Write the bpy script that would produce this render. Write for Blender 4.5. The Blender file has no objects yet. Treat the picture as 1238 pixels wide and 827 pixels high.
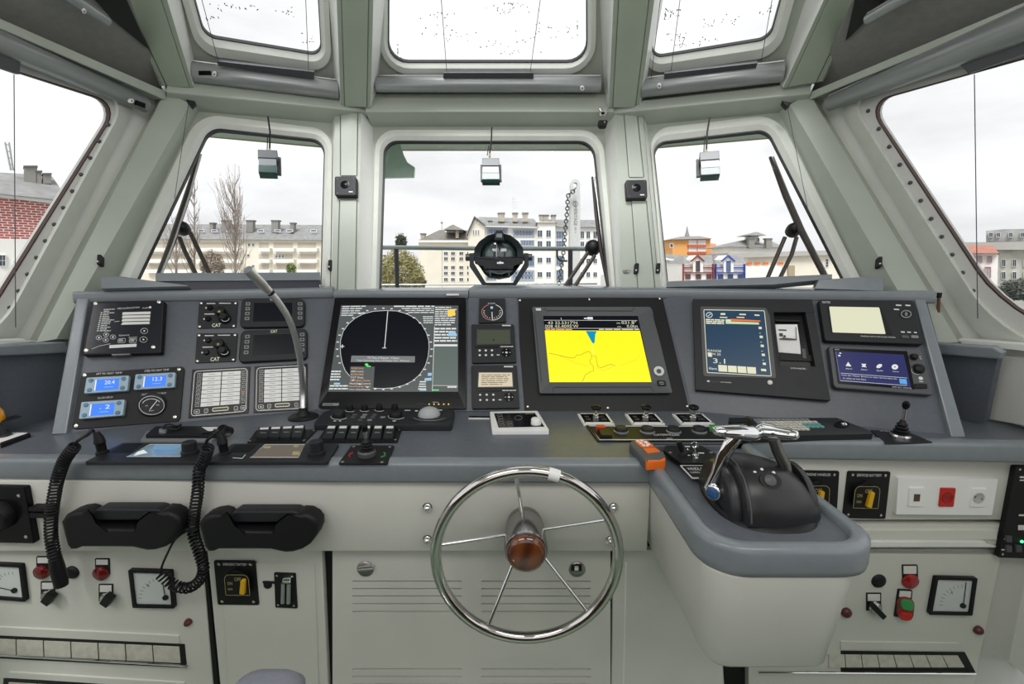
import bpy, math, random
from mathutils import Vector, Matrix
V = Vector
random.seed(7)
scene = bpy.context.scene
COL = scene.collection
# ---------------- camera ----------------
CX, CY, F = 619.0, 413.5, 560.0
TP = 0.165
PITCH = math.atan(TP)
CAM = V((0, 0, 1.65))
cd = bpy.data.cameras.new('camera'); cam = bpy.data.objects.new('camera', cd); COL.objects.link(cam)
cam.location = CAM; cam.rotation_euler = (math.pi / 2 - PITCH, 0, 0)
cd.sensor_fit = 'HORIZONTAL'; cd.sensor_width = 36; cd.lens = 36 * F / 1238; cd.clip_start = 0.02; cd.clip_end = 2000
scene.camera = cam
# ---------------- colour management ----------------
vs = scene.view_settings
vs.view_transform = 'Standard'; vs.look = 'None'; vs.gamma = 1; vs.use_curve_mapping = False
vs.exposure = 0.2
scene.cycles.max_bounces = 8; scene.cycles.transparent_max_bounces = 16
scene.cycles.sample_clamp_indirect = 4.0
scene.cycles.caustics_reflective = False; scene.cycles.caustics_refractive = False
# ---------------- sky: bright overcast with soft grey cloud ----------------
w = bpy.data.worlds.new('overcast_sky'); scene.world = w; w.use_nodes = True
nt = w.node_tree; nt.nodes.clear()
wo = nt.nodes.new('ShaderNodeOutputWorld'); bg = nt.nodes.new('ShaderNodeBackground')
tc = nt.nodes.new('ShaderNodeTexCoord'); mp = nt.nodes.new('ShaderNodeMapping'); nz = nt.nodes.new('ShaderNodeTexNoise'); cr = nt.nodes.new('ShaderNodeValToRGB')
mp.inputs['Scale'].default_value = (1.0, 1.0, 3.2); mp.inputs['Location'].default_value = (0.6, 0.2, 0.1)
nz.inputs['Scale'].default_value = 2.3; nz.inputs['Detail'].default_value = 5; nz.inputs['Roughness'].default_value = 0.5
cr.color_ramp.elements[0].position = 0.30; cr.color_ramp.elements[0].color = (0.66, 0.67, 0.69, 1)
cr.color_ramp.elements[1].position = 0.56; cr.color_ramp.elements[1].color = (0.93, 0.93, 0.945, 1)
nt.links.new(tc.outputs['Generated'], mp.inputs[0]); nt.links.new(mp.outputs[0], nz.inputs[0]); nt.links.new(nz.outputs[0], cr.inputs[0])
nt.links.new(cr.outputs[0], bg.inputs[0]); nt.links.new(bg.outputs[0], wo.inputs[0]); bg.inputs[1].default_value = 1.02
# ---------------- veiled sun behind the viewer ----------------
sl = bpy.data.lights.new('veiled_sun', 'SUN'); sl.energy = 2.7; sl.angle = math.radians(25); so = bpy.data.objects.new('veiled_sun', sl); COL.objects.link(so); so.rotation_euler = (math.radians(35), 0, math.radians(-12))
# ---------------- cabin fill lights, added unseen behind the viewer ----------------
def area(name, loc, size, power, rot, colr=(1, 0.98, 0.93)):
    l = bpy.data.lights.new(name, 'AREA'); l.shape = 'RECTANGLE'; l.size, l.size_y = size; l.energy = power; l.color = colr
    o = bpy.data.objects.new(name, l); COL.objects.link(o); o.location = loc; o.rotation_euler = rot; return o
area('interior_fill_light', (-0.9, 0.0, 2.9), (1.3, 0.9), 14, (math.radians(32), 0, 0))
area('interior_fill_light', (0.9, 0.0, 2.9), (1.3, 0.9), 14, (math.radians(32), 0, 0))

# ---------------- geometry helpers ----------------
Fv = V((0, math.cos(PITCH), -math.sin(PITCH))); Uv = V((0, math.sin(PITCH), math.cos(PITCH))); Rv = V((1, 0, 0))
def ray(px, py): return Fv + Rv * ((px - CX) / F) + Uv * ((CY - py) / F)
def atY(px, py, Y): r = ray(px, py); return CAM + r * (Y / r.y)
def atZ(px, py, z): r = ray(px, py); return CAM + r * ((z - CAM.z) / r.z)
def proj(p):
    d = V(p) - CAM; k = d.dot(Fv); return (CX + F * d.x / k, CY - F * d.dot(Uv) / k)
class Plane:
    def __init__(s, p0, n):
        s.p0 = V(p0); s.n = V(n).normalized()
        if s.n.dot(CAM - s.p0) < 0: s.n = -s.n
        s.ux = V((1, 0, 0)) if abs(s.n.x) < 0.8 else V((0, 1, 0))
        s.ux = (s.ux - s.n * s.ux.dot(s.n)).normalized(); s.uy = s.n.cross(s.ux).normalized()
    def pt(s, px, py, h=0.0):
        r = ray(px, py); t = ((s.p0 + s.n * h) - CAM).dot(s.n) / r.dot(s.n); return CAM + r * t
    def off(s, h): return Plane(s.p0 + s.n * h, s.n)
    def ppm(s, px, py, h=0):            # metres per pixel, rough
        return (s.pt(px + 1, py, h) - s.pt(px, py, h)).length
def plane3(a, b, c): a, b, c = V(a), V(b), V(c); return Plane(a, (b - a).cross(c - a))

def rq(c, r=0, n=5):
    """rounded quad outline in pixels; c = TL,TR,BR,BL"""
    out = []
    m = len(c)
    for i in range(m):
        p = V(c[i]).to_2d(); a = V(c[i - 1]).to_2d(); b = V(c[(i + 1) % m]).to_2d()
        ri = r[i] if isinstance(r, (list, tuple)) else r
        if ri <= 0: ri = 0.01
        da = (a - p); db = (b - p)
        ra = min(ri, da.length * .49); rb = min(ri, db.length * .49)
        p1 = p + da.normalized() * ra; p2 = p + db.normalized() * rb
        for k in range(n + 1):
            t = k / n
            # quarter-ellipse like blend
            q = (1 - t) ** 2 * p1 + 2 * t * (1 - t) * p + t * t * p2
            mid = p1 + p2 - p
            th = t * math.pi / 2
            q = mid + (p1 - mid) * math.cos(th) + (p2 - mid) * math.sin(th)
            out.append((q.x, q.y))
    return out
def rect(x0, y0, x1, y1): return [(x0, y0), (x1, y0), (x1, y1), (x0, y1)]
def bil(c, u, v):
    (ax, ay), (bx, by), (cx, cy), (dx, dy) = c
    return ((1 - v) * ((1 - u) * ax + u * bx) + v * ((1 - u) * dx + u * cx), (1 - v) * ((1 - u) * ay + u * by) + v * ((1 - u) * dy + u * cy))
def sub(c, u0, v0, u1, v1): return [bil(c, u0, v0), bil(c, u1, v0), bil(c, u1, v1), bil(c, u0, v1)]
def offset_poly(pts, n, d):
    """inset a roughly convex planar polygon by d (metres)"""
    m = len(pts); cen = sum(pts, V((0, 0, 0))) / m; out = []
    for i in range(m):
        p = pts[i]; a = pts[i - 1]; b = pts[(i + 1) % m]
        e = (b - a)
        if e.length < 1e-9: out.append(p.copy()); continue
        e.normalize(); w_ = n.cross(e)
        if w_.dot(cen - p) < 0: w_ = -w_
        e1 = (p - a); e2 = (b - p)
        k = 1.0
        if e1.length > 1e-7 and e2.length > 1e-7:
            c = max(-1, min(1, e1.normalized().dot(e2.normalized()))); k = 1 / max(0.5, math.sqrt((1 + c) / 2))
        out.append(p + w_ * d * k)
    return out

class MB:
    def __init__(s): s.v = []; s.f = []; s.m = []; s.mats = []
    def mi(s, mat):
        if mat not in s.mats: s.mats.append(mat)
        return s.mats.index(mat)
    def add(s, vs_, fs, mat):
        o = len(s.v); s.v += [V(x) for x in vs_]; k = s.mi(mat)
        for f in fs: s.f.append([o + i for i in f]); s.m.append(k)
    def poly(s, pts, mat): s.add(pts, [list(range(len(pts)))], mat)
    def loft(s, rings, mat, cap0=True, cap1=True, closed=True):
        n = len(rings[0]); vs_ = [p for r in rings for p in r]; fs = []
        for k in range(len(rings) - 1):
            for i in range(n if closed else n - 1):
                j = (i + 1) % n; fs.append([k * n + i, k * n + j, (k + 1) * n + j, (k + 1) * n + i])
        if cap0: fs.append(list(range(n))[::-1])
        if cap1: fs.append([(len(rings) - 1) * n + i for i in range(n)])
        s.add(vs_, fs, mat)
    def slab(s, pl, out, h0, h1, mat, bev=0.0):
        top = [pl.pt(x, y, h1) for x, y in out]
        base = [p - pl.n * (h1 - h0) for p in top]
        if bev > 0:
            mid = [p - pl.n * bev for p in top]; mid2 = [p - pl.n * bev * .3 for p in offset_poly(top, pl.n, bev * .3)]
            ins = offset_poly(top, pl.n, bev); ins2 = offset_poly(top, pl.n, bev * 1.35)
            s.loft([base, mid, mid2, ins, ins2], mat)
        else: s.loft([base, top], mat)
    def ring(s, pl, outer, inner, h0, h1, mat, h1i=None):
        """ring between two outlines with equal counts; front at h1 (outer) / h1i (inner edge)"""
        if h1i is None: h1i = h1
        ot = [pl.pt(x, y, h1) for x, y in outer]; it = [pl.pt(x, y, h1i) for x, y in inner]
        ob = [p - pl.n * (h1 - h0) for p in ot]; ib = [p - pl.n * (h1i - h0) for p in it]
        s.loft([ib, it, ot, ob, ib], mat, False, False)
    def frust(s, pl, top, h1, base, h0, mat):
        s.loft([[pl.pt(x, y, h0) for x, y in base], [pl.pt(x, y, h1) for x, y in top]], mat)
    def flat(s, pl, out, h, mat): s.poly([pl.pt(x, y, h) for x, y in out], mat)
    def line(s, pl, pts, wpx, h, mat, closed=False):
        """flat ribbon drawn on a plane, width in pixels"""
        P = [V(p).to_2d() for p in pts]
        if closed: P = P + [P[0]]
        L = []; R = []
        for i, p in enumerate(P):
            a = P[i - 1] if i > 0 else (P[-2] if closed else p); b = P[i + 1] if i < len(P) - 1 else (P[1] if closed else p)
            d = (b - a)
            if d.length < 1e-6: d = V((1, 0)).to_2d()
            d.normalize(); n = V((-d.y, d.x)).to_2d() * wpx / 2
            L.append(p + n); R.append(p - n)
        pts3 = [pl.pt(q.x, q.y, h) for q in L] + [pl.pt(q.x, q.y, h) for q in R]; m = len(P)
        s.add(pts3, [[i, i + 1, m + i + 1, m + i] for i in range(m - 1)], mat)
    def box(s, c, size, mat, rot=None, bev=0):
        c = V(c); R = rot or Matrix.Identity(3); x, y, z = [k / 2 for k in size]
        if bev <= 0:
            P = [c + R @ V((sx * x, sy * y, sz * z)) for sx in (-1, 1) for sy in (-1, 1) for sz in (-1, 1)]
            s.add(P, [[0, 1, 3, 2], [4, 6, 7, 5], [0, 4, 5, 1], [2, 3, 7, 6], [0, 2, 6, 4], [1, 5, 7, 3]], mat)
        else:
            def rr(hx, hy, zz, r):
                o = []
                for (sx, sy, a0) in ((1, 1, 0), (-1, 1, 90), (-1, -1, 180), (1, -1, 270)):
                    for k in range(4):
                        a = math.radians(a0 + k * 30); o.append(c + R @ V((sx * (hx - r) + r * math.cos(a), sy * (hy - r) + r * math.sin(a), zz)))
                return o
            b = min(bev, x * .95, y * .95, z * .95)
            s.loft([rr(x - b, y - b, -z, b * .4), rr(x - b * .3, y - b * .3, -z + b * .3, b), rr(x, y, -z + b, b), rr(x, y, z - b, b), rr(x - b * .3, y - b * .3, z - b * .3, b), rr(x - b, y - b, z, b * .4)], mat)
    def tube(s, path, r, mat, seg=8, caps=True, closed=False):
        P = [V(p) for p in path]; n = len(P); rr = r if isinstance(r, (list, tuple)) else [r] * n
        rings = []; up = None
        for i in range(n):
            a = P[i - 1] if (i > 0 or closed) else P[i]; b = P[(i + 1) % n] if (i < n - 1 or closed) else P[i]
            t = (b - a)
            if t.length < 1e-9: t = V((0, 0, 1))
            t.normalize()
            if up is None: up = t.orthogonal().normalized()
            up = (up - t * up.dot(t))
            if up.length < 1e-6: up = t.orthogonal()
            up.normalize(); sd = t.cross(up)
            rings.append([P[i] + (up * math.cos(2 * math.pi * k / seg) + sd * math.sin(2 * math.pi * k / seg)) * rr[i] for k in range(seg)])
        if closed: rings.append(rings[0])
        s.loft(rings, mat, caps and not closed, caps and not closed)
    def lathe(s, o, ax, prof, mat, seg=16, cap0=True, cap1=True):
        o = V(o); ax = V(ax).normalized(); u = ax.orthogonal().normalized(); w_ = ax.cross(u)
        s.loft([[o + ax * h + (u * math.cos(2 * math.pi * k / seg) + w_ * math.sin(2 * math.pi * k / seg)) * max(r, 1e-5) for k in range(seg)] for r, h in prof], mat, cap0, cap1)
    def knob(s, pl, px, py, prof, mat, seg=14, h0=0):
        s.lathe(pl.pt(px, py, h0), pl.n, prof, mat, seg)
    def ball(s, c, r, mat, seg=12):
        s.lathe(V(c) - V((0, 0, r)), (0, 0, 1), [(r * math.sin(math.pi * k / 8), r - r * math.cos(math.pi * k / 8)) for k in range(9)], mat, seg)
    def text(s, pl, st, quad, h, mat):
        vs_, fs = text_geo(st)
        s.add([pl.pt(*bil(quad, x, 1 - y), h) for x, y in vs_], fs, mat)
    def build(s, name, parent=None, smooth=35):
        me = bpy.data.meshes.new(name)
        off = parent_world(parent) if parent else (root_of(s.v))
        me.from_pydata([v - off for v in s.v], [], s.f)
        for m_ in s.mats: me.materials.append(m_)
        me.polygons.foreach_set('material_index', s.m)
        import bmesh
        bm = bmesh.new(); bm.from_mesh(me); bmesh.ops.recalc_face_normals(bm, faces=bm.faces[:]); bm.to_mesh(me); bm.free()
        if smooth:
            me.polygons.foreach_set('use_smooth', [True] * len(me.polygons)); me.set_sharp_from_angle(angle=math.radians(smooth))
        me.update()
        o = bpy.data.objects.new(name, me); COL.objects.link(o)
        if parent: o.parent = parent
        else: o.location = off
        WORLD[o.name] = off
        return o
WORLD = {}
def parent_world(p): return WORLD[p.name]
def root_of(vs_):
    n = len(vs_); return V((sum(v.x for v in vs_) / n, sum(v.y for v in vs_) / n, min(v.z for v in vs_)))
_tc = {}
def text_geo(st):
    if st in _tc: return _tc[st]
    c = bpy.data.curves.new('t', 'FONT'); c.body = st; c.resolution_u = 2
    o = bpy.data.objects.new('t', c); COL.objects.link(o)
    dg = bpy.context.evaluated_depsgraph_get(); me = o.evaluated_get(dg).to_mesh()
    vv = [(v.co.x, v.co.y) for v in me.vertices]; ff = [list(p.vertices) for p in me.polygons]
    o.evaluated_get(dg).to_mesh_clear(); bpy.data.objects.remove(o); bpy.data.curves.remove(c)
    xs = [a for a, b in vv]; ys = [b for a, b in vv]; x0, x1, y0, y1 = min(xs), max(xs), min(ys), max(ys)
    vv = [((a - x0) / (x1 - x0 + 1e-9), (b - y0) / (y1 - y0 + 1e-9)) for a, b in vv]
    _tc[st] = (vv, ff); return _tc[st]

def tag(o, label=None, cat=None, group=None, kind=None):
    if label: o['label'] = label
    if cat: o['category'] = cat
    if group: o['group'] = group
    if kind: o['kind'] = kind
    return o
def thing(name, loc, label, cat, group=None):
    o = bpy.data.objects.new(name, None); COL.objects.link(o); o.location = loc; o.empty_display_size = .05
    WORLD[o.name] = V(loc); tag(o, label, cat, group); return o
def copy_thing(root, loc, rot=None, label=None, group=None):
    r = root.copy(); COL.objects.link(r); r.location = loc
    if rot is not None: r.rotation_euler = rot
    if label: r['label'] = label
    if group: r['group'] = group
    for ch in list(root.children):
        c = ch.copy(); COL.objects.link(c); c.parent = r
        for g in list(ch.children):
            d = g.copy(); COL.objects.link(d); d.parent = c
    return r

# ---------------- materials ----------------
def mat(name, col, rough=.5, metal=0.0, noise=0.0, nscale=20, bump=0.0, bscale=200, emit=None, es=1.0, coat=0.0, spec=.5):
    m = bpy.data.materials.new(name); m.use_nodes = True; t = m.node_tree; b = t.nodes['Principled BSDF']
    c4 = (*col, 1) if len(col) == 3 else col
    b.inputs['Base Color'].default_value = c4; b.inputs['Roughness'].default_value = rough; b.inputs['Metallic'].default_value = metal
    b.inputs['Specular IOR Level'].default_value = spec; b.inputs['Coat Weight'].default_value = coat
    tcn = None
    if noise > 0 or bump > 0:
        tcn = t.nodes.new('ShaderNodeTexCoord')
    if noise > 0:
        n = t.nodes.new('ShaderNodeTexNoise'); n.inputs['Scale'].default_value = nscale; n.inputs['Detail'].default_value = 6
        r = t.nodes.new('ShaderNodeValToRGB'); r.color_ramp.elements[0].position = .3; r.color_ramp.elements[1].position = .7
        r.color_ramp.elements[0].color = tuple(x * (1 - noise) for x in c4[:3]) + (1,)
        r.color_ramp.elements[1].color = tuple(min(1, x * (1 + noise * .5)) for x in c4[:3]) + (1,)
        t.links.new(tcn.outputs['Object'], n.inputs['Vector']); t.links.new(n.outputs[0], r.inputs[0]); t.links.new(r.outputs[0], b.inputs['Base Color'])
    if bump > 0:
        n2 = t.nodes.new('ShaderNodeTexNoise'); n2.inputs['Scale'].default_value = bscale; n2.inputs['Detail'].default_value = 3
        bp = t.nodes.new('ShaderNodeBump'); bp.inputs['Strength'].default_value = bump; bp.inputs['Distance'].default_value = .002
        t.links.new(tcn.outputs['Object'], n2.inputs['Vector']); t.links.new(n2.outputs[0], bp.inputs['Height']); t.links.new(bp.outputs[0], b.inputs['Normal'])
    if emit:
        b.inputs['Emission Color'].default_value = (*emit, 1); b.inputs['Emission Strength'].default_value = es
    return m
def glass_mat(name, tint=(1, 1, 1), refl=.05, drops=False):
    m = bpy.data.materials.new(name); m.use_nodes = True; t = m.node_tree; t.nodes.clear()
    o = t.nodes.new('ShaderNodeOutputMaterial'); mx = t.nodes.new('ShaderNodeMixShader'); tr = t.nodes.new('ShaderNodeBsdfTransparent'); gl = t.nodes.new('ShaderNodeBsdfGlossy')
    tr.inputs[0].default_value = (*tint, 1); gl.inputs['Roughness'].default_value = .02; mx.inputs[0].default_value = refl
    t.links.new(tr.outputs[0], mx.inputs[1]); t.links.new(gl.outputs[0], mx.inputs[2]); t.links.new(mx.outputs[0], o.inputs[0])
    return m
M = {}
M['paint'] = mat('painted_metal', (.42, .455, .395), .38, noise=.06, nscale=5)
M['paint_green'] = mat('beam_paint_deck_bounce', (.32, .375, .295), .42, noise=.07, nscale=6)  # green deck bounce on the beam undersides is put into this colour
M['paint_white'] = mat('light_paint', (.80, .81, .77), .35, noise=.05, nscale=6)
M['frame'] = mat('window_frame', (.68, .70, .645), .32, noise=.05, nscale=12)
M['gasket'] = mat('rubber_gasket', (.012, .012, .013), .5)
M['gasket_brown'] = mat('sealant', (.05, .022, .015), .6)
M['cabinet'] = mat('cabinet_paint', (.66, .655, .60), .35, noise=.05, nscale=4)
M['cream'] = mat('cabin_lining', (.58, .58, .55), .5, noise=.04, nscale=5)
M['ceiling'] = mat('ceiling_vinyl', (.26, .255, .24), .8, noise=.1, nscale=30, bump=.2)
M['console'] = mat('console_laminate', (.100, .111, .131), .34, noise=.08, nscale=60, bump=.08, bscale=500)
M['worktop'] = mat('worktop_laminate', (.125, .138, .158), .34, noise=.10, nscale=40, bump=.06, bscale=400, spec=.35)
M['lip'] = mat('worktop_edge', (.21, .235, .255), .22, noise=.05, nscale=30)
M['navy'] = mat('dark_navy', (.02, .022, .04), .35)
M['tube'] = mat('blind_cassette', (.30, .315, .315), .30, .35)
M['tube_dark'] = mat('blind_bar', (.075, .08, .085), .4, .4)
M['black'] = mat('black_plastic', (.008, .008, .009), .42, bump=.1, bscale=600, spec=.3)
M['blackgloss'] = mat('black_gloss', (.005, .005, .007), .22, spec=.22)
M['rubber'] = mat('black_rubber', (.006, .006, .007), .5, spec=.35)
M['charcoal'] = mat('charcoal_plastic', (.020, .021, .024), .42, bump=.1, bscale=500, spec=.28)
M['graphite'] = mat('graphite_plastic', (.075, .078, .085), .42, bump=.08, bscale=500)
M['grey'] = mat('grey_plastic', (.22, .23, .24), .4)
M['white'] = mat('white_plastic', (.88, .88, .86), .35)
M['print'] = mat('white_print', (.75, .75, .72), .5)
M['steel'] = mat('brushed_steel', (.55, .54, .52), .22, 1.0)
M['chrome'] = mat('chrome', (.80, .80, .80), .05, 1.0)
M['brass'] = mat('nickel_screw', (.75, .70, .58), .25, 1.0)
M['glass'] = glass_mat('window_glass', (.985, .99, .985), .0012)
M['aluminium'] = mat('aluminium', (.45, .46, .45), .35, .8)
M['red'] = mat('red_plastic', (.55, .015, .01), .3)
M['darkred'] = mat('dark_red', (.12, .005, .006), .25)
M['green'] = mat('green_plastic', (.04, .30, .08), .3)
M['yellow'] = mat('yellow_plastic', (.75, .42, .01), .4)
M['orange'] = mat('orange_plastic', (.85, .16, .01), .4)
# ---------------- reference planes of the wheelhouse ----------------
rake = 0.397
CWp = atY(619, 345, 2.55)
CW = plane3(CWp, CWp + V((1, 0, 0)), CWp + V((0, rake, 1)))
def hdir(a, s=1): a = math.radians(a); return V((s * math.cos(a), -math.sin(a), 0))
K1Lt, K1Lb = CW.pt(432, 134), CW.pt(430, 345)
K1Rt, K1Rb = CW.pt(752, 136), CW.pt(762, 345)
LW = plane3(K1Lt, K1Lb, K1Lt + hdir(22, -1)); RW = plane3(K1Rt, K1Rb, K1Rt + hdir(18, 1))
K2Lt, K2Lb = LW.pt(200, 112), LW.pt(44, 414)
K2Rt, K2Rb = RW.pt(978, 114), RW.pt(1159, 414)
def at_z(px, py, z): return atZ(px, py, z)
SL = plane3(K2Lt, K2Lb, at_z(0, 34, K2Lt.z)); SR = plane3(K2Rt, K2Rb, at_z(1238, 12, K2Rt.z))
# upper (sloping) window band
US = math.radians(40)      # slope of the upper band above the horizontal
def upper(p, d):
    d = V(d).normalized(); n2 = V((-d.y, d.x, 0))
    if n2.y < 0: n2 = -n2
    return plane3(p, p + d, p - n2 * math.cos(US) + V((0, 0, math.sin(US))))
CU = upper(K1Lt, (1, 0, 0)); LU = upper(K1Lt, hdir(22, -1)); RU = upper(K1Rt, hdir(18, 1))
# console
ZW = 1.0                                     # worktop height
W0 = Plane((0, 0, ZW), (0, 0, 1))
def tilted(a, b, tilt):                      # panel rising from worktop line a-b, leaning back
    a, b = V(a), V(b); d = (b - a).normalized(); n2 = V((-d.y, d.x, 0))
    if n2.y < 0: n2 = -n2
    return plane3(a, b, a + n2 * math.sin(tilt) + V((0, 0, math.cos(tilt))))
PC = tilted(atZ(500, 497, ZW), atZ(740, 497, ZW), math.radians(31))
PL = tilted(atZ(65, 524, ZW), atZ(385, 495, ZW), math.radians(28))
PR = tilted(atZ(838, 497, ZW), atZ(1168, 527, ZW), math.radians(28))
AP = Plane(atZ(619, 572, ZW) , (0, -1, 0))   # apron front face
# =====================================================================
#  STRUCTURE
# =====================================================================
def struct(o): o['kind'] = 'structure'; return o
def ext(a, b, y):            # extend pixel line a-b to height y
    t = (y - a[1]) / (b[1] - a[1]); return (a[0] + (b[0] - a[0]) * t, y)

def screws(mb, pl, pts, h, r=.004, m=None):
    for x, y in pts:
        if getattr(mb, 'root', None): q = MB(); q.knob(pl, x, y, [(r, 0), (r, .0012), (r * .5, .0022)], m or M['brass'], 8, h); q.build('screw', mb.root)
        else: mb.knob(pl, x, y, [(r, 0), (r, .0012), (r * .5, .0022)], m or M['brass'], 8, h)

# --- windows: frame, gasket, pane -------------------------------------
def window(name, pl, outer, ro, inner, ri, h=.03, paint=None, gask=1.6):
    fo, fi = rq(outer, ro, 6), rq(inner, ri, 6)
    c = V((sum(p[0] for p in fi) / len(fi), sum(p[1] for p in fi) / len(fi)))
    def shrink(o, px):
        out = []
        for p in o:
            d = V(p) - c; out.append(tuple(V(p) - d.normalized() * px))
        return out
    mid = [tuple(V(a) * .45 + V(b) * .55) for a, b in zip(fo, fi)]
    mb = MB(); mb.ring(pl, fo, mid, -.01, h * .75, paint or M['frame'], h); mb.ring(pl, mid, fi, -.02, h, paint or M['frame'], h * .35)
    fr = mb.build('window_frame'); fr.name = name; struct(fr); WORLD[fr.name] = fr.location.copy()
    g = MB(); g.ring(pl, fi, shrink(fi, gask), -.012, h * .35 + .002, M['gasket']); g.build('gasket', fr)
    p = MB(); p.slab(pl, shrink(fi, -2), -.012, -.006, M['glass']); p.build('pane', fr)
    return fr, fo
wc, wco = window('window_1', CW, [(454, 157), (728, 157), (748, 400), (448, 400)], [24, 26, 5, 5], [(464, 170), (718, 170), (742, 400), (457, 400)], [16, 18, 5, 5])
wl, wlo = window('window_2', LW, [(240, 137), (402, 157), (398, 400), (114, 400)], [26, 24, 5, 5], [(253, 154), (393, 169), (387, 400), (136, 400)], [14, 16, 5, 5])
wr, wro = window('window_3', RW, [(785, 156), (940, 138), (1072, 400), (806, 400)], [24, 26, 5, 5], [(789, 172), (928, 156), (1052, 400), (813, 400)], [16, 12, 5, 5])
sc_, sco = window('window_4', CU, [(459, -150), (722, -150), (720, 91), (459, 91)], [2, 2, 40, 40], [(470, -150), (709, -150), (710, 76), (469, 76)], [2, 2, 24, 24], gask=1.2)
sl_, slo = window('window_5', LU, [(178, -140), (392, -140), (401, 88), (240, 66)], [2, 2, 26, 26], [(196, -140), (377, -140), (389, 68), (247, 45)], [2, 2, 14, 14], gask=1.2)
sr_, sro = window('window_6', RU, [(797, -140), (1000, -140), (941, 68), (778, 91)], [2, 2, 26, 26], [(809, -140), (982, -140), (931, 48), (787, 71)], [2, 2, 14, 14], gask=1.2)

def wallring(name, pl, outer, hole, m):
    mb = MB(); mb.ring(pl, rq(outer, 0, 6), hole, -.06, 0, m); return struct(mb.build(name, smooth=20))
wallring('wall_front', CW, [(436, 133), (748, 135), (770, 430), (428, 430)], wco, M['paint'])
wallring('wall_front_left', LW, [(200, 111), (436, 133), (430, 430), (34, 430)], wlo, M['paint'])
wallring('wall_front_right', RW, [(748, 135), (978, 113), (1168, 430), (766, 430)], wro, M['paint'])
wallring('ceiling_front', CU, [(425, -155), (770, -155), (754, 136), (430, 134)], sco, M['paint'])
wallring('ceiling_front_left', LU, [(85, -145), (415, -145), (432, 134), (203, 113)], slo, M['paint'])
wallring('ceiling_front_right', RU, [(780, -145), (1098, -145), (976, 114), (752, 136)], sro, M['paint'])

def specks(fr, pl, quad, n, seed, h=.002, r0=.0034):
    r = random.Random(seed); mb = MB(); cl = [(r.random(), r.random()) for _ in range(max(3, n // 9))]
    for i in range(n):
        u, v = cl[i % len(cl)]; u = min(.97, max(.03, u + r.gauss(0, .06))); v = min(.97, max(.03, v + r.gauss(0, .06))); c = pl.pt(*bil(quad, u, v), h); a = r.random() * 3; s1, s2 = r0 * (.6 + r.random() * 1.4), r0 * (.4 + .4 * r.random())
        mb.poly([c + pl.ux * (s1 * math.cos(k * 1.047) * math.cos(a) - s2 * math.sin(k * 1.047) * math.sin(a)) + pl.uy * (s1 * math.cos(k * 1.047) * math.sin(a) + s2 * math.sin(k * 1.047) * math.cos(a)) for k in range(6)], M['speck'])
    o = mb.build('rain_specks', fr, 0); o['kind'] = 'stuff'
M['speck'] = mat('water_speck', (.12, .12, .12), .3)
specks(sc_, CU, [(474, 2), (705, 2), (705, 72), (474, 72)], 110, 3); specks(sl_, LU, [(236, 2), (376, 2), (384, 60), (256, 46)], 45, 4); specks(sr_, RU, [(802, 2), (938, 2), (928, 48), (795, 62)], 90, 8)
# --- side windows with bolted rings ------------------------------------
def side_window(name, pl, flange, rf, ringo, rr, inner, ri, boltline, nb, sgn):
    fo, fm, fi = rq(flange, rf, 6), rq(ringo, rr, 6), rq(inner, ri, 6)
    mb = MB(); mb.ring(pl, fo, fm, -.02, .02, M['frame'], .05)
    fr = struct(mb.build('window_frame')); fr.name = name; WORLD[fr.name] = fr.location.copy()
    mb = MB(); mb.ring(pl, fm, fi, -.02, .03, M['cream'], .022); mb.build('clamping_ring', fr)
    gi = [tuple(V(p) + (V((sum(a[0] for a in fi) / len(fi), sum(a[1] for a in fi) / len(fi))) - V(p)).normalized() * 2) for p in fi]
    mb = MB(); mb.ring(pl, fi, gi, .004, .024, M['gasket_brown']); mb.build('gasket', fr)
    mb = MB(); mb.slab(pl, fi, .006, .012, M['glass']); mb.build('pane', fr)
    (x0, y0), (x1, y1) = boltline
    proto = None
    for k in range(nb):
        t = k / (nb - 1); x = x0 + (x1 - x0) * t; y = y0 + (y1 - y0) * t
        mb = MB(); mb.knob(pl, x, y, [(.009, 0), (.009, .005), (.005, .009)], M['tube_dark'], 8, .024); mb.build('bolt', fr)
    return fo
fo = side_window('window_7', SL, [(-240, -30), (172, 114), (12, 428), (-240, 510)], [5, 36, 40, 5], [(-240, -18), (155, 119), (-3, 408), (-240, 480)], [5, 32, 44, 5],
                 [(-240, 2), (146, 126), (-22, 396), (-240, 455)], [5, 30, 40, 5], ((130.6, 151), (11, 372)), 12, 1)
wallring('wall_left', SL, [(-245, -75), (200, 112), (44, 450), (-245, 640)], fo, M['paint_white'])
fo = side_window('window_8', SR, [(1006, 118), (1480, -60), (1480, 510), (1190, 426)], [34, 5, 5, 56], [(1024, 119), (1480, -40), (1480, 480), (1206, 404)], [30, 5, 5, 60],
                 [(1046, 124), (1480, 2), (1480, 450), (1218, 386)], [30, 5, 5, 70], ((1050, 134), (1190, 373)), 12, -1)
wallring('wall_right', SR, [(978, 113), (1490, -95), (1490, 640), (1159, 450)], fo, M['paint_white'])

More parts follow.
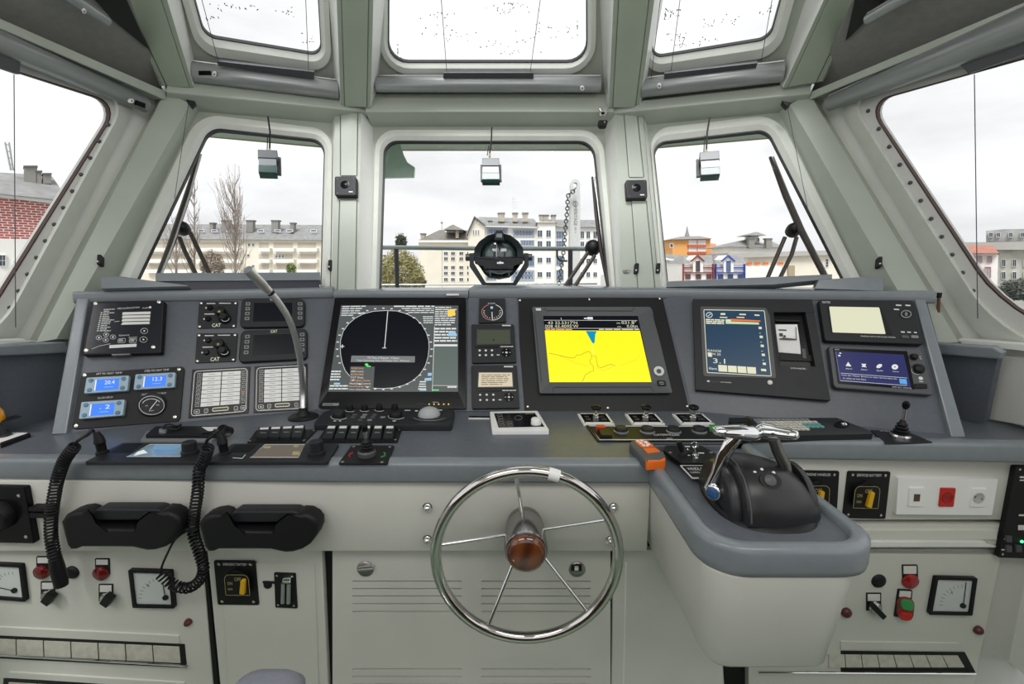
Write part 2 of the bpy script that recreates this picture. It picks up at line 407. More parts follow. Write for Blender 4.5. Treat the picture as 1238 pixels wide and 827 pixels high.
# --- header beam, lower mullions, upper beams --------------------------
def piece(name, fn, m=None, label=None):
    mb = MB(); fn(mb); return struct(mb.build(name, smooth=25))
piece('trim_1', lambda mb: mb.slab(CW, [(442, 113), (742, 113), (742, 135), (442, 135)], -.02, .13, M['paint'], .006))
piece('trim_2', lambda mb: mb.slab(LW, [(203, 94), (444, 119), (444, 135), (201, 111)], -.02, .13, M['paint'], .006))
piece('trim_3', lambda mb: mb.slab(RW, [(740, 125), (981, 98), (980, 113), (740, 137)], -.02, .13, M['paint'], .006))
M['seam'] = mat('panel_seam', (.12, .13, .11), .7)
def mullion(pl, face, base, h, chan, m=M['paint'], name='trim_4'):
    mb = MB(); mb.loft([[pl.pt(x, y, -.01) for x, y in base], [pl.pt(x, y, h) for x, y in face]], M['paint_white'] if chan else m, True, False); mb.flat(pl, face, h, m)
    o = struct(mb.build(name, smooth=20))
    c = MB()
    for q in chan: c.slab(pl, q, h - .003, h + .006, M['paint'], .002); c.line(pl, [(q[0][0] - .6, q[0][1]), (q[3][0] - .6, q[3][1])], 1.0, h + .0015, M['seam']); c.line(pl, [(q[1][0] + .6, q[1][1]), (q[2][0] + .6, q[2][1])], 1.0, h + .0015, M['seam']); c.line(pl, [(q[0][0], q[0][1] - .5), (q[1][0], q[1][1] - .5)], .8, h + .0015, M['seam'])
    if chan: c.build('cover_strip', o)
    return o
mullion(CW, [(405, 132), (437, 132), (431, 410), (400, 410)], [(399, 132), (452, 132), (459, 410), (396, 410)], .10,
        [[(412, 137), (432, 137), (431, 212), (412, 212)], [(411, 242), (431, 242), (428, 405), (407, 405)]], name='trim_4')
mullion(CW, [(743, 134), (776, 134), (806, 410), (754, 410)], [(728, 134), (784, 134), (812, 410), (745, 410)], .10,
        [[(755, 139), (770, 139), (778, 214), (761, 214)], [(764, 243), (781, 243), (797, 405), (776, 405)]], name='trim_5')
mullion(LW, [(200, 110), (230, 126), (68, 410), (44, 414)], [(196, 110), (242, 134), (112, 410), (30, 414)], .09, [], name='trim_6')
mullion(RW, [(955, 127), (978, 112), (1159, 414), (1122, 414)], [(940, 136), (984, 112), (1172, 414), (1076, 414)], .09, [], name='trim_7')
def beam(pl, face, base, h, name, inset=.14):
    mb = MB(); mb.loft([[pl.pt(x, y, -.02) for x, y in base], [pl.pt(x, y, h) for x, y in face]], M['paint_white'], True, False); mb.flat(pl, face, h, M['paint_green'])
    o = struct(mb.build(name, smooth=20))
    a = MB(); q = sub(face, inset, 0, 1 - inset, 1)
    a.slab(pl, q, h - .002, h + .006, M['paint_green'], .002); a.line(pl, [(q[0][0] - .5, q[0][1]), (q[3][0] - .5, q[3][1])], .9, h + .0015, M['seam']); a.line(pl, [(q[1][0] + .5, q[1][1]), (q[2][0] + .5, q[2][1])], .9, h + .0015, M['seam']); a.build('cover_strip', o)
    return o
beam(CU, [(403, -100), (454, -100), (448, 130), (412, 128)], [(380, -100), (478, -100), (455, 130), (404, 128)], .13, 'trim_8')
beam(CU, [(746, -100), (805, -100), (773, 130), (736, 130)], [(716, -100), (820, -100), (778, 130), (729, 130)], .13, 'trim_9')
beam(LU, [(95, -100), (172, -100), (234, 106), (197, 104)], [(80, -100), (200, -100), (240, 92), (190, 104)], .12, 'trim_10')
beam(RU, [(1042, -100), (1088, -100), (993, 98), (947, 106)], [(1000, -100), (1105, -100), (998, 100), (938, 96)], .12, 'trim_11')

# --- side strip, sloping side ceilings ---------------------------------
def side_upper(a, b, ang=28):
    d = (b - a).normalized(); n2 = V((-d.y, d.x, 0))
    if n2.x * a.x < 0: n2 = -n2
    return plane3(a, b, a - n2 * math.cos(math.radians(ang)) + V((0, 0, math.sin(math.radians(ang)))))
SUL = side_upper(K2Lt, at_z(0, 34, K2Lt.z)); SUR = side_upper(K2Rt, at_z(1238, 12, K2Rt.z))
piece('trim_12', lambda mb: mb.slab(SL, [(-200, -66), (200, 110), (200, 121), (-200, -52)], -.02, .10, M['paint'], .004))
piece('trim_13', lambda mb: mb.slab(SR, [(980, 111), (1440, -82), (1440, -68), (978, 121)], -.02, .10, M['paint'], .004))
piece('ceiling_left', lambda mb: mb.slab(SUL, [(198, 112), (150, -20), (60, -160), (-200, -160), (-200, -54)], -.05, 0, M['ceiling']))
piece('ceiling_right', lambda mb: mb.slab(SUR, [(980, 112), (1440, -70), (1440, -160), (1130, -160), (1040, -20)], -.05, 0, M['ceiling']))
piece('trim_27', lambda mb: (mb.box(K2Lt + V((-.10, .12, .06)), (.34, .2, .34), M['paint']), mb.box(K2Rt + V((.10, .12, .06)), (.34, .2, .34), M['paint'])))
def roof_above(mb):
    z = 3.08
    mb.box((0, .1, z), (4.6, 3.0, .06), M['cream'])
struct((lambda mb: (roof_above(mb), mb.build('ceiling'))[1])(MB()))
struct((lambda mb: (mb.box((0, .4, -.33), (6, 5.2, .06), mat('green_deck', (.13, .18, .13), .5, noise=.15, nscale=10)), mb.build('floor'))[1])(MB()))
def side_low(mb, s):
    mb.box((s * 2.12, 1.0, .62), (.05, 2.4, 1.24), M['paint_white'])
for s, nm in ((-1, 'wall_side_left'), (1, 'wall_side_right')):
    mb = MB(); side_low(mb, s); struct(mb.build(nm))
M['rearwood'] = mat('rear_panelling', (.10, .055, .03), .4, noise=.2, nscale=8)
mb = MB(); mb.box((0, -1.42, .50), (4.4, .06, 1.7), M['rearwood']); struct(mb.build('wall_back_added'))  # unseen rear bulkhead, added to cut low fill light and darken reflections
for s in (-1, 1):
    mb = MB(); mb.box((s * 2.14, -.9, .42), (.06, 1.1, 1.5), M['rearwood']); struct(mb.build('wall_rear_' + ('left' if s < 0 else 'right')))
    mb = MB(); mb.box((s * 1.6, -1.42, 2.1), (.5, .08, 1.95), M['rearwood']); struct(mb.build('trim_26'))
# --- exterior visor seen through the tops of the windows ----------------
def visor(mb):
    z = 2.52
    P = [atZ(160, 158, z), atZ(251, 165.5, z), atZ(432, 182, z), atZ(760, 182, z), atZ(935, 167, z), atZ(1010, 160, z)]
    inn = [V((p.x * .93, p.y - .75, z)) for p in P]
    inn = [V((K2Lt.x - .1, K2Lt.y, z)), V((K2Lt.x + .05, K2Lt.y + .06, z)), V((K1Lt.x, K1Lt.y, z)), V((K1Rt.x, K1Rt.y, z)), V((K2Rt.x - .05, K2Rt.y + .06, z)), V((K2Rt.x + .1, K2Rt.y, z))]
    up = V((0, 0, .05))
    for i in range(5): mb.loft([[P[i], P[i + 1], inn[i + 1], inn[i]], [P[i] + up, P[i + 1] + up, inn[i + 1] + up, inn[i] + up]], M['paint_green'])
    yb = mat('visor_edge', (.42, .30, .10), .5)
    for i in range(5):
        a, b = P[i], P[i + 1]; d = V((0, -.012, -.006)); mb.loft([[a, b, b + d, a + d], [a + V((0, 0, .02)), b + V((0, 0, .02)), b + d + V((0, 0, .02)), a + d + V((0, 0, .02))]], yb)
mb = MB(); visor(mb); tag(struct(mb.build('trim_14', smooth=20)))
VB = Plane(atY(480, 200, 3.35), (0, -1, 0.05))
mb = MB(); mb.slab(VB, [(455, 168), (482, 170), (487, 186), (492, 196), (501, 202), (500, 214), (455, 215)], -.03, 0, mat('outer_bracket', (.42, .56, .46), .4, noise=.1), .003)
tag(mb.build('roof_bracket'), 'pale green curved bracket hanging outside the centre window at its upper left', 'bracket')
# =====================================================================
#  CONSOLE
# =====================================================================
con = thing('helm_console', (0, 1.75, 0), 'wide blue-grey wraparound helm console with pale aprons and cabinets below the front windows', 'console')
ZL = 1.502
def poly3(mb, pts, vec, m, bev=0):
    vec = V(vec); top = [V(p) for p in pts]
    if bev:
        n = vec.normalized(); ins = offset_poly(top, n, bev); mid = [p - n * bev for p in top]
        mid2 = [p - n * bev * .3 for p in offset_poly(top, n, bev * .3)]
        bot = [p - vec for p in top]; bm_ = [p + n * bev for p in bot]; bo = offset_poly(bot, n, bev)
        mb.loft([bo, [p + n * bev * .3 for p in offset_poly(bot, n, bev * .3)], bm_, mid, mid2, ins], m)
    else: mb.loft([[p - vec for p in top], top], m)
# worktop slab
def at0(px, py, z=1.0): return atZ(px, py, z)
fl, fm_, fr_ = at0(-60, 556), at0(400, 561), at0(800, 562)
XA0, XA1, YA0 = .455, .888, .978
rb0, rb1 = at0(945, 534), at0(1290, 540)
mb = MB()
fl.x = -2.09; rb1.x = 2.09
edge = [fl, fm_, fr_, V((.5, fr_.y + .1, 1)), V((.5, 1.62, 1)), V((.95, rb0.y, 1)), rb1]
back = [V((2.09, 2.3, 1)), V((-2.09, 2.3, 1)), V((-2.09, fl.y, 1))]
e2 = [fl + V((0, .03, 0)), fm_ + V((0, .03, 0)), fr_ + V((0, .03, 0)), V((.45, 1.60, 1)), V((.80, 1.60, 1)), V((.90, rb0.y + .03, 1)), rb1 + V((0, .03, 0))]
poly3(mb, e2 + back, (0, 0, .03), M['worktop'])
mb.build('worktop', con)
# front lips (rounded nosing)
def lip(pts, nm, hgt=.07, top=.004):
    mb = MB()
    for a, b in zip(pts[:-1], pts[1:]):
        d = (b - a).normalized(); n = V((d.y, -d.x, 0))
        if n.y > 0 and abs(n.x) < .9: n = -n
        prof = [(-.05, top), (-.012, top), (-.003, 0), (0, -.01), (0, -hgt + .012), (-.004, -hgt + .003), (-.012, -hgt), (-.05, -hgt)]
        mb.loft([[a + n * q + V((0, 0, r)) for q, r in prof], [b + n * q + V((0, 0, r)) for q, r in prof]], M['lip'])
    return mb.build(nm, con, smooth=50)
lip([fl, fm_, fr_ + V((.0, 0, 0))], 'front_lip')
lip([V((.88, rb0.y, 1)), rb1], 'front_lip')
# aprons
YAP = fm_.y + .02
APf = Plane((0, YAP, 0), (0, -1, 0))
mb = MB(); mb.box((( -2.09 + .47) / 2, YAP + .02, .80), (2.09 + .47, .04, .262), M['cabinet'], bev=.004); mb.build('apron', con)
YR = rb0.y + .03
mb = MB(); mb.box(((.80 + 2.09) / 2, YR + .02, .80), (2.09 - .80, .04, .27), M['cabinet'], bev=.004); mb.build('apron', con)
APr = Plane((0, YR, 0), (0, -1, 0))
# the projecting arm of the worktop
def rrect(x0, y0, x1, y1, z, rf, rb=.001, n=8):
    o = []
    for (cx, cy, r, a0) in ((x0 + rf, y0 + rf, rf, 180), (x1 - rf, y0 + rf, rf, 270), (x1 - rb, y1 - rb, rb, 0), (x0 + rb, y1 - rb, rb, 90)):
        for k in range(n + 1):
            a = math.radians(a0 + 90 * k / n); o.append(V((cx + r * math.cos(a), cy + r * math.sin(a), z)))
    return o
mb = MB(); R = rrect
yb = 1.62
mb.loft([R(XA0 + .012, YA0 + .012, XA1 - .012, yb, .925, .10), R(XA0 + .003, YA0 + .003, XA1 - .003, yb, .93, .105), R(XA0, YA0, XA1, yb, .945, .11), R(XA0, YA0, XA1, yb, .985, .11),
         R(XA0 + .004, YA0 + .004, XA1 - .004, yb, .997, .10), R(XA0 + .012, YA0 + .012, XA1 - .012, yb, 1.003, .10), R(XA0 + .032, YA0 + .032, XA1 - .032, yb, 1.003, .082), R(XA0 + .040, YA0 + .040, XA1 - .040, yb, .998, .075), R(XA0 + .043, YA0 + .043, XA1 - .043, yb, .982, .072)], M['lip'])
mb.build('arm_rim', con, smooth=60)
mb = MB(); mb.loft([R(XA0 + .03, YA0 + .03, XA1 - .03, yb, .97, .08), R(XA0 + .03, YA0 + .03, XA1 - .03, yb, .984, .08)], M['worktop']); mb.build('arm_tray', con)
mb = MB(); mb.loft([R(XA0 + .035, YA0 + .02, XA1 - .105, YR + .01, .672, .05), R(XA0 + .028, YA0 + .012, XA1 - .095, YR + .01, .682, .055), R(XA0 + .014, YA0 + .006, XA1 - .048, YR + .01, .926, .07)], M['cabinet'])
mb.build('arm_body', con, smooth=60)
# sloping instrument panels (split into facets)
def panel(pl, out, nm='instrument_panel', m=None, h=0):
    mb = MB(); mb.slab(pl, out, -.03, h, m or M['console'], .002); return mb.build(nm, con)
panel(PL, [(104, 354), (404, 352), (386, 496), (66, 525)])
panel(PC, [(402, 352), (803, 352), (838, 499), (384, 499)])
panel(PR, [(800, 353), (1118, 354), (1166, 528), (836, 499)])
# end posts
mb = MB(); mb.slab(PL, [(92, 361), (107, 361), (80, 524), (62, 525)], -.03, .02, M['lip'], .004); mb.build('end_post', con)
mb = MB(); mb.slab(PR, [(1106, 362), (1119, 362), (1168, 528), (1150, 528)], -.03, .02, M['lip'], .004); mb.build('end_post', con)
# end cheeks closing the console body
# top ledge (nosing)
def ledge(pts, nm, dep=.34, th=.05, m=None):
    P = [V(p) for p in pts]; n = len(P); mb = MB()
    prof = [(0, -th + .01), (0.0, -.01), (.004, -.003), (.012, 0), (dep, 0), (dep, -th), (.01, -th), (.003, -th + .003)]
    rings = []
    for i, p in enumerate(P):
        a = P[max(0, i - 1)]; b = P[min(n - 1, i + 1)]; d = (b - a).normalized(); nn = V((-d.y, d.x, 0))
        if nn.y < 0: nn = -nn
        rings.append([p + nn * q + V((0, 0, r)) for q, r in prof])
    mb.loft(rings, m or M['lip']); return mb.build(nm, con, smooth=50)
ZT = 1.54
def lg(px, py):
    pl = PL if px < 402 else (PC if px < 815 else PR)
    return pl.pt(px, py, .03)
ledge([lg(87, 353), lg(300, 350), lg(402, 348)], 'ledge')
ledge([lg(402.5, 351.5), lg(566, 351.5)], 'ledge', th=.04)
ledge([lg(567, 348.5), lg(814, 349), lg(1133, 353)], 'ledge')
# lower cabinet fronts
YC = YAP + .045
CF = Plane((0, YC, 0), (0, -1, 0)); CFr = Plane((0, YR + .04, 0), (0, -1, 0))
def cab(pl, out, h0, h1, m=None, nm='cabinet_front', bev=.003):
    mb = MB(); mb.slab(pl, out, h0, h1, m or M['cabinet'], bev); return mb.build(nm, con)
mb = MB(); mb.box((-.9, YC + .03, .33), (2.9, .02, .70), M['black']); mb.box((1.55, YR + .10, .35), (1.6, .02, .72), M['black']); mb.build('carcass', con)
# =====================================================================
#  device helpers
# =====================================================================
class CR:
    def __init__(s, x, y, k): s.x, s.y, s.k = x, y, k
    def __call__(s, *a):
        if len(a) == 2: return (s.x + a[0] / s.k, s.y + a[1] / s.k)
        return [(s.x + a[i] / s.k, s.y + a[i + 1] / s.k) for i in range(0, len(a), 2)]
A1 = CR(85, 355, 8.253); A2 = CR(80, 435, 7.987); A3 = CR(225, 355, 7.7375); A4 = CR(225, 430, 7.7375); A5 = CR(130, 505, 4.1267)
A6 = CR(380, 480, 6.878); A7 = CR(385, 350, 5.703); A8 = CR(0, 470, 8.843); B1 = CR(560, 350, 4.725); B2 = CR(630, 355, 6.125)
B3 = CR(690, 480, 5.895); B4 = CR(830, 360, 6.361); B5 = CR(980, 350, 5.906); B6 = CR(860, 480, 4.585); B7 = CR(820, 500, 5.168); B8 = CR(955, 550, 4.375)
C6 = CR(0, 600, 3.641); C5 = CR(0, 480, 3.095); C7 = CR(380, 540, 2.881); C8 = CR(780, 540, 2.703)
class Dev:
    def __init__(s, name, label, cat, pl, px, py, h=0, group=None):
        s.pl = pl; s.root = thing(name, pl.pt(px, py, h), label, cat, group)
    def part(s, name, fn, parent=None, label=None, smooth=35):
        mb = MB()
        if name == 'screws': mb.root = s.root; fn(mb); return None
        fn(mb); o = mb.build(name, parent or s.root, smooth)
        if label: o['label'] = label
        return o
def cen(q): return (sum(p[0] for p in q) / len(q), sum(p[1] for p in q) / len(q))
def ell(c, rx, ry, n=20, a0=0, a1=360): return [(c[0] + rx * math.cos(math.radians(a0 + (a1 - a0) * k / n)), c[1] + ry * math.sin(math.radians(a0 + (a1 - a0) * k / n))) for k in range(n + (0 if a1 - a0 == 360 else 1))]
# =====================================================================
#  cabinets below
# =====================================================================
M['darksteel'] = mat('dark_steel', (.30, .29, .28), .3, 1.0)
DG = mat('cabinet_gap', (.05, .05, .045), .6)
def cabinet(name, label, pl, out, h0, h1, bev=.003, m=None):
    c = cen(out); d = Dev(name, label, 'cabinet', pl, c[0], c[1], 0)
    d.part('door_panel', lambda mb: mb.slab(pl, out, h0, h1, m or M['cabinet'], bev)); return d
ca = cabinet('cabinet', 'pale grey switch cabinet at the far left below the worktop with meters and label slots', CF, [(-60, 655), (243, 664), (263, 900), (-60, 900)], -.02, .012)
ca.part('door_gasket', lambda mb: mb.slab(CF, [(243, 668), (248, 668), (271, 900), (264, 900)], -.02, .006, M['rubber'], .001))
cb = cabinet('cabinet', 'narrow grey cabinet under the right handset with battery switch and fuse holder', CF, [(250, 664), (389, 664), (400, 900), (273, 900)], -.02, .006)
cb.part('raised_panel', lambda mb: mb.slab(CF, [(266, 682), (380, 682), (388, 900), (281, 900)], 0, .011, M['cabinet'], .002))
cc = Dev('cabinet', 'wide grey cabinet door with rows of ventilation slots behind the steering wheel', 'cabinet', CF, 570, 760)
def door(mb):
    # door built of strips so the louvre slots are real openings
    X0, X1 = 402, 738
    rows = [703, 712, 721, 730.3, 739.6, 809.3, 818.4, 827.4, 836.5]
    def band(y0, y1, xs):
        for a, b in xs: mb.slab(CF, [(a, y0), (b, y0), (b, y1), (a, y1)], -.012, .008, M['cabinet'])
    y = 665
    for r in rows:
        band(y, r - .9, [(X0, X1)]); band(r - .9, r + .9, [(X0, 426), (558, 582), (714, X1)]); y = r + .9
    band(y, 900, [(X0, X1)])
cc.part('door_panel', door)
cc.part('louvre_back', lambda mb: mb.slab(CF, rect(420, 690, 720, 850), -.02, -.0125, DG))
for i, (x, y) in enumerate(((441.8, 687.5), (697.6, 688))):
    def lock(mb, x=x, y=y, i=i):
        mb.knob(CF, x, y, [(.0295, 0), (.0295, .003), (.026, .006), (.02, .005)], M['darksteel'], 24, .008)
        if i == 0: mb.slab(CF, [(x - 9, y - .5), (x + 9, y - 2.5), (x + 9, y + 1.5), (x - 9, y + 3)], .012, .022, M['chrome'], .002)
        else: mb.slab(CF, [(x - 7, y - 4), (x + 6, y - 4), (x + 6, y + 3), (x - 7, y + 3)], .012, .02, M['black'], .002); mb.slab(CF, rect(x - 3, y - 3, x + 2, y + 2), .02, .024, M['chrome'], .001)
    cc.part('cam_lock', lock)
cd_ = cabinet('cabinet', 'plain pale cabinet panel between the vented door and the control arm', CF, [(742, 665), (866, 665), (880, 900), (738, 900)], -.02, .004)
cd_.part('seam_strip', lambda mb: mb.slab(CF, [(756, 680), (758, 680), (753, 900), (751, 900)], 0, .0055, M['paint_white'], 0))
ce = cabinet('cabinet', 'pale grey switch cabinet at the far right below the shelf rail', CFr, [(905, 668), (1211, 671), (1150, 960), (905, 960)], -.01, .03, .004)
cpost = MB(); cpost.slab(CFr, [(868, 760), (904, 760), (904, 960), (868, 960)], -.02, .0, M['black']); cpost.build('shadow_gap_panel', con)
# rails below the right apron
mb = MB(); mb.slab(APr, [(960, 633), (1232, 634), (1232, 662), (960, 662)], -.03, .0, M['cabinet']); mb.build('apron', con)
mb = MB(); mb.slab(APr, [(1000, 641), (1205, 641), (1205, 653), (1000, 653)], 0, .012, M['cabinet'], .003); mb.build('rail', con)
mb = MB(); mb.slab(APr, [(1000, 655), (1192, 655), (1204, 662), (1000, 662)], -.01, .024, M['paint_white'], .003); mb.build('rail', con)
mb = MB(); mb.slab(APr, [(985, 664), (1300, 664), (1300, 960), (985, 960)], -.06, -.03, M['cream'], .003); mb.build('back_board', con)

# ---- label slots with rods on the side cabinets ----
def slot(d, pl, h, white, black, tiles, rod, ntile):
    d.part('label_rail', lambda mb: mb.slab(pl, white, h, h + .006, M['cabinet'], .001))
    d.part('slot_frame', lambda mb: mb.slab(pl, black, h, h + .002, M['black'], 0))
    for k in range(ntile):
        q = sub(tiles, k / ntile + .003, 0, (k + 1) / ntile - .003, 1)
        d.part('label_tile', lambda mb, q=q: mb.slab(pl, q, h + .002, h + .0045, M['label'], .0005))
    def rd(mb):
        a, b = rod; mb.tube([pl.pt(*a, h + .018), pl.pt(*b, h + .018)], .0035, M['chrome'], 8)
        for t in (.02, .98):
            x = a[0] + (b[0] - a[0]) * t; y = a[1] + (b[1] - a[1]) * t; mb.tube([pl.pt(x, y, h), pl.pt(x, y, h + .018)], .003, M['chrome'], 6)
    d.part('rod', rd)
M['label'] = mat('paper_label', (.62, .60, .52), .5, noise=.15, nscale=40)
slot(ca, CF, .012, C6(-180, 568, 785, 615, 788, 650, -180, 605), C6(-180, 606, 812, 652, 822, 756, -180, 705), C6(-170, 622, 790, 664, 797, 735, -170, 688), (C6(-180, 690), C6(830, 748)), 8)
slot(ca, CF, .012, C6(35, 775, 810, 822, 812, 850, 35, 800), C6(15, 802, 815, 850, 830, 950, 10, 900), C6(35, 820, 795, 865, 800, 940, 35, 890), (C6(15, 905), C6(850, 960)), 6)
slot(ce, CFr, .03, C8(640, 638, 1028, 643, 1042, 668, 640, 664), C8(640, 668, 1045, 672, 1080, 738, 640, 735), C8(600, 680, 1024, 684, 1046, 722, 600, 722), (C8(370, 737), C8(1080, 742)), 8)

# ---- meters ----
def meter(label, pl, q, h, needle, parent_lbl=None):
    c = cen(q); d = Dev('panel_meter', label, 'gauge', pl, c[0], c[1], h, 'square panel meters')
    d.part('bezel', lambda mb: mb.ring(pl, rq(q, 1.5, 3), rq(sub(q, .07, .07, .93, .93), 1, 3), h, h + .014, M['blackgloss']))
    d.part('dial', lambda mb: mb.slab(pl, sub(q, .06, .06, .94, .94), h, h + .006, M['dial']))
    def marks(mb):
        p = bil(q, .72, .72)
        for k in range(9):
            a = math.radians(180 + 90 * k / 8); w_, hh = q[1][0] - q[0][0], q[3][1] - q[0][1]
            mb.line(pl, [(p[0] + .46 * w_ * math.cos(a), p[1] + .46 * hh * math.sin(a)), (p[0] + .54 * w_ * math.cos(a), p[1] + .54 * hh * math.sin(a))], .5, h + .0064, M['ink'])
        mb.text(pl, 'A', sub(q, .4, .35, .47, .44), h + .0064, M['ink'])
    d.part('scale', marks)
    def nd(mb):
        mb.line(pl, [bil(q, *needle[0]), bil(q, *needle[1])], 1.0, h + .0085, M['black']); mb.slab(pl, ell(bil(q, *needle[0]), 3.6, 3.0, 10), h + .006, h + .010, M['black'])
    d.part('needle', nd)
    return d
M['dial'] = mat('dial_face', (.62, .65, .64), .3); M['ink'] = mat('ink', (.05, .05, .05), .6)
meter('white faced square panel meter behind the end of the right coiled cord', CF, C6(563, 325, 752, 331, 768, 495, 583, 492), .012, ((.80, .72), (.78, .3)))
meter('white faced square panel meter cut by the left edge of the picture', CF, [(-24, 681), (25.5, 683.3), (31, 727.8), (-20, 724)], .012, ((.74, .72), (.2, .62)))
meter('white faced square panel meter on the right cabinet door', CFr, C8(950, 427, 1087, 430, 1070, 553, 928, 550), .03, ((.76, .75), (.74, .12)))
# ---- lamps, switches ----
def lampbtn(label, pl, h, lab, c, r, m, nm='indicator_lamp', grp='lamps and push buttons on the lower cabinets'):
    d = Dev(nm, label, 'indicator light', pl, c[0], c[1], h)
    if lab:
        d.part('label_holder', lambda mb: mb.slab(pl, rq([(lab[0] - 1.6, lab[1] - 1.5), (lab[2] + 1.6, lab[1] - 1.5), (lab[2] + 2.4, c[1] + 3), (lab[0] - 1, c[1] + 3)], 1, 2), h, h + .004, M['black'], .001))
        d.part('label_plate', lambda mb: mb.slab(pl, rect(*lab), h + .004, h + .006, M['print'], .0005))
    ppm = pl.ppm(c[0], c[1]); R_ = r * ppm
    d.part('lens', lambda mb: mb.knob(pl, c[0], c[1], [(R_, 0), (R_, .006), (R_ * .92, .012), (R_ * .6, .018), (0.0001, .020)], m, 18, h))
    return d
M['lens_red'] = mat('red_lens', (.14, .004, .006), .15, coat=.5); M['lens_bright'] = mat('bright_red_lens', (.32, .008, .012), .15, coat=.5)
M['maroon'] = mat('maroon_plastic', (.10, .02, .02), .35)
lampbtn('dark red indicator lamp with label left of the battery switch under the first handset', CF, .012, (116, 677, 130, 683), (123.6, 692), 9.3, M['lens_red'])
lampbtn('dark red indicator lamp half hidden behind the left coiled cord', CF, .012, (45, 674.5, 58, 681), (52, 690.5), 9, M['lens_red'])
lampbtn('bright red indicator lamp on the right cabinet above the green and red button', CFr, .03, C8(845, 391) + C8(887, 416), C8(863, 437), 9.5, M['lens_bright'])
lampbtn('small maroon push button low on the left cabinet corner', CF, .012, None, C6(832, 550), 4.2, M['maroon'])
lampbtn('small maroon push button low on the right cabinet corner', CFr, .03, None, C8(1085, 597), 5.2, M['maroon'])
lampbtn('red indicator lamp mostly hidden behind the control arm corner', CFr, .03, None, C8(655, 540), 6, M['maroon'])
def plug(label, pl, h, c, r):
    d = Dev('blanking_plug', label, 'plug', pl, *c, h); R_ = r * pl.ppm(*c)
    d.part('cap', lambda mb: mb.knob(pl, *c, [(R_, 0), (R_, .004), (R_ * .8, .010), (R_ * .3, .013), (.0001, .013)], M['rubber'], 18, h)); return d
plug('round black rubber plug beside the foot of the left coiled cord', CF, .012, (88, 691.5), 8)
plug('round black rubber plug on the right cabinet left of the red lamp', CFr, .03, C8(762, 438), 8.5)
d = plug('small black toggle cap left of the fuse holder', CF, .006, C6(1182, 385), 5.5)
d.part('ears', lambda mb: mb.slab(CF, rq(C6(1155, 376, 1210, 378, 1210, 386, 1155, 384), .5, 2), .006, .016, M['rubber'], .001))
def cam(label, pl, h, lab, c, tip):
    d = Dev('rotary_switch', label, 'switch', pl, *c, h)
    d.part('label_holder', lambda mb: mb.slab(pl, rect(lab[0] - 1.5, lab[1] - 1.5, lab[2] + 1.5, c[1] + 5), h, h + .004, M['black'], .001))
    d.part('label_plate', lambda mb: mb.slab(pl, rect(*lab), h + .004, h + .006, M['print'], .0005))
    k = pl.ppm(*c)
    d.part('collar', lambda mb: mb.knob(pl, *c, [(7.5 * k, 0), (7.5 * k, .008), (6 * k, .012), (6 * k, .016)], M['steel'], 18, h))
    v = V((tip[0] - c[0], tip[1] - c[1])); n = V((-v.y, v.x)).normalized() * (5.2 if v.length < 16 else 3.2)
    q = [(c[0] + n.x, c[1] + n.y), (tip[0] + n.x, tip[1] + n.y), (tip[0] - n.x, tip[1] - n.y), (c[0] - n.x, c[1] - n.y)]
    d.part('lever', lambda mb: mb.slab(pl, rq(q, 1, 2), h + .014, h + .034, M['black'], .002))
    d.part('cap', lambda mb: mb.knob(pl, c[0] + 1, c[1] - 3, [(3.6 * k, 0), (3.2 * k, .012), (1.5 * k, .016), (.0001, .016)], M['chrome'], 12, h + .014))
cam('rotary switch with label and square black lever below the red lamp, left cabinet', CF, .012, (120.5, 708, 134.5, 716), (131, 722), (123.5, 733))
cam('rotary switch with label and square black lever below the left coiled cord', CF, .012, (50.5, 705, 64, 712.5), (60, 719.5), (52, 731))
cam('rotary switch with long black lever on the right cabinet', CFr, .03, C8(728, 483) + C8(768, 505), C8(748, 523), C8(785, 562))
d = Dev('start_stop_button', 'green and red rounded double push button with label on the right cabinet', 'button', CFr, *C8(855, 535), .03)
d.part('label_holder', lambda mb: mb.slab(CFr, rq(C8(828, 467, 874, 470, 868, 560, 815, 556), 1, 2), .03, .036, M['black'], .001))
d.part('label_plate', lambda mb: mb.slab(CFr, C8(833, 472, 870, 474, 868, 494, 830, 491), .036, .038, M['print'], .0005))
d.part('base', lambda mb: mb.slab(CFr, rq(C8(832, 492, 884, 500, 876, 574, 826, 566), 8, 4), .036, .048, mat('clear_red', (.22, .03, .03), .25), .003))
d.part('green_button', lambda mb: mb.slab(CFr, rq(C8(840, 500, 881, 507, 878, 540, 836, 532), 5, 4), .048, .055, M['green'], .003))
d.part('red_button', lambda mb: mb.slab(CFr, rq(C8(836, 540, 877, 545, 874, 572, 832, 566), 5, 4), .048, .055, M['red'], .003))

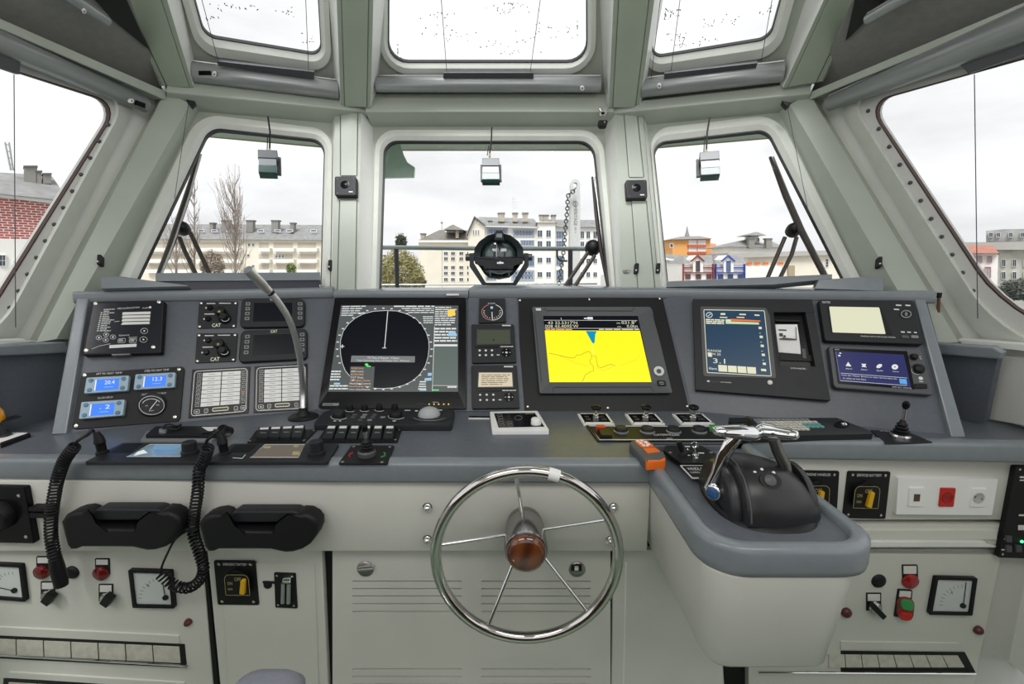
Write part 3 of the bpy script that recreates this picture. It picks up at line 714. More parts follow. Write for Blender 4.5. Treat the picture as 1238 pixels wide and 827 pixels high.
# ---- battery switches ----
def battery(label, title, pl, q, h, grp='battery switches'):
    c = cen(q); d = Dev('battery_switch', label, 'switch', pl, *c, h, grp)
    d.part('plate', lambda mb: mb.slab(pl, rq(q, 2.2, 4), h, h + .004, M['black'], .001))
    d.part('screws', lambda mb: screws(mb, pl, [bil(q, .12, .08), bil(q, .88, .08), bil(q, .12, .92), bil(q, .88, .92)], h + .004, .0055))
    d.part('title', lambda mb: mb.text(pl, title, sub(q, .22, .055, .80, .11), h + .0045, M['print']))
    b = sub(q, .22, .32, .80, .78)
    bx = [bil(q, .5, .2), bil(q, .74, .34), bil(q, .80, .72), bil(q, .5, .84), bil(q, .24, .72), bil(q, .22, .36)]
    d.part('knob', lambda mb: mb.slab(pl, rq(bx, 3, 3), h + .004, h + .016, M['rubber'], .003))
    d.part('dial', lambda mb: (mb.slab(pl, rq(b, [6, 6, 1, 1], 4), h + .016, h + .022, M['black'], .001),
                               mb.line(pl, rq(b, [6, 6, 1, 1], 4), .5, h + .0225, M['gold'], True),
                               mb.text(pl, 'ON', sub(q, .28, .48, .40, .55), h + .0225, M['gold']), mb.text(pl, '1000A', sub(q, .28, .62, .40, .67), h + .0225, M['gold']), mb.text(pl, 'OFF', sub(q, .46, .38, .62, .46), h + .0225, M['gold'])))
    d.part('handle', lambda mb: mb.slab(pl, rq([bil(q, .60, .45), bil(q, .70, .45), bil(q, .66, .78), bil(q, .54, .76)], 1.2, 3), h + .018, h + .034, M['yellow'], .002), label='yellow handle')
    return d
M['gold'] = mat('gold_print', (.45, .40, .15), .4)
battery('black battery switch plate with yellow handle on the narrow cabinet below the right handset', 'EMERGENCY BATTERY', CF, C6(940, 283, 1123, 285, 1140, 480, 958, 478), .011)
battery('black battery switch plate with yellow handle half hidden behind the control arm', 'ENGINE HANDLER', APr, [(963.5, 568.6), (1015, 569.6), (1011.5, 626.6), (959, 626)], .001)
battery('black battery switch plate with yellow handle between the control arm and the white sockets', 'SERVICES BATTERY', APr, [(1025, 569.6), (1077, 570.3), (1070.5, 627.7), (1018.6, 626.6)], .001)
# fuse holder
q = C5(1025, 658, 1105, 661, 1112, 792, 1030, 788)
d = Dev('fuse_holder', 'small upright black fuse holder with two steel fuses beside the battery switch', 'fuse holder', CF, *cen(q), .011)
d.part('plate', lambda mb: mb.slab(CF, rq(q, 1, 2), .011, .016, M['black'], .001))
for a in (.36, .62): d.part('fuse', lambda mb, a=a: mb.tube([CF.pt(*bil(q, a, .85), .022), CF.pt(*bil(q, a + .06, .28), .022)], [.0075, .0075], M['aluminium'], 10))
d.part('clamp', lambda mb: mb.slab(CF, rq(sub(q, .36, .18, .72, .30), 1, 2), .016, .034, M['chrome'], .003))
d.part('screws', lambda mb: screws(mb, CF, [bil(q, .14, .08), bil(q, .86, .08), bil(q, .14, .92), bil(q, .86, .92)], .016, .004))
# sockets
q = C8(828, 102, 1155, 106, 1134, 225, 820, 222); h = .001
d = Dev('socket_plate', 'white socket plate with data, red and white outlets under the right worktop', 'socket', APr, *cen(q))
d.part('back_box', lambda mb: mb.slab(APr, rq(q, 1, 2), 0, .020, M['white'], .0015))
def sk(cx, m, nm, rr=.0): 
    s_ = sub(q, cx - .075, .27, cx + .075, .78)
    o = d.part(nm, lambda mb: mb.slab(APr, rq(s_, 1, 2), .020, .026, m, .002)); return s_, o
s1, o1 = sk(.20, M['white'], 'data_outlet'); d.part('port', lambda mb: mb.slab(APr, sub(s1, .32, .34, .72, .72), .026, .0275, mat('brown_port', (.10, .05, .03), .5), 0), o1)
s2, o2 = sk(.515, M['red'], 'red_outlet'); d.part('well', lambda mb: mb.knob(APr, *cen(s2), [(.0215, 0), (.0215, .002), (.019, .002), (.017, .0008)], mat('red_well', (.35, .005, .004), .25), 20, .026), o2)
s3, o3 = sk(.83, M['white'], 'white_outlet'); d.part('well', lambda mb: mb.knob(APr, *cen(s3), [(.0215, 0), (.0215, .002), (.019, .002), (.017, .0008)], mat('grey_well', (.48, .47, .44), .4), 20, .026), o3)
d.part('pins', lambda mb: [mb.knob(APr, cen(s3)[0] + dx, cen(s3)[1] + dx * .3, [(.003, 0), (.003, .001)], M['ink'], 8, .0275) for dx in (-4, 4)], o3)
# black panel right edge
q = [(1228, 564), (1275, 565), (1258, 676), (1207, 674.5)]
d = Dev('breaker_panel', 'black breaker panel with a green light cut by the right edge of the picture', 'control panel', APr, 1235, 620)
d.part('plate', lambda mb: mb.slab(APr, rq(q, 2, 3), 0, .018, M['black'], .002))
M['led_green'] = mat('green_light', (.05, .6, .2), .3, emit=(.1, 1, .35), es=1.5)
d.part('indicator', lambda mb: mb.knob(APr, 1235, 654.5, [(.006, 0), (.005, .004), (.0001, .005)], M['led_green'], 10, .018))
d.part('switch', lambda mb: [mb.slab(APr, rq(rect(x, y, x + 7, y + 8), 1, 2), .018, .026, M['graphite'], .002) for x, y in ((1217, 648), (1217, 660), (1229, 660))])
d.part('print', lambda mb: [mb.slab(APr, rect(x, y, x2, y2), .018, .0186, M['print']) for x, y, x2, y2 in ((1233, 576, 1244, 578), (1233, 580, 1244, 581.5), (1232, 622, 1240, 624), (1231, 635, 1240, 641), (1214, 651, 1219, 652.5), (1211, 664, 1219, 665.5))])
d.part('screws', lambda mb: screws(mb, APr, [(1233, 567.5), (1212, 670)], .018, .0045))
# chrome studs on apron
for (x, y), lb in zip(((517, 613), (517, 652), (741.5, 613), (738, 653)), ('upper left', 'lower left', 'upper right', 'lower right')):
    d = Dev('cap_nut', f'chrome domed cap nut on the apron at the {lb} of the steering wheel', 'bolt', APf, x, y, 0, 'cap nuts around the wheel mounting')
    d.part('washer', lambda mb: mb.knob(APf, x, y, [(.017, 0), (.017, .0025), (.015, .003)], M['chrome'], 18))
    d.part('dome', lambda mb: mb.knob(APf, x, y, [(.0125, .003), (.0125, .010), (.010, .016), (.005, .020), (.0001, .021)], M['chrome'], 16))
# left black rotary box (cut by the frame)
q = [(-30, 588), (29.5, 589.5), (41.5, 657.5), (-26, 656)]
d = Dev('rotary_selector', 'large black rotary selector cut by the left edge of the picture', 'switch', APf, 8, 622)
d.part('plate', lambda mb: mb.slab(APf, rq(q, 2, 3), 0, .02, M['blackgloss'], .003))
d.part('dial', lambda mb: mb.knob(APf, 2, 622, [(.05, 0), (.05, .01), (.04, .03), (.02, .034), (.0001, .034)], M['black'], 24, .02))
d.part('screws', lambda mb: screws(mb, APf, [(22.5, 599.5), (31.5, 649)], .02, .006))
d.part('side_bracket', lambda mb: (mb.slab(APf, [(34, 614), (58, 614.5), (58, 619), (35, 618.5)], .0, .03, M['rubber'], .002), mb.slab(APf, [(35, 621), (58, 621.5), (58, 627), (36, 626.5)], .0, .03, M['rubber'], .002)))

# ---- handsets with coiled cords ----
def handset(label, dx, dy, s, grp):
    O = C5(222, 418)
    def T(*a): return [((C5(a[i], a[i + 1])[0] - O[0]) * s + O[0] + dx, (C5(a[i], a[i + 1])[1] - O[1]) + O[1] + dy) for i in range(0, len(a), 2)]
    d = Dev('telephone_handset', label, 'handset', APf, *T(450, 520)[0], .0)
    body = T(224, 468, 240, 444, 268, 434, 300, 430, 322, 436, 334, 452, 344, 474, 356, 487, 400, 491, 500, 492, 522, 482, 545, 462, 570, 444, 600, 430, 630, 432, 655, 445, 671, 466, 672, 492, 660, 522, 640, 548, 612, 566, 580, 576, 550, 578, 520, 572, 495, 566, 440, 565, 380, 565, 300, 565, 280, 574, 260, 574, 246, 556, 236, 520)
    d.part('grip', lambda mb: mb.slab(APf, body, .026, .082, M['rubber'], .012), smooth=60)
    d.part('hook', lambda mb: mb.slab(APf, rq(T(338, 452, 350, 422, 592, 420, 606, 436, 560, 500, 345, 500), 2, 2), 0, .026, M['black'], .003))
    d.part('rest_bar', lambda mb: mb.slab(APf, rq(T(336, 440, 360, 420, 585, 420, 604, 430, 560, 462, 352, 464), 3, 3), .02, .066, M['charcoal'], .006), smooth=60)
    return d
grp = 'handsets'
handset('black telephone handset hooked on the apron, the left one of the pair', 0, 0, 1.0, grp)
handset('black telephone handset hooked on the apron, the one beside the steering wheel', 167, 2.5, 1.0, grp)
def spline(P, n):
    P = [V(p) for p in P]; out = []
    Q = [P[0] * 2 - P[1]] + P + [P[-1] * 2 - P[-2]]
    for i in range(1, len(Q) - 2):
        for k in range(n):
            t = k / n; a, b, c, e = Q[i - 1], Q[i], Q[i + 1], Q[i + 2]
            out.append(.5 * ((2 * b) + (c - a) * t + (2 * a - 5 * b + 4 * c - e) * t * t + (3 * b - a - 3 * c + e) * t ** 3))
    out.append(P[-1]); return out
def resample(P, n):
    L = [0]
    for a, b in zip(P[:-1], P[1:]): L.append(L[-1] + (b - a).length)
    out = []; j = 0
    for k in range(n):
        s_ = L[-1] * k / (n - 1)
        while j < len(L) - 2 and L[j + 1] < s_: j += 1
        t = (s_ - L[j]) / max(1e-9, L[j + 1] - L[j]); out.append(P[j].lerp(P[j + 1], min(1, max(0, t))))
    return out, L[-1]
def helix(mb, path, R0, r, turns, m, per=11):
    n = turns * per; P, L = resample(path, n + 1); up = None; out = []
    for i in range(n + 1):
        t = (P[min(n, i + 1)] - P[max(0, i - 1)]).normalized()
        if up is None: up = t.orthogonal().normalized()
        up = (up - t * up.dot(t)).normalized(); sd = t.cross(up); a = 2 * math.pi * i / per
        out.append(P[i] + (up * math.cos(a) + sd * math.sin(a)) * R0)
    mb.tube(out, r, m, 6)
def ap(px, py, h=.03): return APf.pt(px, py, h)
def wk(px, py, z=1.0): return atZ(px, py, z)
def cord(label, plugpx, cablep, coil, turns, tail, bootpts=None):
    px, py = plugpx; base = wk(px, py, 1.0)
    d = Dev('coiled_cord', label, 'cord', W0, px, py)
    top = base + V((-.012, .0, .085))
    d.part('plug', lambda mb: mb.tube([base, base + V((0, 0, .015)), base + V((-.001, 0, .018)), base + V((-.003, 0, .045)), base + V((-.004, 0, .048)), base + V((-.006, 0, .07)), top], [.019, .019, .014, .0145, .017, .013, .009], M['rubber'], 12))
    c3 = [ap(*p) if len(p) == 2 else ap(*p) for p in coil]
    d.part('cable', lambda mb: mb.tube(spline([top - V((0, 0, .01)), top + V((-.01, -.005, .012))] + [ap(*p) for p in cablep] + [c3[0]], 8), .0048, M['rubber'], 8))
    d.part('coil', lambda mb: helix(mb, spline(c3, 10), .0155, .0036, turns, M['rubber']))
    if tail: d.part('tail', lambda mb: mb.tube(spline([ap(*p) for p in tail], 8), .0036, M['rubber'], 8))
    if bootpts: d.part('boot', lambda mb: mb.tube([ap(*p) for p in bootpts], [.015, .021, .021, .019], M['black'], 12))
    return d
cord('black coiled handset cord hanging at the far left from its plug on the worktop', (124.5, 551), [(108, 524, .10), (94, 533, .07)],
     [(91, 539, .065), (80, 553, .055), (74, 566, .045), (69, 582, .04), (65.5, 600, .04), (62, 625, .038), (62, 650, .036), (66, 672, .036), (71, 694, .036)], 44, None,
     [(66, 668, .036), (69, 686, .036), (73, 700, .036), (74.5, 708, .036)])
cord('black coiled handset cord between the two handsets with its lower end curled over a meter', (272, 552), [(262, 523, .10), (250, 533, .07)],
     [(252, 540, .065), (247, 556, .05), (241, 568, .04), (239, 595, .04), (235, 622, .038), (234, 645, .036), (241, 668, .036), (246, 688, .036), (240, 703, .036), (226, 711, .036), (208, 706, .036), (194, 694, .04)], 54,
     [(194, 694, .04), (196, 684, .05), (203, 668, .06), (212, 652, .06), (226, 642, .05), (240, 640, .05)])
# helm chair armrest in the foreground
d = thing('helm_chair', V((-.49, .86, .40)), 'corner of a blue-grey helm chair cushion at the bottom edge of the picture', 'chair')
mb = MB()
P0 = atZ(280, 832, .74); P1 = atZ(366, 832, .74)
cx = (P0.x + P1.x) / 2; wd = (P1.x - P0.x)
def cush(x0, x1, y0, y1, z, r): return rrect(x0, y0, x1, y1, z, r, r, 5)
y1 = atZ(330, 801, .76).y
mb.loft([cush(cx - wd / 2 + .01, cx + wd / 2 - .01, y1 - .34, y1 - .012, .64, .03), cush(cx - wd / 2, cx + wd / 2, y1 - .35, y1, .67, .04), cush(cx - wd / 2, cx + wd / 2, y1 - .35, y1, .735, .04), cush(cx - wd / 2 + .012, cx + wd / 2 - .012, y1 - .33, y1 - .012, .755, .04), cush(cx - wd / 2 + .03, cx + wd / 2 - .03, y1 - .31, y1 - .03, .76, .03)], mat('cushion_fabric', (.20, .21, .245), .7, noise=.1, nscale=80, bump=.3))
mb.build('cushion', d, 60)
mb = MB(); mb.tube([(cx, y1 - .18, .02), (cx, y1 - .18, .64)], .035, M['steel'], 12); mb.lathe((cx, y1 - .18, 0), (0, 0, 1), [(.12, 0), (.12, .012), (.04, .03)], M['steel'], 20); mb.build('pedestal', d)
# =====================================================================
#  INSTRUMENTS ON THE SLOPING PANELS
# =====================================================================
def scr(name, c, e=1.0): return mat(name, tuple(x * .1 for x in c), .25, emit=c, es=e, spec=.2)
M['scr_dark'] = scr('screen_off', (.003, .003, .004)); M['scr_blue'] = scr('screen_blue', (.06, .22, .85), .95); M['scr_white'] = scr('screen_white', (.8, .82, .85), .9)
M['scr_grey'] = scr('screen_grey', (.075, .085, .085)); M['scr_ink'] = scr('screen_text', (.62, .64, .62)); M['scr_orange'] = scr('screen_orange', (.75, .35, .12)); M['scr_green'] = scr('screen_green', (.1, .75, .15))
M['scr_lb'] = scr('screen_light_blue', (.28, .48, .65)); M['scr_yel'] = scr('screen_yellow', (.93, .80, .012)); M['scr_amber'] = scr('screen_amber', (.8, .55, .08)); M['scr_teal'] = scr('screen_teal', (.0, .25, .42))
M['scr_navy'] = scr('screen_navy', (.018, .045, .085)); M['scr_purple'] = scr('screen_purple', (.022, .024, .10)); M['scr_cream'] = scr('screen_cream', (.62, .62, .45)); M['scr_beige'] = scr('screen_beige', (.58, .50, .36)); M['scr_lcd'] = scr('screen_lcd', (.055, .065, .042)); M['scr_red'] = scr('screen_red', (.8, .15, .03)); M['scr_black'] = scr('screen_black', (.002, .003, .006))
M['tbtn'] = mat('thermostat_button', (.09, .22, .34), .3)
M['therm'] = mat('thermostat_face', (.36, .48, .56), .3)
def bars(mb, pl, q, h, m, rows, x0=0, x1=1, fill=.6, jitter=.4, seed=1):
    r = random.Random(seed)
    for k in range(rows):
        v0 = k / rows; e = x1 - (x1 - x0) * jitter * r.random()
        x = x0
        while x < e - .02:
            w_ = min(e - x, (x1 - x0) * (.12 + .22 * r.random())); mb.slab(pl, sub(q, x, v0, x + w_, v0 + fill / rows), h, h + .0003, m) if False else mb.flat(pl, sub(q, x, v0, x + w_, v0 + fill / rows), h, m)
            x += w_ + (x1 - x0) * .03
# 1 alarm panel
q = A1(215, 80, 937, 66, 905, 592, 112, 612)
d = Dev('alarm_panel', 'square black alarm panel with white print and four white labels at the console top left', 'control panel', PL, *cen(q))
d.part('housing', lambda mb: mb.slab(PL, rq(q, 2, 4), 0, .034, M['black'], .003))
d.part('front_foil', lambda mb: mb.slab(PL, rq(sub(q, .03, .03, .97, .97), 1, 3), .034, .0346, mat('foil_navy', (.006, .007, .014), .18)))
d.part('screws', lambda mb: screws(mb, PL, [A1(252, 98), A1(885, 82), A1(158, 565), A1(828, 532)], .034, .0075))
def f(mb):
    h = .0349
    for k in range(4):
        mb.slab(PL, A1(522, 186 + 33 * k, 800 - 3 * k, 179 + 33 * k, 800 - 3 * k, 204 + 33 * k, 518 - 4 * k, 212 + 33 * k), .0346, .0352, M['print'])
    mb.slab(PL, A1(392, 514, 662, 500, 658, 530, 388, 545), .0346, .0352, M['print'])
    mb.text(PL, 'FIRE ALARM SYSTEM', A1(472, 142, 690, 130, 688, 145, 470, 157), h, M['print']); mb.text(PL, 'ALARM', A1(720, 138, 790, 134, 788, 146, 718, 150), h, M['print']); mb.flat(PL, ell(A1(797, 136), 1.5, 1.4, 10), h, M['print'])
    bars(mb, PL, A1(335, 155, 470, 150, 430, 385, 290, 385), h, M['print'], 13, .0, .95, .4, .6, 4)
    bars(mb, PL, A1(305, 185, 320, 185, 280, 385, 262, 385), h, M['print'], 10, 0, 1, .5, 0, 5)
    mb.line(PL, [A1(440, 280), A1(490, 275)], .5, h, M['print'])
    for c, r in (((285, 440), 3.4), ((357, 408), 3.2), ((352, 462), 3.4), ((425, 433), 3.4), ((738, 372), 4.3), ((730, 458), 4.5)):
        mb.line(PL, ell(A1(*c), r, r * .75, 16), .4, h, M['print'], True); mb.flat(PL, ell(A1(*c), 1.2, 1.0, 8), h, M['print'])
    for x in (478, 590): mb.line(PL, rq(A1(x, 450, x + 72, 446, x + 68, 486, x - 3, 490), 1, 2), .4, h, M['print'], True); bars(mb, PL, A1(x + 8, 456, x + 62, 452, x + 58, 480, x + 6, 484), h, M['print'], 3, 0, 1, .5, .4, int(x))
    mb.text(PL, 'Silence', A1(485, 410, 590, 404, 588, 418, 482, 426), h, M['print']); mb.text(PL, 'Reset', A1(585, 432, 670, 426, 668, 436, 582, 442), h, M['print'])
    mb.line(PL, [A1(215, 552), A1(290, 522), A1(400, 500)], .4, h, M['print'])
d.part('print', f, smooth=0)
d.part('door_edge', lambda mb: mb.slab(PL, A1(412, 603, 592, 598, 592, 608, 412, 616), .02, .036, M['grey'], .001))
# 2 thermostat panel
q = A2(150, 128, 1143, 62, 1095, 592, 50, 672)
d = Dev('thermostat_panel', 'black panel with three blue lit displays and a round gauge, lower left of the console', 'control panel', PL, *cen(q))
d.part('plate', lambda mb: mb.slab(PL, rq(q, 5, 4), 0, .008, M['black'], .001))
d.part('screws', lambda mb: screws(mb, PL, [A2(178, 148), A2(1090, 92), A2(95, 638), A2(1050, 552)], .008, .0068))
d.part('print', lambda mb: [mb.text(PL, t, A2(*c), .0085, M['print']) for t, c in (('AFT PK HEAT TEMP', (290, 128, 542, 116, 540, 132, 288, 146)), ('STBD P/K HEAT TEMP', (758, 98, 995, 86, 993, 104, 756, 118)), ('SILLON GRUA', (305, 362, 452, 352, 450, 368, 303, 378)), ('HEATING SYSTEM TEMP', (730, 328, 968, 314, 966, 328, 728, 344)))], smooth=0)
for qq, tx in ((A2(195, 172, 607, 150, 590, 298, 170, 326), '20.4'), (A2(668, 140, 1055, 120, 1043, 266, 648, 290), '12.3'), (A2(145, 408, 565, 383, 545, 538, 120, 572), '. 2')):
    o = d.part('thermostat', lambda mb: mb.slab(PL, rq(qq, 1.5, 3), .008, .026, M['therm'], .002), label='blue-grey thermostat with lit display')
    d.part('screen', lambda mb: (mb.slab(PL, sub(qq, .22, .16, .78, .88), .026, .0266, M['scr_blue']), mb.flat(PL, sub(qq, .225, .18, .255, .86), .0269, M['scr_white']), mb.text(PL, tx, sub(qq, .45, .26, .68, .50), .0269, M['scr_white']), mb.flat(PL, sub(qq, .45, .66, .66, .69), .0269, M['scr_lb'])), o)
    for u, v in ((.12, .2), (.12, .8), (.88, .2), (.88, .8)):
        c = bil(qq, u, v); d.part('button', lambda mb: mb.knob(PL, *c, [(.0085, 0), (.0085, .001), (.007, .003), (.004, .003)], M['tbtn'], 14, .026) , o)
c = A2(832, 435); k = PL.ppm(*c)
o = d.part('gauge', lambda mb: mb.knob(PL, *c, [(17 * k, 0), (17 * k, .008), (15.5 * k, .014), (13 * k, .014), (13 * k, .011)], M['charcoal'], 28, .008), label='round black gauge')
cg = A2(828, 438)
d.part('gauge_face', lambda mb: (mb.line(PL, ell(A2(825, 440), 15.2, 11.2, 28), .6, .0225, M['print'], True), mb.line(PL, ell(A2(825, 440), 11.5, 7.8, 20, 200, 330), .7, .0225, M['print']), mb.line(PL, [A2(878, 395), A2(808, 480)], 1.0, .0225, M['print']), mb.text(PL, 'bar', A2(800, 486, 850, 482, 850, 494, 800, 498), .0225, M['print']), mb.text(PL, '40', A2(762, 440, 790, 438, 790, 448, 762, 450), .0225, M['print']), mb.text(PL, '80', A2(870, 432, 898, 430, 898, 440, 870, 442), .0225, M['print'])), o, smooth=0)
# 3 engine control panels
for i, (q, knob, lb) in enumerate(((A3(122, 70, 485, 72, 466, 318, 104, 326), (352, 190), 'upper'), (A3(100, 370, 482, 368, 462, 634, 82, 650), (350, 510), 'lower'))):
    d = Dev('engine_key_panel', f'small black engine key panel, the {lb} of the two left of the dark displays', 'control panel', PL, *cen(q), 0, 'engine key panels')
    d.part('plate', lambda mb: mb.slab(PL, rq(q, 1.5, 3), 0, .006, M['charcoal'], .001))
    d.part('screws', lambda mb: screws(mb, PL, [bil(q, .06, .07), bil(q, .94, .07), bil(q, .06, .93), bil(q, .94, .93)], .006, .0055))
    d.part('print', lambda mb: (mb.text(PL, 'CAT', sub(q, .38, .83, .60, .96), .0065, M['scr_cream']), mb.flat(PL, sub(q, .2, .07, .42, .10), .0065, M['print']), mb.flat(PL, sub(q, .52, .06, .82, .09), .0065, M['print']), mb.flat(PL, sub(q, .16, .46, .42, .49), .0065, M['print'])), smooth=0)
    c0, c1 = bil(q, .70, .66), bil(q, .58, .40)
    kk = PL.ppm(*c0)
    d.part('key_lock', lambda mb: (mb.knob(PL, *c0, [(7.5 * kk, 0), (7.5 * kk, .012), (6 * kk, .018), (5.5 * kk, .022), (4.5 * kk, .022), (4 * kk, .040), (.0001, .040)], M['black'], 18, .006), mb.line(PL, ell((c0[0], c0[1] - 1), 5, 4, 14, 0, 150), .6, .029, M['print'])))
    d.part('knob', lambda mb: (mb.knob(PL, *c1, [(6.5 * kk, 0), (6.5 * kk, .02), (5.5 * kk, .026), (.0001, .028)], M['black'], 18, .02), mb.knob(PL, c1[0] - 2, c1[1] - .5, [(1.6 * kk, 0), (1.0 * kk, .002), (.0001, .003)], M['gold'], 10, .048)))
    for u, v in ((.30, .25), (.27, .66)): cc_ = bil(q, u, v); d.part('lamp', lambda mb: (mb.knob(PL, *cc_, [(3.8 * kk, 0), (3.8 * kk, .005), (2.6 * kk, .009), (.0001, .009)], M['blackgloss'], 14, .006), mb.knob(PL, cc_[0] - 5, cc_[1], [(1.2 * kk, 0), (1.2 * kk, .001)], M['print'], 8, .006)))
# 4 engine displays
for i, (q, lb) in enumerate(((A3(520, 42, 1112, 44, 1110, 308, 500, 318), 'upper dark engine display, top row right of the key panels'), (A3(512, 345, 1132, 325, 1134, 612, 486, 645), 'lower dark engine display just above the white label panels'))):
    d = Dev('engine_display', lb, 'display', PL, *cen(q), 0, 'engine displays')
    d.part('housing', lambda mb: mb.slab(PL, rq(q, 6, 5), 0, .022, M['charcoal'], .005), smooth=50)
    d.part('screen', lambda mb: mb.slab(PL, rq(sub(q, .20, .16, .80, .80), .5, 2), .022, .0226, M['scr_black']))
    for u in (.07, .89):
        for k in range(4):
            v = .14 + .165 * k; qb = sub(q, u, v, u + .07, v + .11)
            d.part('button', lambda mb: (mb.slab(PL, rq(qb, .6, 2), .022, .0238, M['grey'], .0006), mb.flat(PL, sub(qb, .25, .3, .75, .7), .0241, M['black'])))
    d.part('print', lambda mb: mb.text(PL, 'CAT', sub(q, .45, .015 if i else .0, .55, .105 if i else .08), .0225, M['scr_cream']), smooth=0)
# 5 annunciators
for i, (q, lb) in enumerate(((A4(57, 130, 598, 100, 582, 535, 20, 585), 'left panel with rows of white alarm labels and one red light'), (A4(640, 100, 1135, 72, 1138, 505, 630, 535), 'panel with rows of white alarm labels partly hidden by the microphone neck'))):
    d = Dev('annunciator_panel', lb, 'control panel', PL, *cen(q), 0, 'alarm label panels')
    d.part('plate', lambda mb: (mb.slab(PL, q, 0, .006, M['blackgloss'], .001), mb.line(PL, rq(sub(q, .045, .04, .955, .96), 4, 4), .9, .0065, M['print'], True)))
    for c in range(2):
        for r_ in range(8):
            u0 = .19 + .335 * c; qb = sub(q, u0, .085 + .089 * r_, u0 + .318, .085 + .089 * (r_ + 1) - .010)
            d.part('alarm_label', lambda mb: (mb.slab(PL, qb, .006, .0072, M['white']), mb.flat(PL, sub(qb, .3, .44, .66, .54), .0074, M['grey'])))
    def f(mb):
        for r_ in range(8):
            for u0 in (.10, .865):
                qb = sub(q, u0, .09 + .089 * r_, u0 + .065, .15 + .089 * r_); lit = i == 0 and r_ == 5 and u0 > .5
                mb.line(PL, qb, .5, .0066, M['print'], True); mb.flat(PL, sub(qb, .3, .3, .7, .7), .0066, M['scr_red'] if lit else M['grey'])
        for u0, u1 in ((.09, .19), (.26, .33), (.76, .83), (.87, .97)): mb.line(PL, rq(sub(q, u0, .84, u1 - .01, .915), .8, 2), .6, .0066, M['print'], True); mb.flat(PL, sub(q, u0 + .025, .87, u1 - .035, .89), .0066, M['print'])
        mb.line(PL, rq(sub(q, .40, .835, .66, .90), 1, 2), .7, .0066, M['scr_cream'], True); mb.flat(PL, sub(q, .42, .85, .64, .885), .0066, M['scr_lcd'])
        mb.text(PL, 'ALARM UNIT', sub(q, .12, .935, .30, .955), .0066, M['print']); mb.text(PL, 'MODEL', sub(q, .76, .935, .88, .955), .0066, M['print'])
    d.part('keys', f, smooth=0)
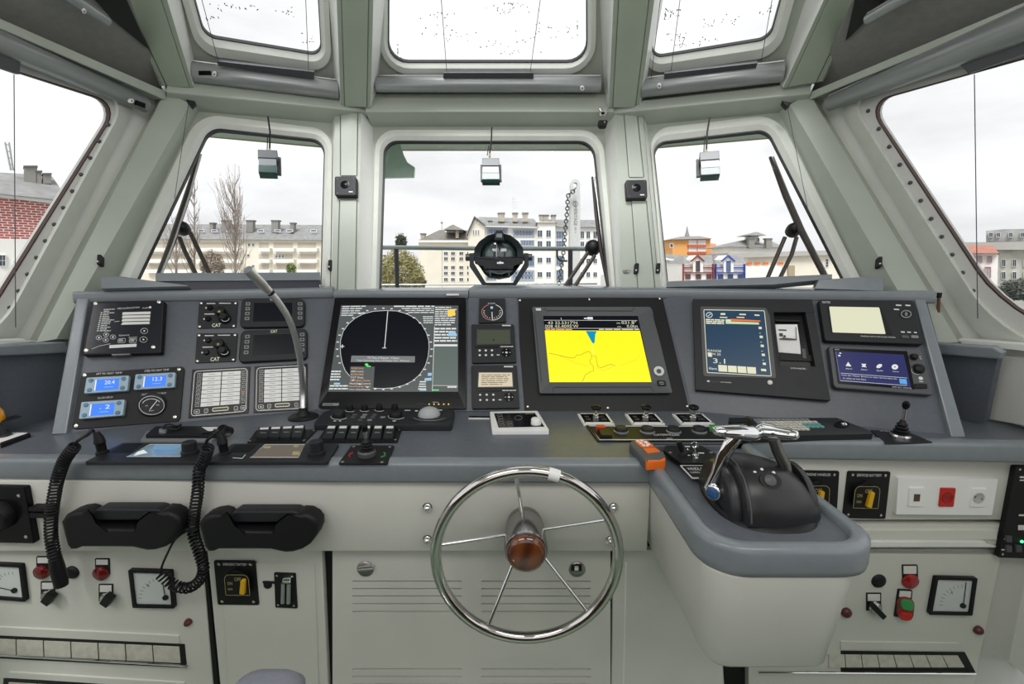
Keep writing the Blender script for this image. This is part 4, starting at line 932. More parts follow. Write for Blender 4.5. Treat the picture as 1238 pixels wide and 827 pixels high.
# 6 radar
q = [(405, 360), (563, 360), (563, 494), (384.5, 493)]
s = A7(155, 108, 965, 110, 962, 705, 65, 705)
RD = Dev('radar_display', 'large square black radar display with a round dark sweep area at the console centre left', 'display', PC, *cen(q)); d = RD
d.part('bezel', lambda mb: mb.ring(PC, rq(q, 2, 3), rq(s, .3, 3), 0, .022, M['blackgloss'], .018))
d.part('screen', lambda mb: mb.slab(PC, s, .0, .016, M['scr_grey']))
def f(mb):
    h = .0165; cx, cy = A7(455, 410); P = A7
    mb.flat(PC, P(150, 400, 152, 350, 170, 290, 205, 240, 250, 200, 310, 168, 380, 150, 460, 145, 540, 148, 610, 168, 670, 200, 715, 245, 745, 300, 760, 350, 763, 400, 755, 470, 735, 530, 700, 585, 650, 630, 590, 660, 520, 678, 440, 684, 378, 680, 385, 532, 220, 530, 218, 600, 185, 560, 165, 510, 153, 450), h, M['scr_black'])
    mb.line(PC, P(218, 600, 185, 560, 165, 510, 153, 450, 150, 400, 152, 350, 170, 290, 205, 240, 250, 200, 310, 168, 380, 150, 460, 145, 540, 148, 610, 168, 670, 200, 715, 245, 745, 300, 760, 350, 763, 400, 755, 470, 735, 530, 700, 585, 650, 630, 590, 660, 520, 678, 440, 684, 378, 680), .55, h + .0003, M['scr_ink'])
    mb.flat(PC, P(382, 532, 388, 532, 378, 680, 358, 684, 208, 700, 205, 690, 215, 600, 222, 532), h + .0003, M['scr_grey'])
    mb.line(PC, P(478, 150, 456, 402), .9, h + .0004, M['scr_ink']); mb.line(PC, P(440, 403, 468, 403), .7, h + .0004, M['scr_ink'])
    mb.line(PC, P(152, 392, 178, 392), .9, h + .0004, M['scr_ink']); mb.line(PC, P(165, 380, 163, 405), .9, h + .0004, M['scr_ink'])
    mb.flat(PC, P(228, 456, 666, 460, 664, 503, 222, 500), h + .0004, scr('screen_box', (.16, .17, .17)))
    mb.text(PC, 'TX Time of Scanner : 4 hours', P(338, 463, 556, 465, 556, 480, 336, 478), h + .0006, M['scr_ink']); mb.text(PC, 'Total Operating Time of Display Unit : 28 hours', P(264, 483, 628, 486, 627, 500, 262, 497), h + .0006, M['scr_ink'])
    mb.flat(PC, ell(P(332, 518), 2.2, 1.5, 10), h + .0006, M['scr_green']); mb.flat(PC, P(335, 524, 362, 527, 358, 534, 330, 532), h + .0006, M['scr_green'])
    for k, (t, c) in enumerate((('ACQ/Cancel', 1), ('ARPA Control', 0), ('ATA/AIS', 1), ('TGT Data', 0), ('TGT/Select Center', 1), ('Mark/Set Control', 0), ('Plot/Display Data', 1), ('Own Ship/Display', 0))):
        y = 537 + 21 * k; mb.text(PC, t, P(226 - 2 * k, y, (310 if k < 4 else 358), y, (310 if k < 4 else 358), y + 13, 225 - 2 * k, y + 13), h + .0006, M['scr_orange'] if c else M['scr_ink'])
    for a in range(0, 360, 10):
        if 135 < a < 155: continue
        ra = math.radians(a); x = 455 + 326 * math.cos(ra) - 18 * math.sin(ra) * (math.sin(ra) < 0 and -1 or 1) * .4; y = 412 + 287 * math.sin(ra) * (.97 if math.sin(ra) > 0 else .985)
        if y < 700: mb.flat(PC, [P(x - 8, y - 4), P(x + 8, y - 4), P(x + 8, y + 3), P(x - 8, y + 3)], h + .0004, M['scr_ink'])
    bars(mb, PC, P(165, 115, 400, 110, 320, 190, 155, 190), h + .0004, M['scr_ink'], 5, 0, .9, .4, .5, 11)
    bars(mb, PC, P(520, 112, 800, 112, 800, 240, 640, 240), h + .0004, M['scr_ink'], 7, 0, 1, .4, .1, 12) if False else bars(mb, PC, P(520, 112, 800, 112, 800, 128, 520, 128), h + .0004, M['scr_ink'], 1, 0, 1, .5, 0, 12)
    bars(mb, PC, P(570, 128, 800, 128, 800, 170, 640, 170), h + .0004, M['scr_ink'], 3, 0, 1, .4, .1, 13); bars(mb, PC, P(720, 185, 795, 185, 795, 240, 725, 240), h + .0004, M['scr_ink'], 4, 0, 1, .4, .2, 14)
    bars(mb, PC, P(805, 120, 960, 120, 958, 255, 800, 255), h + .0004, M['scr_ink'], 9, 0, 1, .45, .3, 15); bars(mb, PC, P(800, 265, 958, 265, 957, 370, 797, 370), h + .0004, M['scr_ink'], 5, 0, 1, .5, .15, 16)
    mb.flat(PC, P(892, 138, 942, 138, 942, 182, 890, 182), h + .0007, M['scr_amber']); mb.flat(PC, P(898, 290, 945, 290, 955, 322, 896, 322), h + .0007, M['scr_lb'])
    mb.line(PC, P(800, 255, 796, 375, 790, 560, 785, 700), .6, h + .0005, M['scr_ink']); mb.flat(PC, P(798, 378, 958, 378, 958, 392, 797, 392), h + .0005, M['scr_ink']); mb.flat(PC, P(797, 395, 958, 395, 960, 660, 787, 660), h + .0005, scr('screen_green_grey', (.10, .125, .115)))
    bars(mb, PC, P(90, 560, 165, 560, 155, 635, 78, 635), h + .0004, M['scr_ink'], 4, 0, 1, .5, .2, 17); mb.flat(PC, P(108, 643, 150, 643, 148, 656, 105, 656), h + .0006, M['scr_lb']); bars(mb, PC, P(80, 660, 205, 660, 205, 700, 70, 700), h + .0004, M['scr_ink'], 2, 0, 1, .45, 0, 18)
    mb.flat(PC, P(755, 575, 782, 575, 780, 595, 753, 595), h + .0005, M['scr_lb']); mb.flat(PC, P(733, 612, 780, 608, 778, 628, 730, 630), h + .0005, M['scr_lb']); bars(mb, PC, P(700, 632, 745, 632, 743, 698, 684, 698), h + .0005, M['scr_ink'], 4, 0, 1, .5, .1, 19); mb.flat(PC, P(700, 688, 745, 688, 743, 698, 697, 698), h + .0008, M['scr_lb'])
    mb.line(PC, P(787, 662, 958, 664), .5, h + .0006, M['scr_ink']); bars(mb, PC, P(890, 668, 955, 668, 955, 684, 888, 684), h + .0006, M['scr_ink'], 1, 0, 1, .6, 0, 20); mb.flat(PC, P(788, 690, 830, 690, 830, 697, 787, 697), h + .0006, M['scr_green'])
d.part('screen_graphics', f, smooth=0)
def f(mb):
    mb.slab(PC, rq(A7(30, 783, 143, 783, 138, 803, 25, 803), 1, 3), .0195, .0215, M['grey'], .0005); mb.text(PC, 'RADAR', A7(40, 788, 100, 788, 98, 798, 38, 798), .022, M['blackgloss'])
    mb.slab(PC, A7(680, 782, 738, 782, 738, 797, 678, 797), .0195, .0215, M['black'])
    mb.text(PC, 'BRILL', A7(790, 774, 830, 774, 830, 780, 790, 780), .022, M['print'])
d.part('maker_plate', f)
d.part('leds', lambda mb: [mb.knob(PC, *A7(x, 791), [(.0035, 0), (.003, .002), (.0001, .0025)], M['scr_amber'], 8, .0215) for x in (763, 797, 829, 864, 897)])
d.part('handle_slot', lambda mb: mb.slab(PC, A7(882, 28, 968, 28, 970, 41, 882, 41), .03, .034, M['print'], .001))
# strip of brighter trim around the centre column
mb = MB(); mb.slab(PC, [(566, 360), (624, 360), (634, 497), (564, 497)], 0, .004, M['worktop'], .001); mb.build('centre_panel', con)
# rudder indicator
q = B1(92, 50, 240, 50, 244, 186, 88, 190)
d = Dev('rudder_indicator', 'small square black rudder angle dial at the top of the centre column', 'gauge', PC, *cen(q))
d.part('case', lambda mb: mb.slab(PC, rq(q, 1, 3), 0, .02, M['charcoal'], .002))
c0 = B1(165, 130)
def f(mb):
    mb.line(PC, ell(c0, 12.5, 9.5, 16, 90, 250), .8, .0206, mat('dial_red', (.5, .2, .18), .4)); mb.line(PC, ell(c0, 12.5, 9.5, 16, -70, 90), .8, .0206, M['print'])
    for k in range(13):
        a = math.radians(-15 + 210 * k / 12); mb.line(PC, [(c0[0] + 9 * math.cos(a), c0[1] + 6.5 * math.sin(a)), (c0[0] + 11 * math.cos(a), c0[1] + 8 * math.sin(a))], .7, .0206, M['print'])
    mb.text(PC, 'RUDDER', B1(142, 76, 184, 76, 184, 83, 142, 83), .0206, M['print']); mb.flat(PC, B1(156, 97, 170, 97, 170, 110, 156, 110), .0206, M['scr_lb'])
d.part('dial_print', f, smooth=0)
d.part('needle', lambda mb: mb.line(PC, [B1(167, 172), B1(164, 128)], 1.1, .022, M['print']))
# autopilot / data heads
def head(q, s, name, label, scm, txt):
    d = Dev(name, label, 'display', PC, *cen(q), 0, 'small square data displays')
    d.part('case', lambda mb: mb.slab(PC, rq(q, 1.5, 4), 0, .022, M['charcoal'], .003))
    d.part('screen_hood', lambda mb: mb.ring(PC, rq([(s[0][0] - 1.5, s[0][1] - 1.5), (s[1][0] + 1.5, s[1][1] - 1.5), (s[2][0] + 1.5, s[2][1] + 1.5), (s[3][0] - 1.5, s[3][1] + 1.5)], .5, 2), rq(s, .3, 2), .022, .027, M['graphite'], .022))
    d.part('screen', lambda mb: mb.slab(PC, s, .02, .0226, scm))
    def f(mb):
        if txt: bars(mb, PC, sub(s, .08, .14, .95, .95), .023, M['ink2'], 6, 0, 1, .35, .5, 31)
        else: mb.flat(PC, ell(bil(s, .5, .75), 1.2, .9, 8), .023, M['black'])
        mb.flat(PC, sub(q, .08, .585, .62, .61), .0226, M['blackgloss']); bars(mb, PC, sub(q, .66, .575, .95, .605), .0226, M['print'], 1, 0, 1, .7, 0, 3)
        for k, (u, v) in enumerate(((.18, .68), (.32, .68), (.46, .68), (.18, .80), (.32, .80), (.46, .80), (.60, .80))): mb.flat(PC, ell(bil(q, u, v), 1.5 if k < 6 else 2, 1.3 if k < 6 else .7, 8), .0226, M['print'])
        mb.flat(PC, sub(q, .72, .02, .92, .05), .0226, M['print'])
    d.part('print', f, smooth=0)
    c = bil(q, .79, .74)
    d.part('cursor_pad', lambda mb: (mb.slab(PC, ell(c, 6.2, 5.4, 20), .022, .0245, M['blackgloss'], .001), mb.flat(PC, ell(c, 1.6, 1.2, 8), .0248, M['print']), [mb.flat(PC, ell((c[0] + dx, c[1] + dy), .7, .6, 6), .0248, M['print']) for dx, dy in ((4.2, 0), (-4.2, 0), (0, 3.8), (0, -3.8))]))
M['ink2'] = mat('screen_print_dark', (.12, .10, .07), .5)
head(B1(47, 198, 290, 198, 303, 416, 50, 420), B1(85, 232, 262, 232, 266, 306, 82, 308), 'data_display', 'square black data display with an unlit green grey screen in the centre column', M['scr_lcd'], 0)
head(B1(45, 432, 305, 432, 322, 678, 50, 682), B1(90, 475, 278, 475, 283, 554, 86, 556), 'data_display', 'square black data display with a lit beige screen, foot of the centre column', M['scr_beige'], 1)
# chart plotter
q = [(626.5, 361), (801, 360), (834, 498), (631, 498)]
CPn = Dev('chart_plotter', 'chart plotter with bright yellow map screen and grey bezel on a black panel', 'display', PC, *cen(q)); d = CPn
d.part('mounting_plate', lambda mb: mb.slab(PC, q, 0, .003, M['black']))
d.part('screws', lambda mb: screws(mb, PC, [(628.5, 363), B2(505, 42), B2(1028, 37), (638, 491.5), (735, 493), (831, 491)], .003, .005))
b = B2(82, 98, 965, 98, 1120, 735, 138, 738); s = B2(163, 165, 865, 165, 968, 656, 210, 658)
d.part('bezel', lambda mb: mb.ring(PC, rq(b, [2, 4, 2, 2], 4), rq(s, .3, 4), .003, .03, M['graphite'], .024))
d.part('bezel_lines', lambda mb: [mb.line(PC, l, .5, .0306, M['black']) for l in (B2(168, 103, 188, 126, 825, 128, 838, 103), B2(235, 730, 240, 693, 960, 690, 985, 728), B2(88, 135, 100, 170, 150, 640, 148, 660), B2(965, 150, 985, 190, 1065, 480, 1072, 530))], smooth=0)
d.part('screen', lambda mb: (mb.slab(PC, s, .01, .022, M['scr_black']), mb.flat(PC, B2(175, 272, 880, 275, 966, 655, 211, 656), .0225, M['scr_yel'])))
def f(mb):
    h = .023; P = B2
    mb.flat(PC, P(478, 276, 562, 278, 550, 300, 545, 360, 538, 372, 525, 362), h, M['scr_teal'])
    br = scr('chart_line', (.30, .24, .02)); br2 = scr('chart_line_faint', (.62, .50, .03))
    mb.line(PC, P(205, 440, 280, 457, 370, 477, 395, 474, 418, 450, 428, 460, 445, 450, 500, 427, 512, 435, 522, 462, 552, 458, 560, 500, 568, 538, 590, 550, 640, 530, 665, 523, 700, 535), .6, h, br)
    mb.line(PC, P(520, 463, 522, 485, 508, 490, 515, 520, 533, 535, 536, 572, 505, 582, 495, 592, 475, 600, 460, 640, 450, 650), .6, h, br)
    mb.line(PC, P(285, 460, 400, 510, 500, 538), .4, h, br2); mb.line(PC, P(560, 545, 600, 573, 640, 560, 680, 540), .4, h, br2); mb.line(PC, P(730, 530, 780, 515, 850, 492, 880, 455), .35, h, br2)
    mb.line(PC, P(522, 378, 545, 458), .35, h, scr('chart_heading', (.9, .85, .4)))
    mb.line(PC, P(168, 197, 860, 199), .4, h, M['scr_ink']); mb.line(PC, P(172, 256, 872, 258), .4, h, M['scr_ink']); mb.line(PC, P(295, 178, 298, 195), .5, h, M['scr_ink'])
    mb.flat(PC, P(490, 173, 530, 173, 532, 192, 492, 192), h, M['scr_ink']); mb.flat(PC, P(466, 179, 490, 179, 490, 188, 466, 188), h, M['scr_ink'])
    mb.text(PC, "43 32.5317'N", P(197, 205, 415, 205, 417, 226, 198, 226), h, M['scr_cream']); mb.text(PC, "008 43.4095'W", P(176, 230, 425, 230, 426, 251, 178, 251), h, M['scr_cream'])
    mb.text(PC, "031.8°", P(742, 202, 850, 202, 856, 225, 745, 225), h, M['scr_cream']); mb.text(PC, "0.0kn", P(782, 230, 860, 230, 862, 251, 784, 251), h, M['scr_cream']); mb.text(PC, 'HDG', P(706, 214, 734, 214, 735, 224, 708, 224), h, M['scr_cream']); mb.text(PC, 'SOG', P(712, 240, 740, 240, 741, 249, 713, 249), h, M['scr_cream'])
    bars(mb, PC, P(180, 261, 380, 262, 382, 271, 182, 271), h, M['scr_orange'], 1, 0, 1, .8, 0, 41); bars(mb, PC, P(575, 261, 875, 262, 877, 271, 578, 271), h, M['scr_cream'], 1, 0, 1, .7, 0, 42)
d.part('screen_graphics', f, smooth=0)
d.part('maker_plate', lambda mb: mb.slab(PC, B2(108, 108, 146, 108, 148, 126, 110, 126), .03, .031, M['print']))
c = B2(1020, 575); k = PC.ppm(*c)
d.part('dial_button', lambda mb: (mb.knob(PC, *c, [(6.2 * k, 0), (6 * k, .004), (4.6 * k, .006), (3.2 * k, .004)], M['print'], 22, .03), mb.knob(PC, *c, [(3 * k, 0), (2.6 * k, .004), (.0001, .005)], M['graphite'], 14, .033)), label='round white push dial')
d.part('square_button', lambda mb: (mb.slab(PC, rq(B2(1006, 640, 1068, 642, 1078, 684, 1014, 682), 1.5, 3), .03, .033, M['black'], .001), mb.line(PC, B2(1025, 655, 1052, 656, 1056, 670, 1030, 669), .4, .0334, M['print'], True)))
# DSC / navtex touch unit
q = B4(50, 10, 965, 14, 1108, 788, 72, 706)
d = Dev('depth_sounder', 'dark console unit with tall navy screen and open paper printer bay on the right panel', 'display', PR, *cen(q))
bay = B4(668, 110, 915, 113, 992, 532, 722, 520)
def f(mb):
    # housing front with an opening for the printer bay
    h1 = .034; o = rq(q, 3, 4)
    ls = [q[0], bil(q, .66, 0), bil(q, .66, 1), q[3]]
    L0 = B4(655, 12); L1 = B4(750, 760)
    a0, a1 = B4(50, 10), B4(72, 706); b0, b1 = B4(965, 14), B4(1108, 788)
    x0t, x0b = B4(655, 12), B4(762, 760)
    # left block
    mb.slab(PR, [a0, B4(652, 12), B4(757, 760), a1], 0, h1, M['charcoal'], .0)
    mb.slab(PR, [B4(652, 12), b0, B4(984, 110), B4(665, 110)], 0, h1, M['charcoal'], .0)
    mb.slab(PR, [B4(722, 520), B4(1058, 532), b1, B4(757, 760)], 0, h1, M['charcoal'], .0)
    mb.slab(PR, [B4(915, 112), B4(983, 112), B4(1060, 534), B4(992, 532)], 0, h1, M['charcoal'], .0)
    mb.slab(PR, [B4(648, 110), B4(668, 110), B4(722, 520), B4(700, 520)], 0, h1, M['charcoal'], .0)
d.part('housing', f)
d.part('bay_lining', lambda mb: mb.slab(PR, bay, .0005, .004, M['blackgloss']))
def f(mb):
    N = 6; R0 = []
    pts = []
    for k in range(N + 1):
        t = k / N; y0 = 205 + 165 * t; hh = .016 + .013 * math.sin(math.pi * min(1, .25 + t * .75))
        pts.append((PR.pt(*B4(682 + 20 * t, y0), hh), PR.pt(*B4(852 + 22 * t, y0), hh)))
    pts.append((PR.pt(*B4(708, 418), .010), PR.pt(*B4(880, 432), .010)))
    a = [p for p, _ in pts]; b = [p for _, p in pts]
    n = len(a); mb.add(a + b + [p - PR.n * .006 for p in a] + [p - PR.n * .006 for p in b], [[i, i + 1, n + i + 1, n + i] for i in range(n - 1)] + [[2 * n + i, 2 * n + i + 1, 3 * n + i + 1, 3 * n + i] for i in range(n - 1)] + [[i, i + 1, 2 * n + i + 1, 2 * n + i] for i in range(n - 1)] + [[n + i, n + i + 1, 3 * n + i + 1, 3 * n + i] for i in range(n - 1)], M['white'])
o = d.part('paper_roll', f, label='white paper roll with black print')
d.part('paper_print', lambda mb: [mb.flat(PR, B4(*c), .0312, M['ink']) for c in ((708, 242, 768, 244, 770, 254, 710, 252), (712, 272, 740, 272, 742, 296, 716, 296), (744, 288, 762, 288, 764, 304, 746, 304), (838, 225, 843, 225, 848, 325, 842, 325), (715, 310, 735, 312, 738, 322, 716, 320), (735, 306, 842, 316, 843, 326, 738, 322))], o, smooth=0)
d.part('printer_bar', lambda mb: mb.slab(PR, B4(712, 430, 975, 440, 985, 490, 720, 480), .004, .012, M['black'], .001)); d.part('paper_latch', lambda mb: mb.slab(PR, B4(885, 390, 915, 392, 925, 468, 895, 466), .004, .016, M['graphite'], .001)); d.part('paper_shaft', lambda mb: mb.slab(PR, B4(680, 165, 870, 170, 872, 185, 682, 180), .004, .02, M['black'], .001))
d.part('bay_label', lambda mb: (mb.slab(PR, B4(782, 528, 935, 536, 940, 558, 786, 550), .034, .0346, M['blackgloss']), mb.text(PR, 'DATA PRINTER', B4(804, 536, 915, 541, 917, 552, 806, 547), .035, M['print'])))
d.part('sound_holes', lambda mb: [mb.flat(PR, ell(B4(845 + 14 * (k % 5), 630 + 14 * (k // 5)), .7, .6, 6), .0345, M['black']) for k in range(20)], smooth=0)
d.part('power_knob', lambda mb: mb.knob(PR, *B4(641, 652), [(.010, 0), (.010, .003), (.006, .005), (.0001, .005)], M['print'], 16, .034))
d.part('front_print', lambda mb: (mb.slab(PR, B4(182, 636, 352, 648, 352, 660, 182, 650), .034, .0345, M['blackgloss']), mb.text(PR, 'SOUNDER', B4(262, 644, 345, 649, 345, 657, 262, 652), .035, M['print']), mb.flat(PR, B4(158, 634, 178, 636, 178, 648, 158, 646), .0346, M['print'])))
s = B4(133, 92, 598, 100, 652, 602, 160, 575)
d.part('screen_rim', lambda mb: mb.slab(PR, rq(B4(105, 66, 612, 76, 640, 140, 690, 618, 140, 605, 128, 590), 2, 3), .034, .036, M['graphite'], .0008))
def f(mb):
    P = B4; h = .0372
    mb.slab(PR, rq(s, 1, 3), .036, .0368, M['scr_navy']); mb.line(PR, rq(s, 1, 3), .8, h, M['scr_cream'], True)
    mb.line(PR, ell(P(175, 132), 3.6, 3.0, 16), .8, h, M['scr_ink'], True); mb.line(PR, P(165, 140, 186, 124), .8, h, M['scr_ink'])
    for c in ((262, 118, 298, 118, 298, 132, 262, 132), (256, 146, 314, 148, 314, 156, 256, 154), (406, 122, 456, 124, 457, 134, 407, 132), (385, 146, 444, 148, 445, 156, 386, 154), (522, 128, 560, 130, 562, 140, 524, 138)): mb.flat(PR, P(*c), h, M['scr_cream'])
    mb.flat(PR, P(340, 162, 568, 175, 568, 184, 342, 178), h, M['scr_red']); mb.flat(PR, P(300, 180, 556, 190, 558, 206, 302, 200), h, scr('screen_pale_green', (.45, .60, .35))); mb.flat(PR, P(300, 165, 340, 166, 342, 182, 302, 180), h, M['scr_cream'])
    bars(mb, PR, P(148, 162, 300, 168, 300, 208, 150, 204), h, M['scr_cream'], 3, 0, 1, .7, .1, 51)
    mb.text(PR, 'RANGE', P(162, 396, 266, 402, 266, 420, 164, 414), h, M['scr_cream']); mb.text(PR, 'M 30', P(200, 424, 262, 428, 264, 446, 202, 442), h, M['scr_cream']); mb.flat(PR, P(162, 420, 194, 422, 196, 455, 166, 452), h, M['scr_cream'])
    mb.text(PR, '3.1', P(203, 465, 297, 470, 298, 508, 206, 502), h, M['scr_cream'])
    for k in range(4): mb.flat(PR, P(243 + 74 * k, 516 + 5 * k, 310 + 74 * k, 520 + 5 * k, 314 + 74 * k, 570 + 5 * k, 247 + 74 * k, 566 + 5 * k), h, M['scr_cream'])
    mb.text(PR, 'Alarm', P(170, 532, 232, 536, 234, 556, 172, 552), h, M['scr_ink']); mb.flat(PR, P(572, 546, 612, 549, 614, 566, 574, 562), h, M['scr_cream'])
    for k in range(5): mb.flat(PR, P(554 + 8 * k, 222 + 69 * k, 578 + 8 * k, 224 + 69 * k, 579 + 8 * k, 242 + 69 * k, 555 + 8 * k, 240 + 69 * k), h, M['scr_cream']); mb.flat(PR, P(559 + 8 * k, 270 + 69 * k, 570 + 8 * k, 271 + 69 * k, 571 + 8 * k, 275 + 69 * k, 560 + 8 * k, 274 + 69 * k), h, M['scr_cream'])
d.part('screen', f, smooth=0)
# upper right: navtex
q = B5(58, 70, 737, 76, 812, 392, 104, 366)
d = Dev('weather_receiver', 'black receiver with blank cream screen at the top right end of the console', 'display', PR, *cen(q))
d.part('housing', lambda mb: mb.slab(PR, rq(q, 3, 4), 0, .036, M['charcoal'], .004))
s = B5(133, 122, 490, 128, 536, 318, 158, 306)
d.part('screen_recess', lambda mb: mb.slab(PR, rq(B5(120, 118, 500, 122, 586, 322, 150, 310), .6, 2), .036, .0375, M['black'], .0006))
d.part('screen', lambda mb: mb.slab(PR, rq(s, 1, 3), .0375, .0382, M['scr_cream']))
d.part('print', lambda mb: (mb.text(PR, 'NAVTEX', B5(82, 82, 142, 84, 144, 100, 84, 98), .0366, M['print']), mb.text(PR, 'MARINE DATA RECEIVER MODEL', B5(358, 328, 608, 338, 609, 347, 359, 337), .0366, M['print']), [mb.flat(PR, B5(*c), .0366, M['print']) for c in ((608, 107, 648, 109, 649, 118, 609, 116), (676, 108, 712, 110, 713, 119, 677, 117), (594, 137, 632, 139, 633, 147, 595, 145), (645, 298, 672, 300, 673, 309, 646, 307), (690, 300, 716, 302, 717, 310, 691, 308), (738, 302, 758, 304, 759, 312, 739, 310))]), smooth=0)
c = B5(683, 175)
d.part('cursor_pad', lambda mb: (mb.slab(PR, ell(c, 8, 5.8, 24), .036, .038, M['black'], .001), mb.line(PR, ell(c, 6, 4.2, 20), 1.4, .0385, M['grey'], True), mb.flat(PR, ell(c, 1.6, 2.4, 10), .0387, M['grey'])))
for x in (650, 718): d.part('button', lambda mb: mb.slab(PR, rq(B5(x, 325, x + 52, 328, x + 56, 348, x + 3, 346), 1, 2), .036, .040, M['graphite'] if x < 700 else M['grey'], .001))
# lower right: navy screen
q = B5(128, 395, 790, 424, 888, 756, 168, 702)
d = Dev('radio_display', 'black radio unit with a navy touch screen showing four white icons, right end of console', 'display', PR, *cen(q))
d.part('housing', lambda mb: mb.slab(PR, rq(q, 5, 4), 0, .034, M['graphite'], .005))
s = B5(175, 440, 665, 465, 718, 696, 212, 655)
d.part('bezel', lambda mb: mb.slab(PR, rq(B5(160, 418, 690, 440, 745, 715, 195, 672), 1, 3), .034, .0352, M['blackgloss'], .0006))
def f(mb):
    P = B5; h = .0364
    mb.slab(PR, s, .0352, .036, M['scr_purple'])
    mb.flat(PR, P(268, 517, 292, 550, 250, 546), h, M['scr_ink']); mb.flat(PR, P(360, 530, 398, 532, 390, 545, 402, 556, 362, 552, 372, 542), h, M['scr_ink'])
    mb.flat(PR, [P(490 + 22 * math.cos(a) * .95 , 547 + 14 * math.sin(a) - 6 * math.cos(a))for a in [k * .52 for k in range(12)]], h, M['scr_ink']); mb.flat(PR, ell(P(602, 553), 4, 3.2, 14), h, M['scr_ink']); mb.flat(PR, ell(P(602, 553), 1, .8, 8), h + .0003, M['scr_purple'])
    for i, (x, t) in enumerate(((250, 'Alarm'), (360, 'Chart'), (472, 'Radio'), (585, 'Setup'))): mb.text(PR, t, P(x, 560 + 7 * i, x + 45, 562 + 7 * i, x + 46, 571 + 7 * i, x + 1, 569 + 7 * i), h, M['scr_ink'])
    mb.line(PR, P(215, 597, 690, 632), .4, h, M['scr_ink']); mb.line(PR, P(212, 650, 690, 686), .4, h, M['scr_ink'])
    mb.text(PR, 'Push the "Menu" Button to open the function list', P(222, 606, 616, 634, 617, 646, 223, 617), h, M['scr_ink']); mb.text(PR, 'or select an icon here', P(230, 626, 395, 638, 396, 649, 231, 637), h, M['scr_ink'])
    mb.flat(PR, P(632, 637, 684, 641, 690, 677, 638, 672), h, scr('screen_tile_blue', (.10, .32, .62))); mb.flat(PR, P(205, 450, 218, 451, 219, 459, 206, 458), h, M['scr_ink']); mb.flat(PR, P(196, 466, 212, 467, 214, 478, 198, 477), h, M['scr_ink'])
    mb.flat(PR, P(178, 445, 182, 445, 214, 652, 209, 650), h, scr('screen_edge', (.12, .13, .30)))
    mb.text(PR, 'RADIO', P(174, 423, 204, 424, 204, 433, 174, 432), h, M['print']); mb.text(PR, 'VHF DSC MODEL', P(580, 690, 724, 702, 725, 711, 581, 699), h - .0005, M['print'])
d.part('screen', f, smooth=0)
for c, r in ((B5(733, 484), 4.4), (B5(768, 568), 6.6)):
    d.part('knob', lambda mb: mb.knob(PR, *c, [(r * .0033, 0), (r * .0033, .003), (r * .0027, .004), (r * .0025, .016), (r * .0018, .019), (.0001, .019)], M['black'], 20, .034))
d.part('knob_ring', lambda mb: mb.line(PR, ell(B5(763, 574), 7.2, 5.4, 22), .5, .035, M['print'], True), smooth=0)
d.part('button', lambda mb: mb.knob(PR, *B5(784, 636), [(.008, 0), (.007, .004), (.0001, .005)], M['print'], 14, .034))
d.part('button', lambda mb: mb.slab(PR, rq(B5(748, 670, 832, 672, 838, 705, 754, 705), 1, 2), .034, .042, M['black'], .002))
d.part('print', lambda mb: [mb.flat(PR, B5(*c), .0346, M['print']) for c in ((774, 654, 804, 656, 805, 661, 775, 659), (776, 478, 786, 479, 787, 484, 777, 483), (782, 492, 792, 493, 793, 498, 783, 497))], smooth=0)
# =====================================================================
#  WORKTOP ITEMS
# =====================================================================
W = W0
# gooseneck microphone
M['neck'] = mat('satin_steel', (.72, .72, .71), .28, .9)
d = Dev('gooseneck_microphone', 'steel gooseneck microphone arching over the left console from a black round base', 'microphone', W, 367, 504)
bc = W.pt(*A4(1098, 578))
d.part('base', lambda mb: mb.lathe(bc, (0, 0, 1), [(.062, 0), (.062, .004), (.055, .009), (.028, .013), (.018, .030), (.016, .042), (.012, .044)], M['black'], 28))
path = [bc + V((0, 0, .03)), atY(366, 470, 1.955), atY(362, 430, 1.90), atY(352, 392, 1.84), atY(337, 366, 1.79), atY(324, 351, 1.755)]
d.part('neck', lambda mb: mb.tube(spline(path, 6), .0125, M['neck'], 12), smooth=60)
hp = [atY(327, 354, 1.765), atY(322, 349, 1.75), atY(299.5, 326, 1.68)]
d.part('head', lambda mb: mb.tube([hp[0], hp[1], hp[1].lerp(hp[2], .12), hp[1].lerp(hp[2], .2), hp[2]], [.014, .0155, .0155, .0175, .0175], M['neck'], 16), smooth=40)
d.part('grille', lambda mb: mb.tube([hp[2], hp[2] + (hp[2] - hp[1]).normalized() * .004], [.0165, .0135], M['grey'], 16))
d.part('collar', lambda mb: mb.tube([atY(328.5, 355.5, 1.768), atY(326, 352.5, 1.762)], .0148, M['black'], 14))
# rocker banks
def rockers(label, base, quads, grp=None, white=()):
    d = Dev('rocker_switch_bank', label, 'switch', W, *cen(base), 0, 'rocker switch banks')
    d.part('plate', lambda mb: mb.slab(W, rq(base, 1, 2), 0, .006, M['black'], .001))
    for i, q in enumerate(quads):
        def f(mb, q=q):
            t = [W.pt(*q[0], .026), W.pt(*q[1], .026), W.pt(*q[2], .016), W.pt(*q[3], .016)]
            b = [V((p.x, p.y, 1.006)) for p in t]; mb.loft([b, t], M['charcoal'])
            pl = plane3(t[0], t[1], t[2])
            mb.flat(pl, sub(q, .12, .04, .88, .24), .0006, M['print']); mb.flat(pl, sub(q, .25, .52, .78, .59), .0006, M['grey'])
        d.part('rocker', f, smooth=0)
    d.part('screws', lambda mb: screws(mb, W, [bil(base, .03, .85), bil(base, .965, .85), bil(base, .97, .1)], .006, .005))
    return d
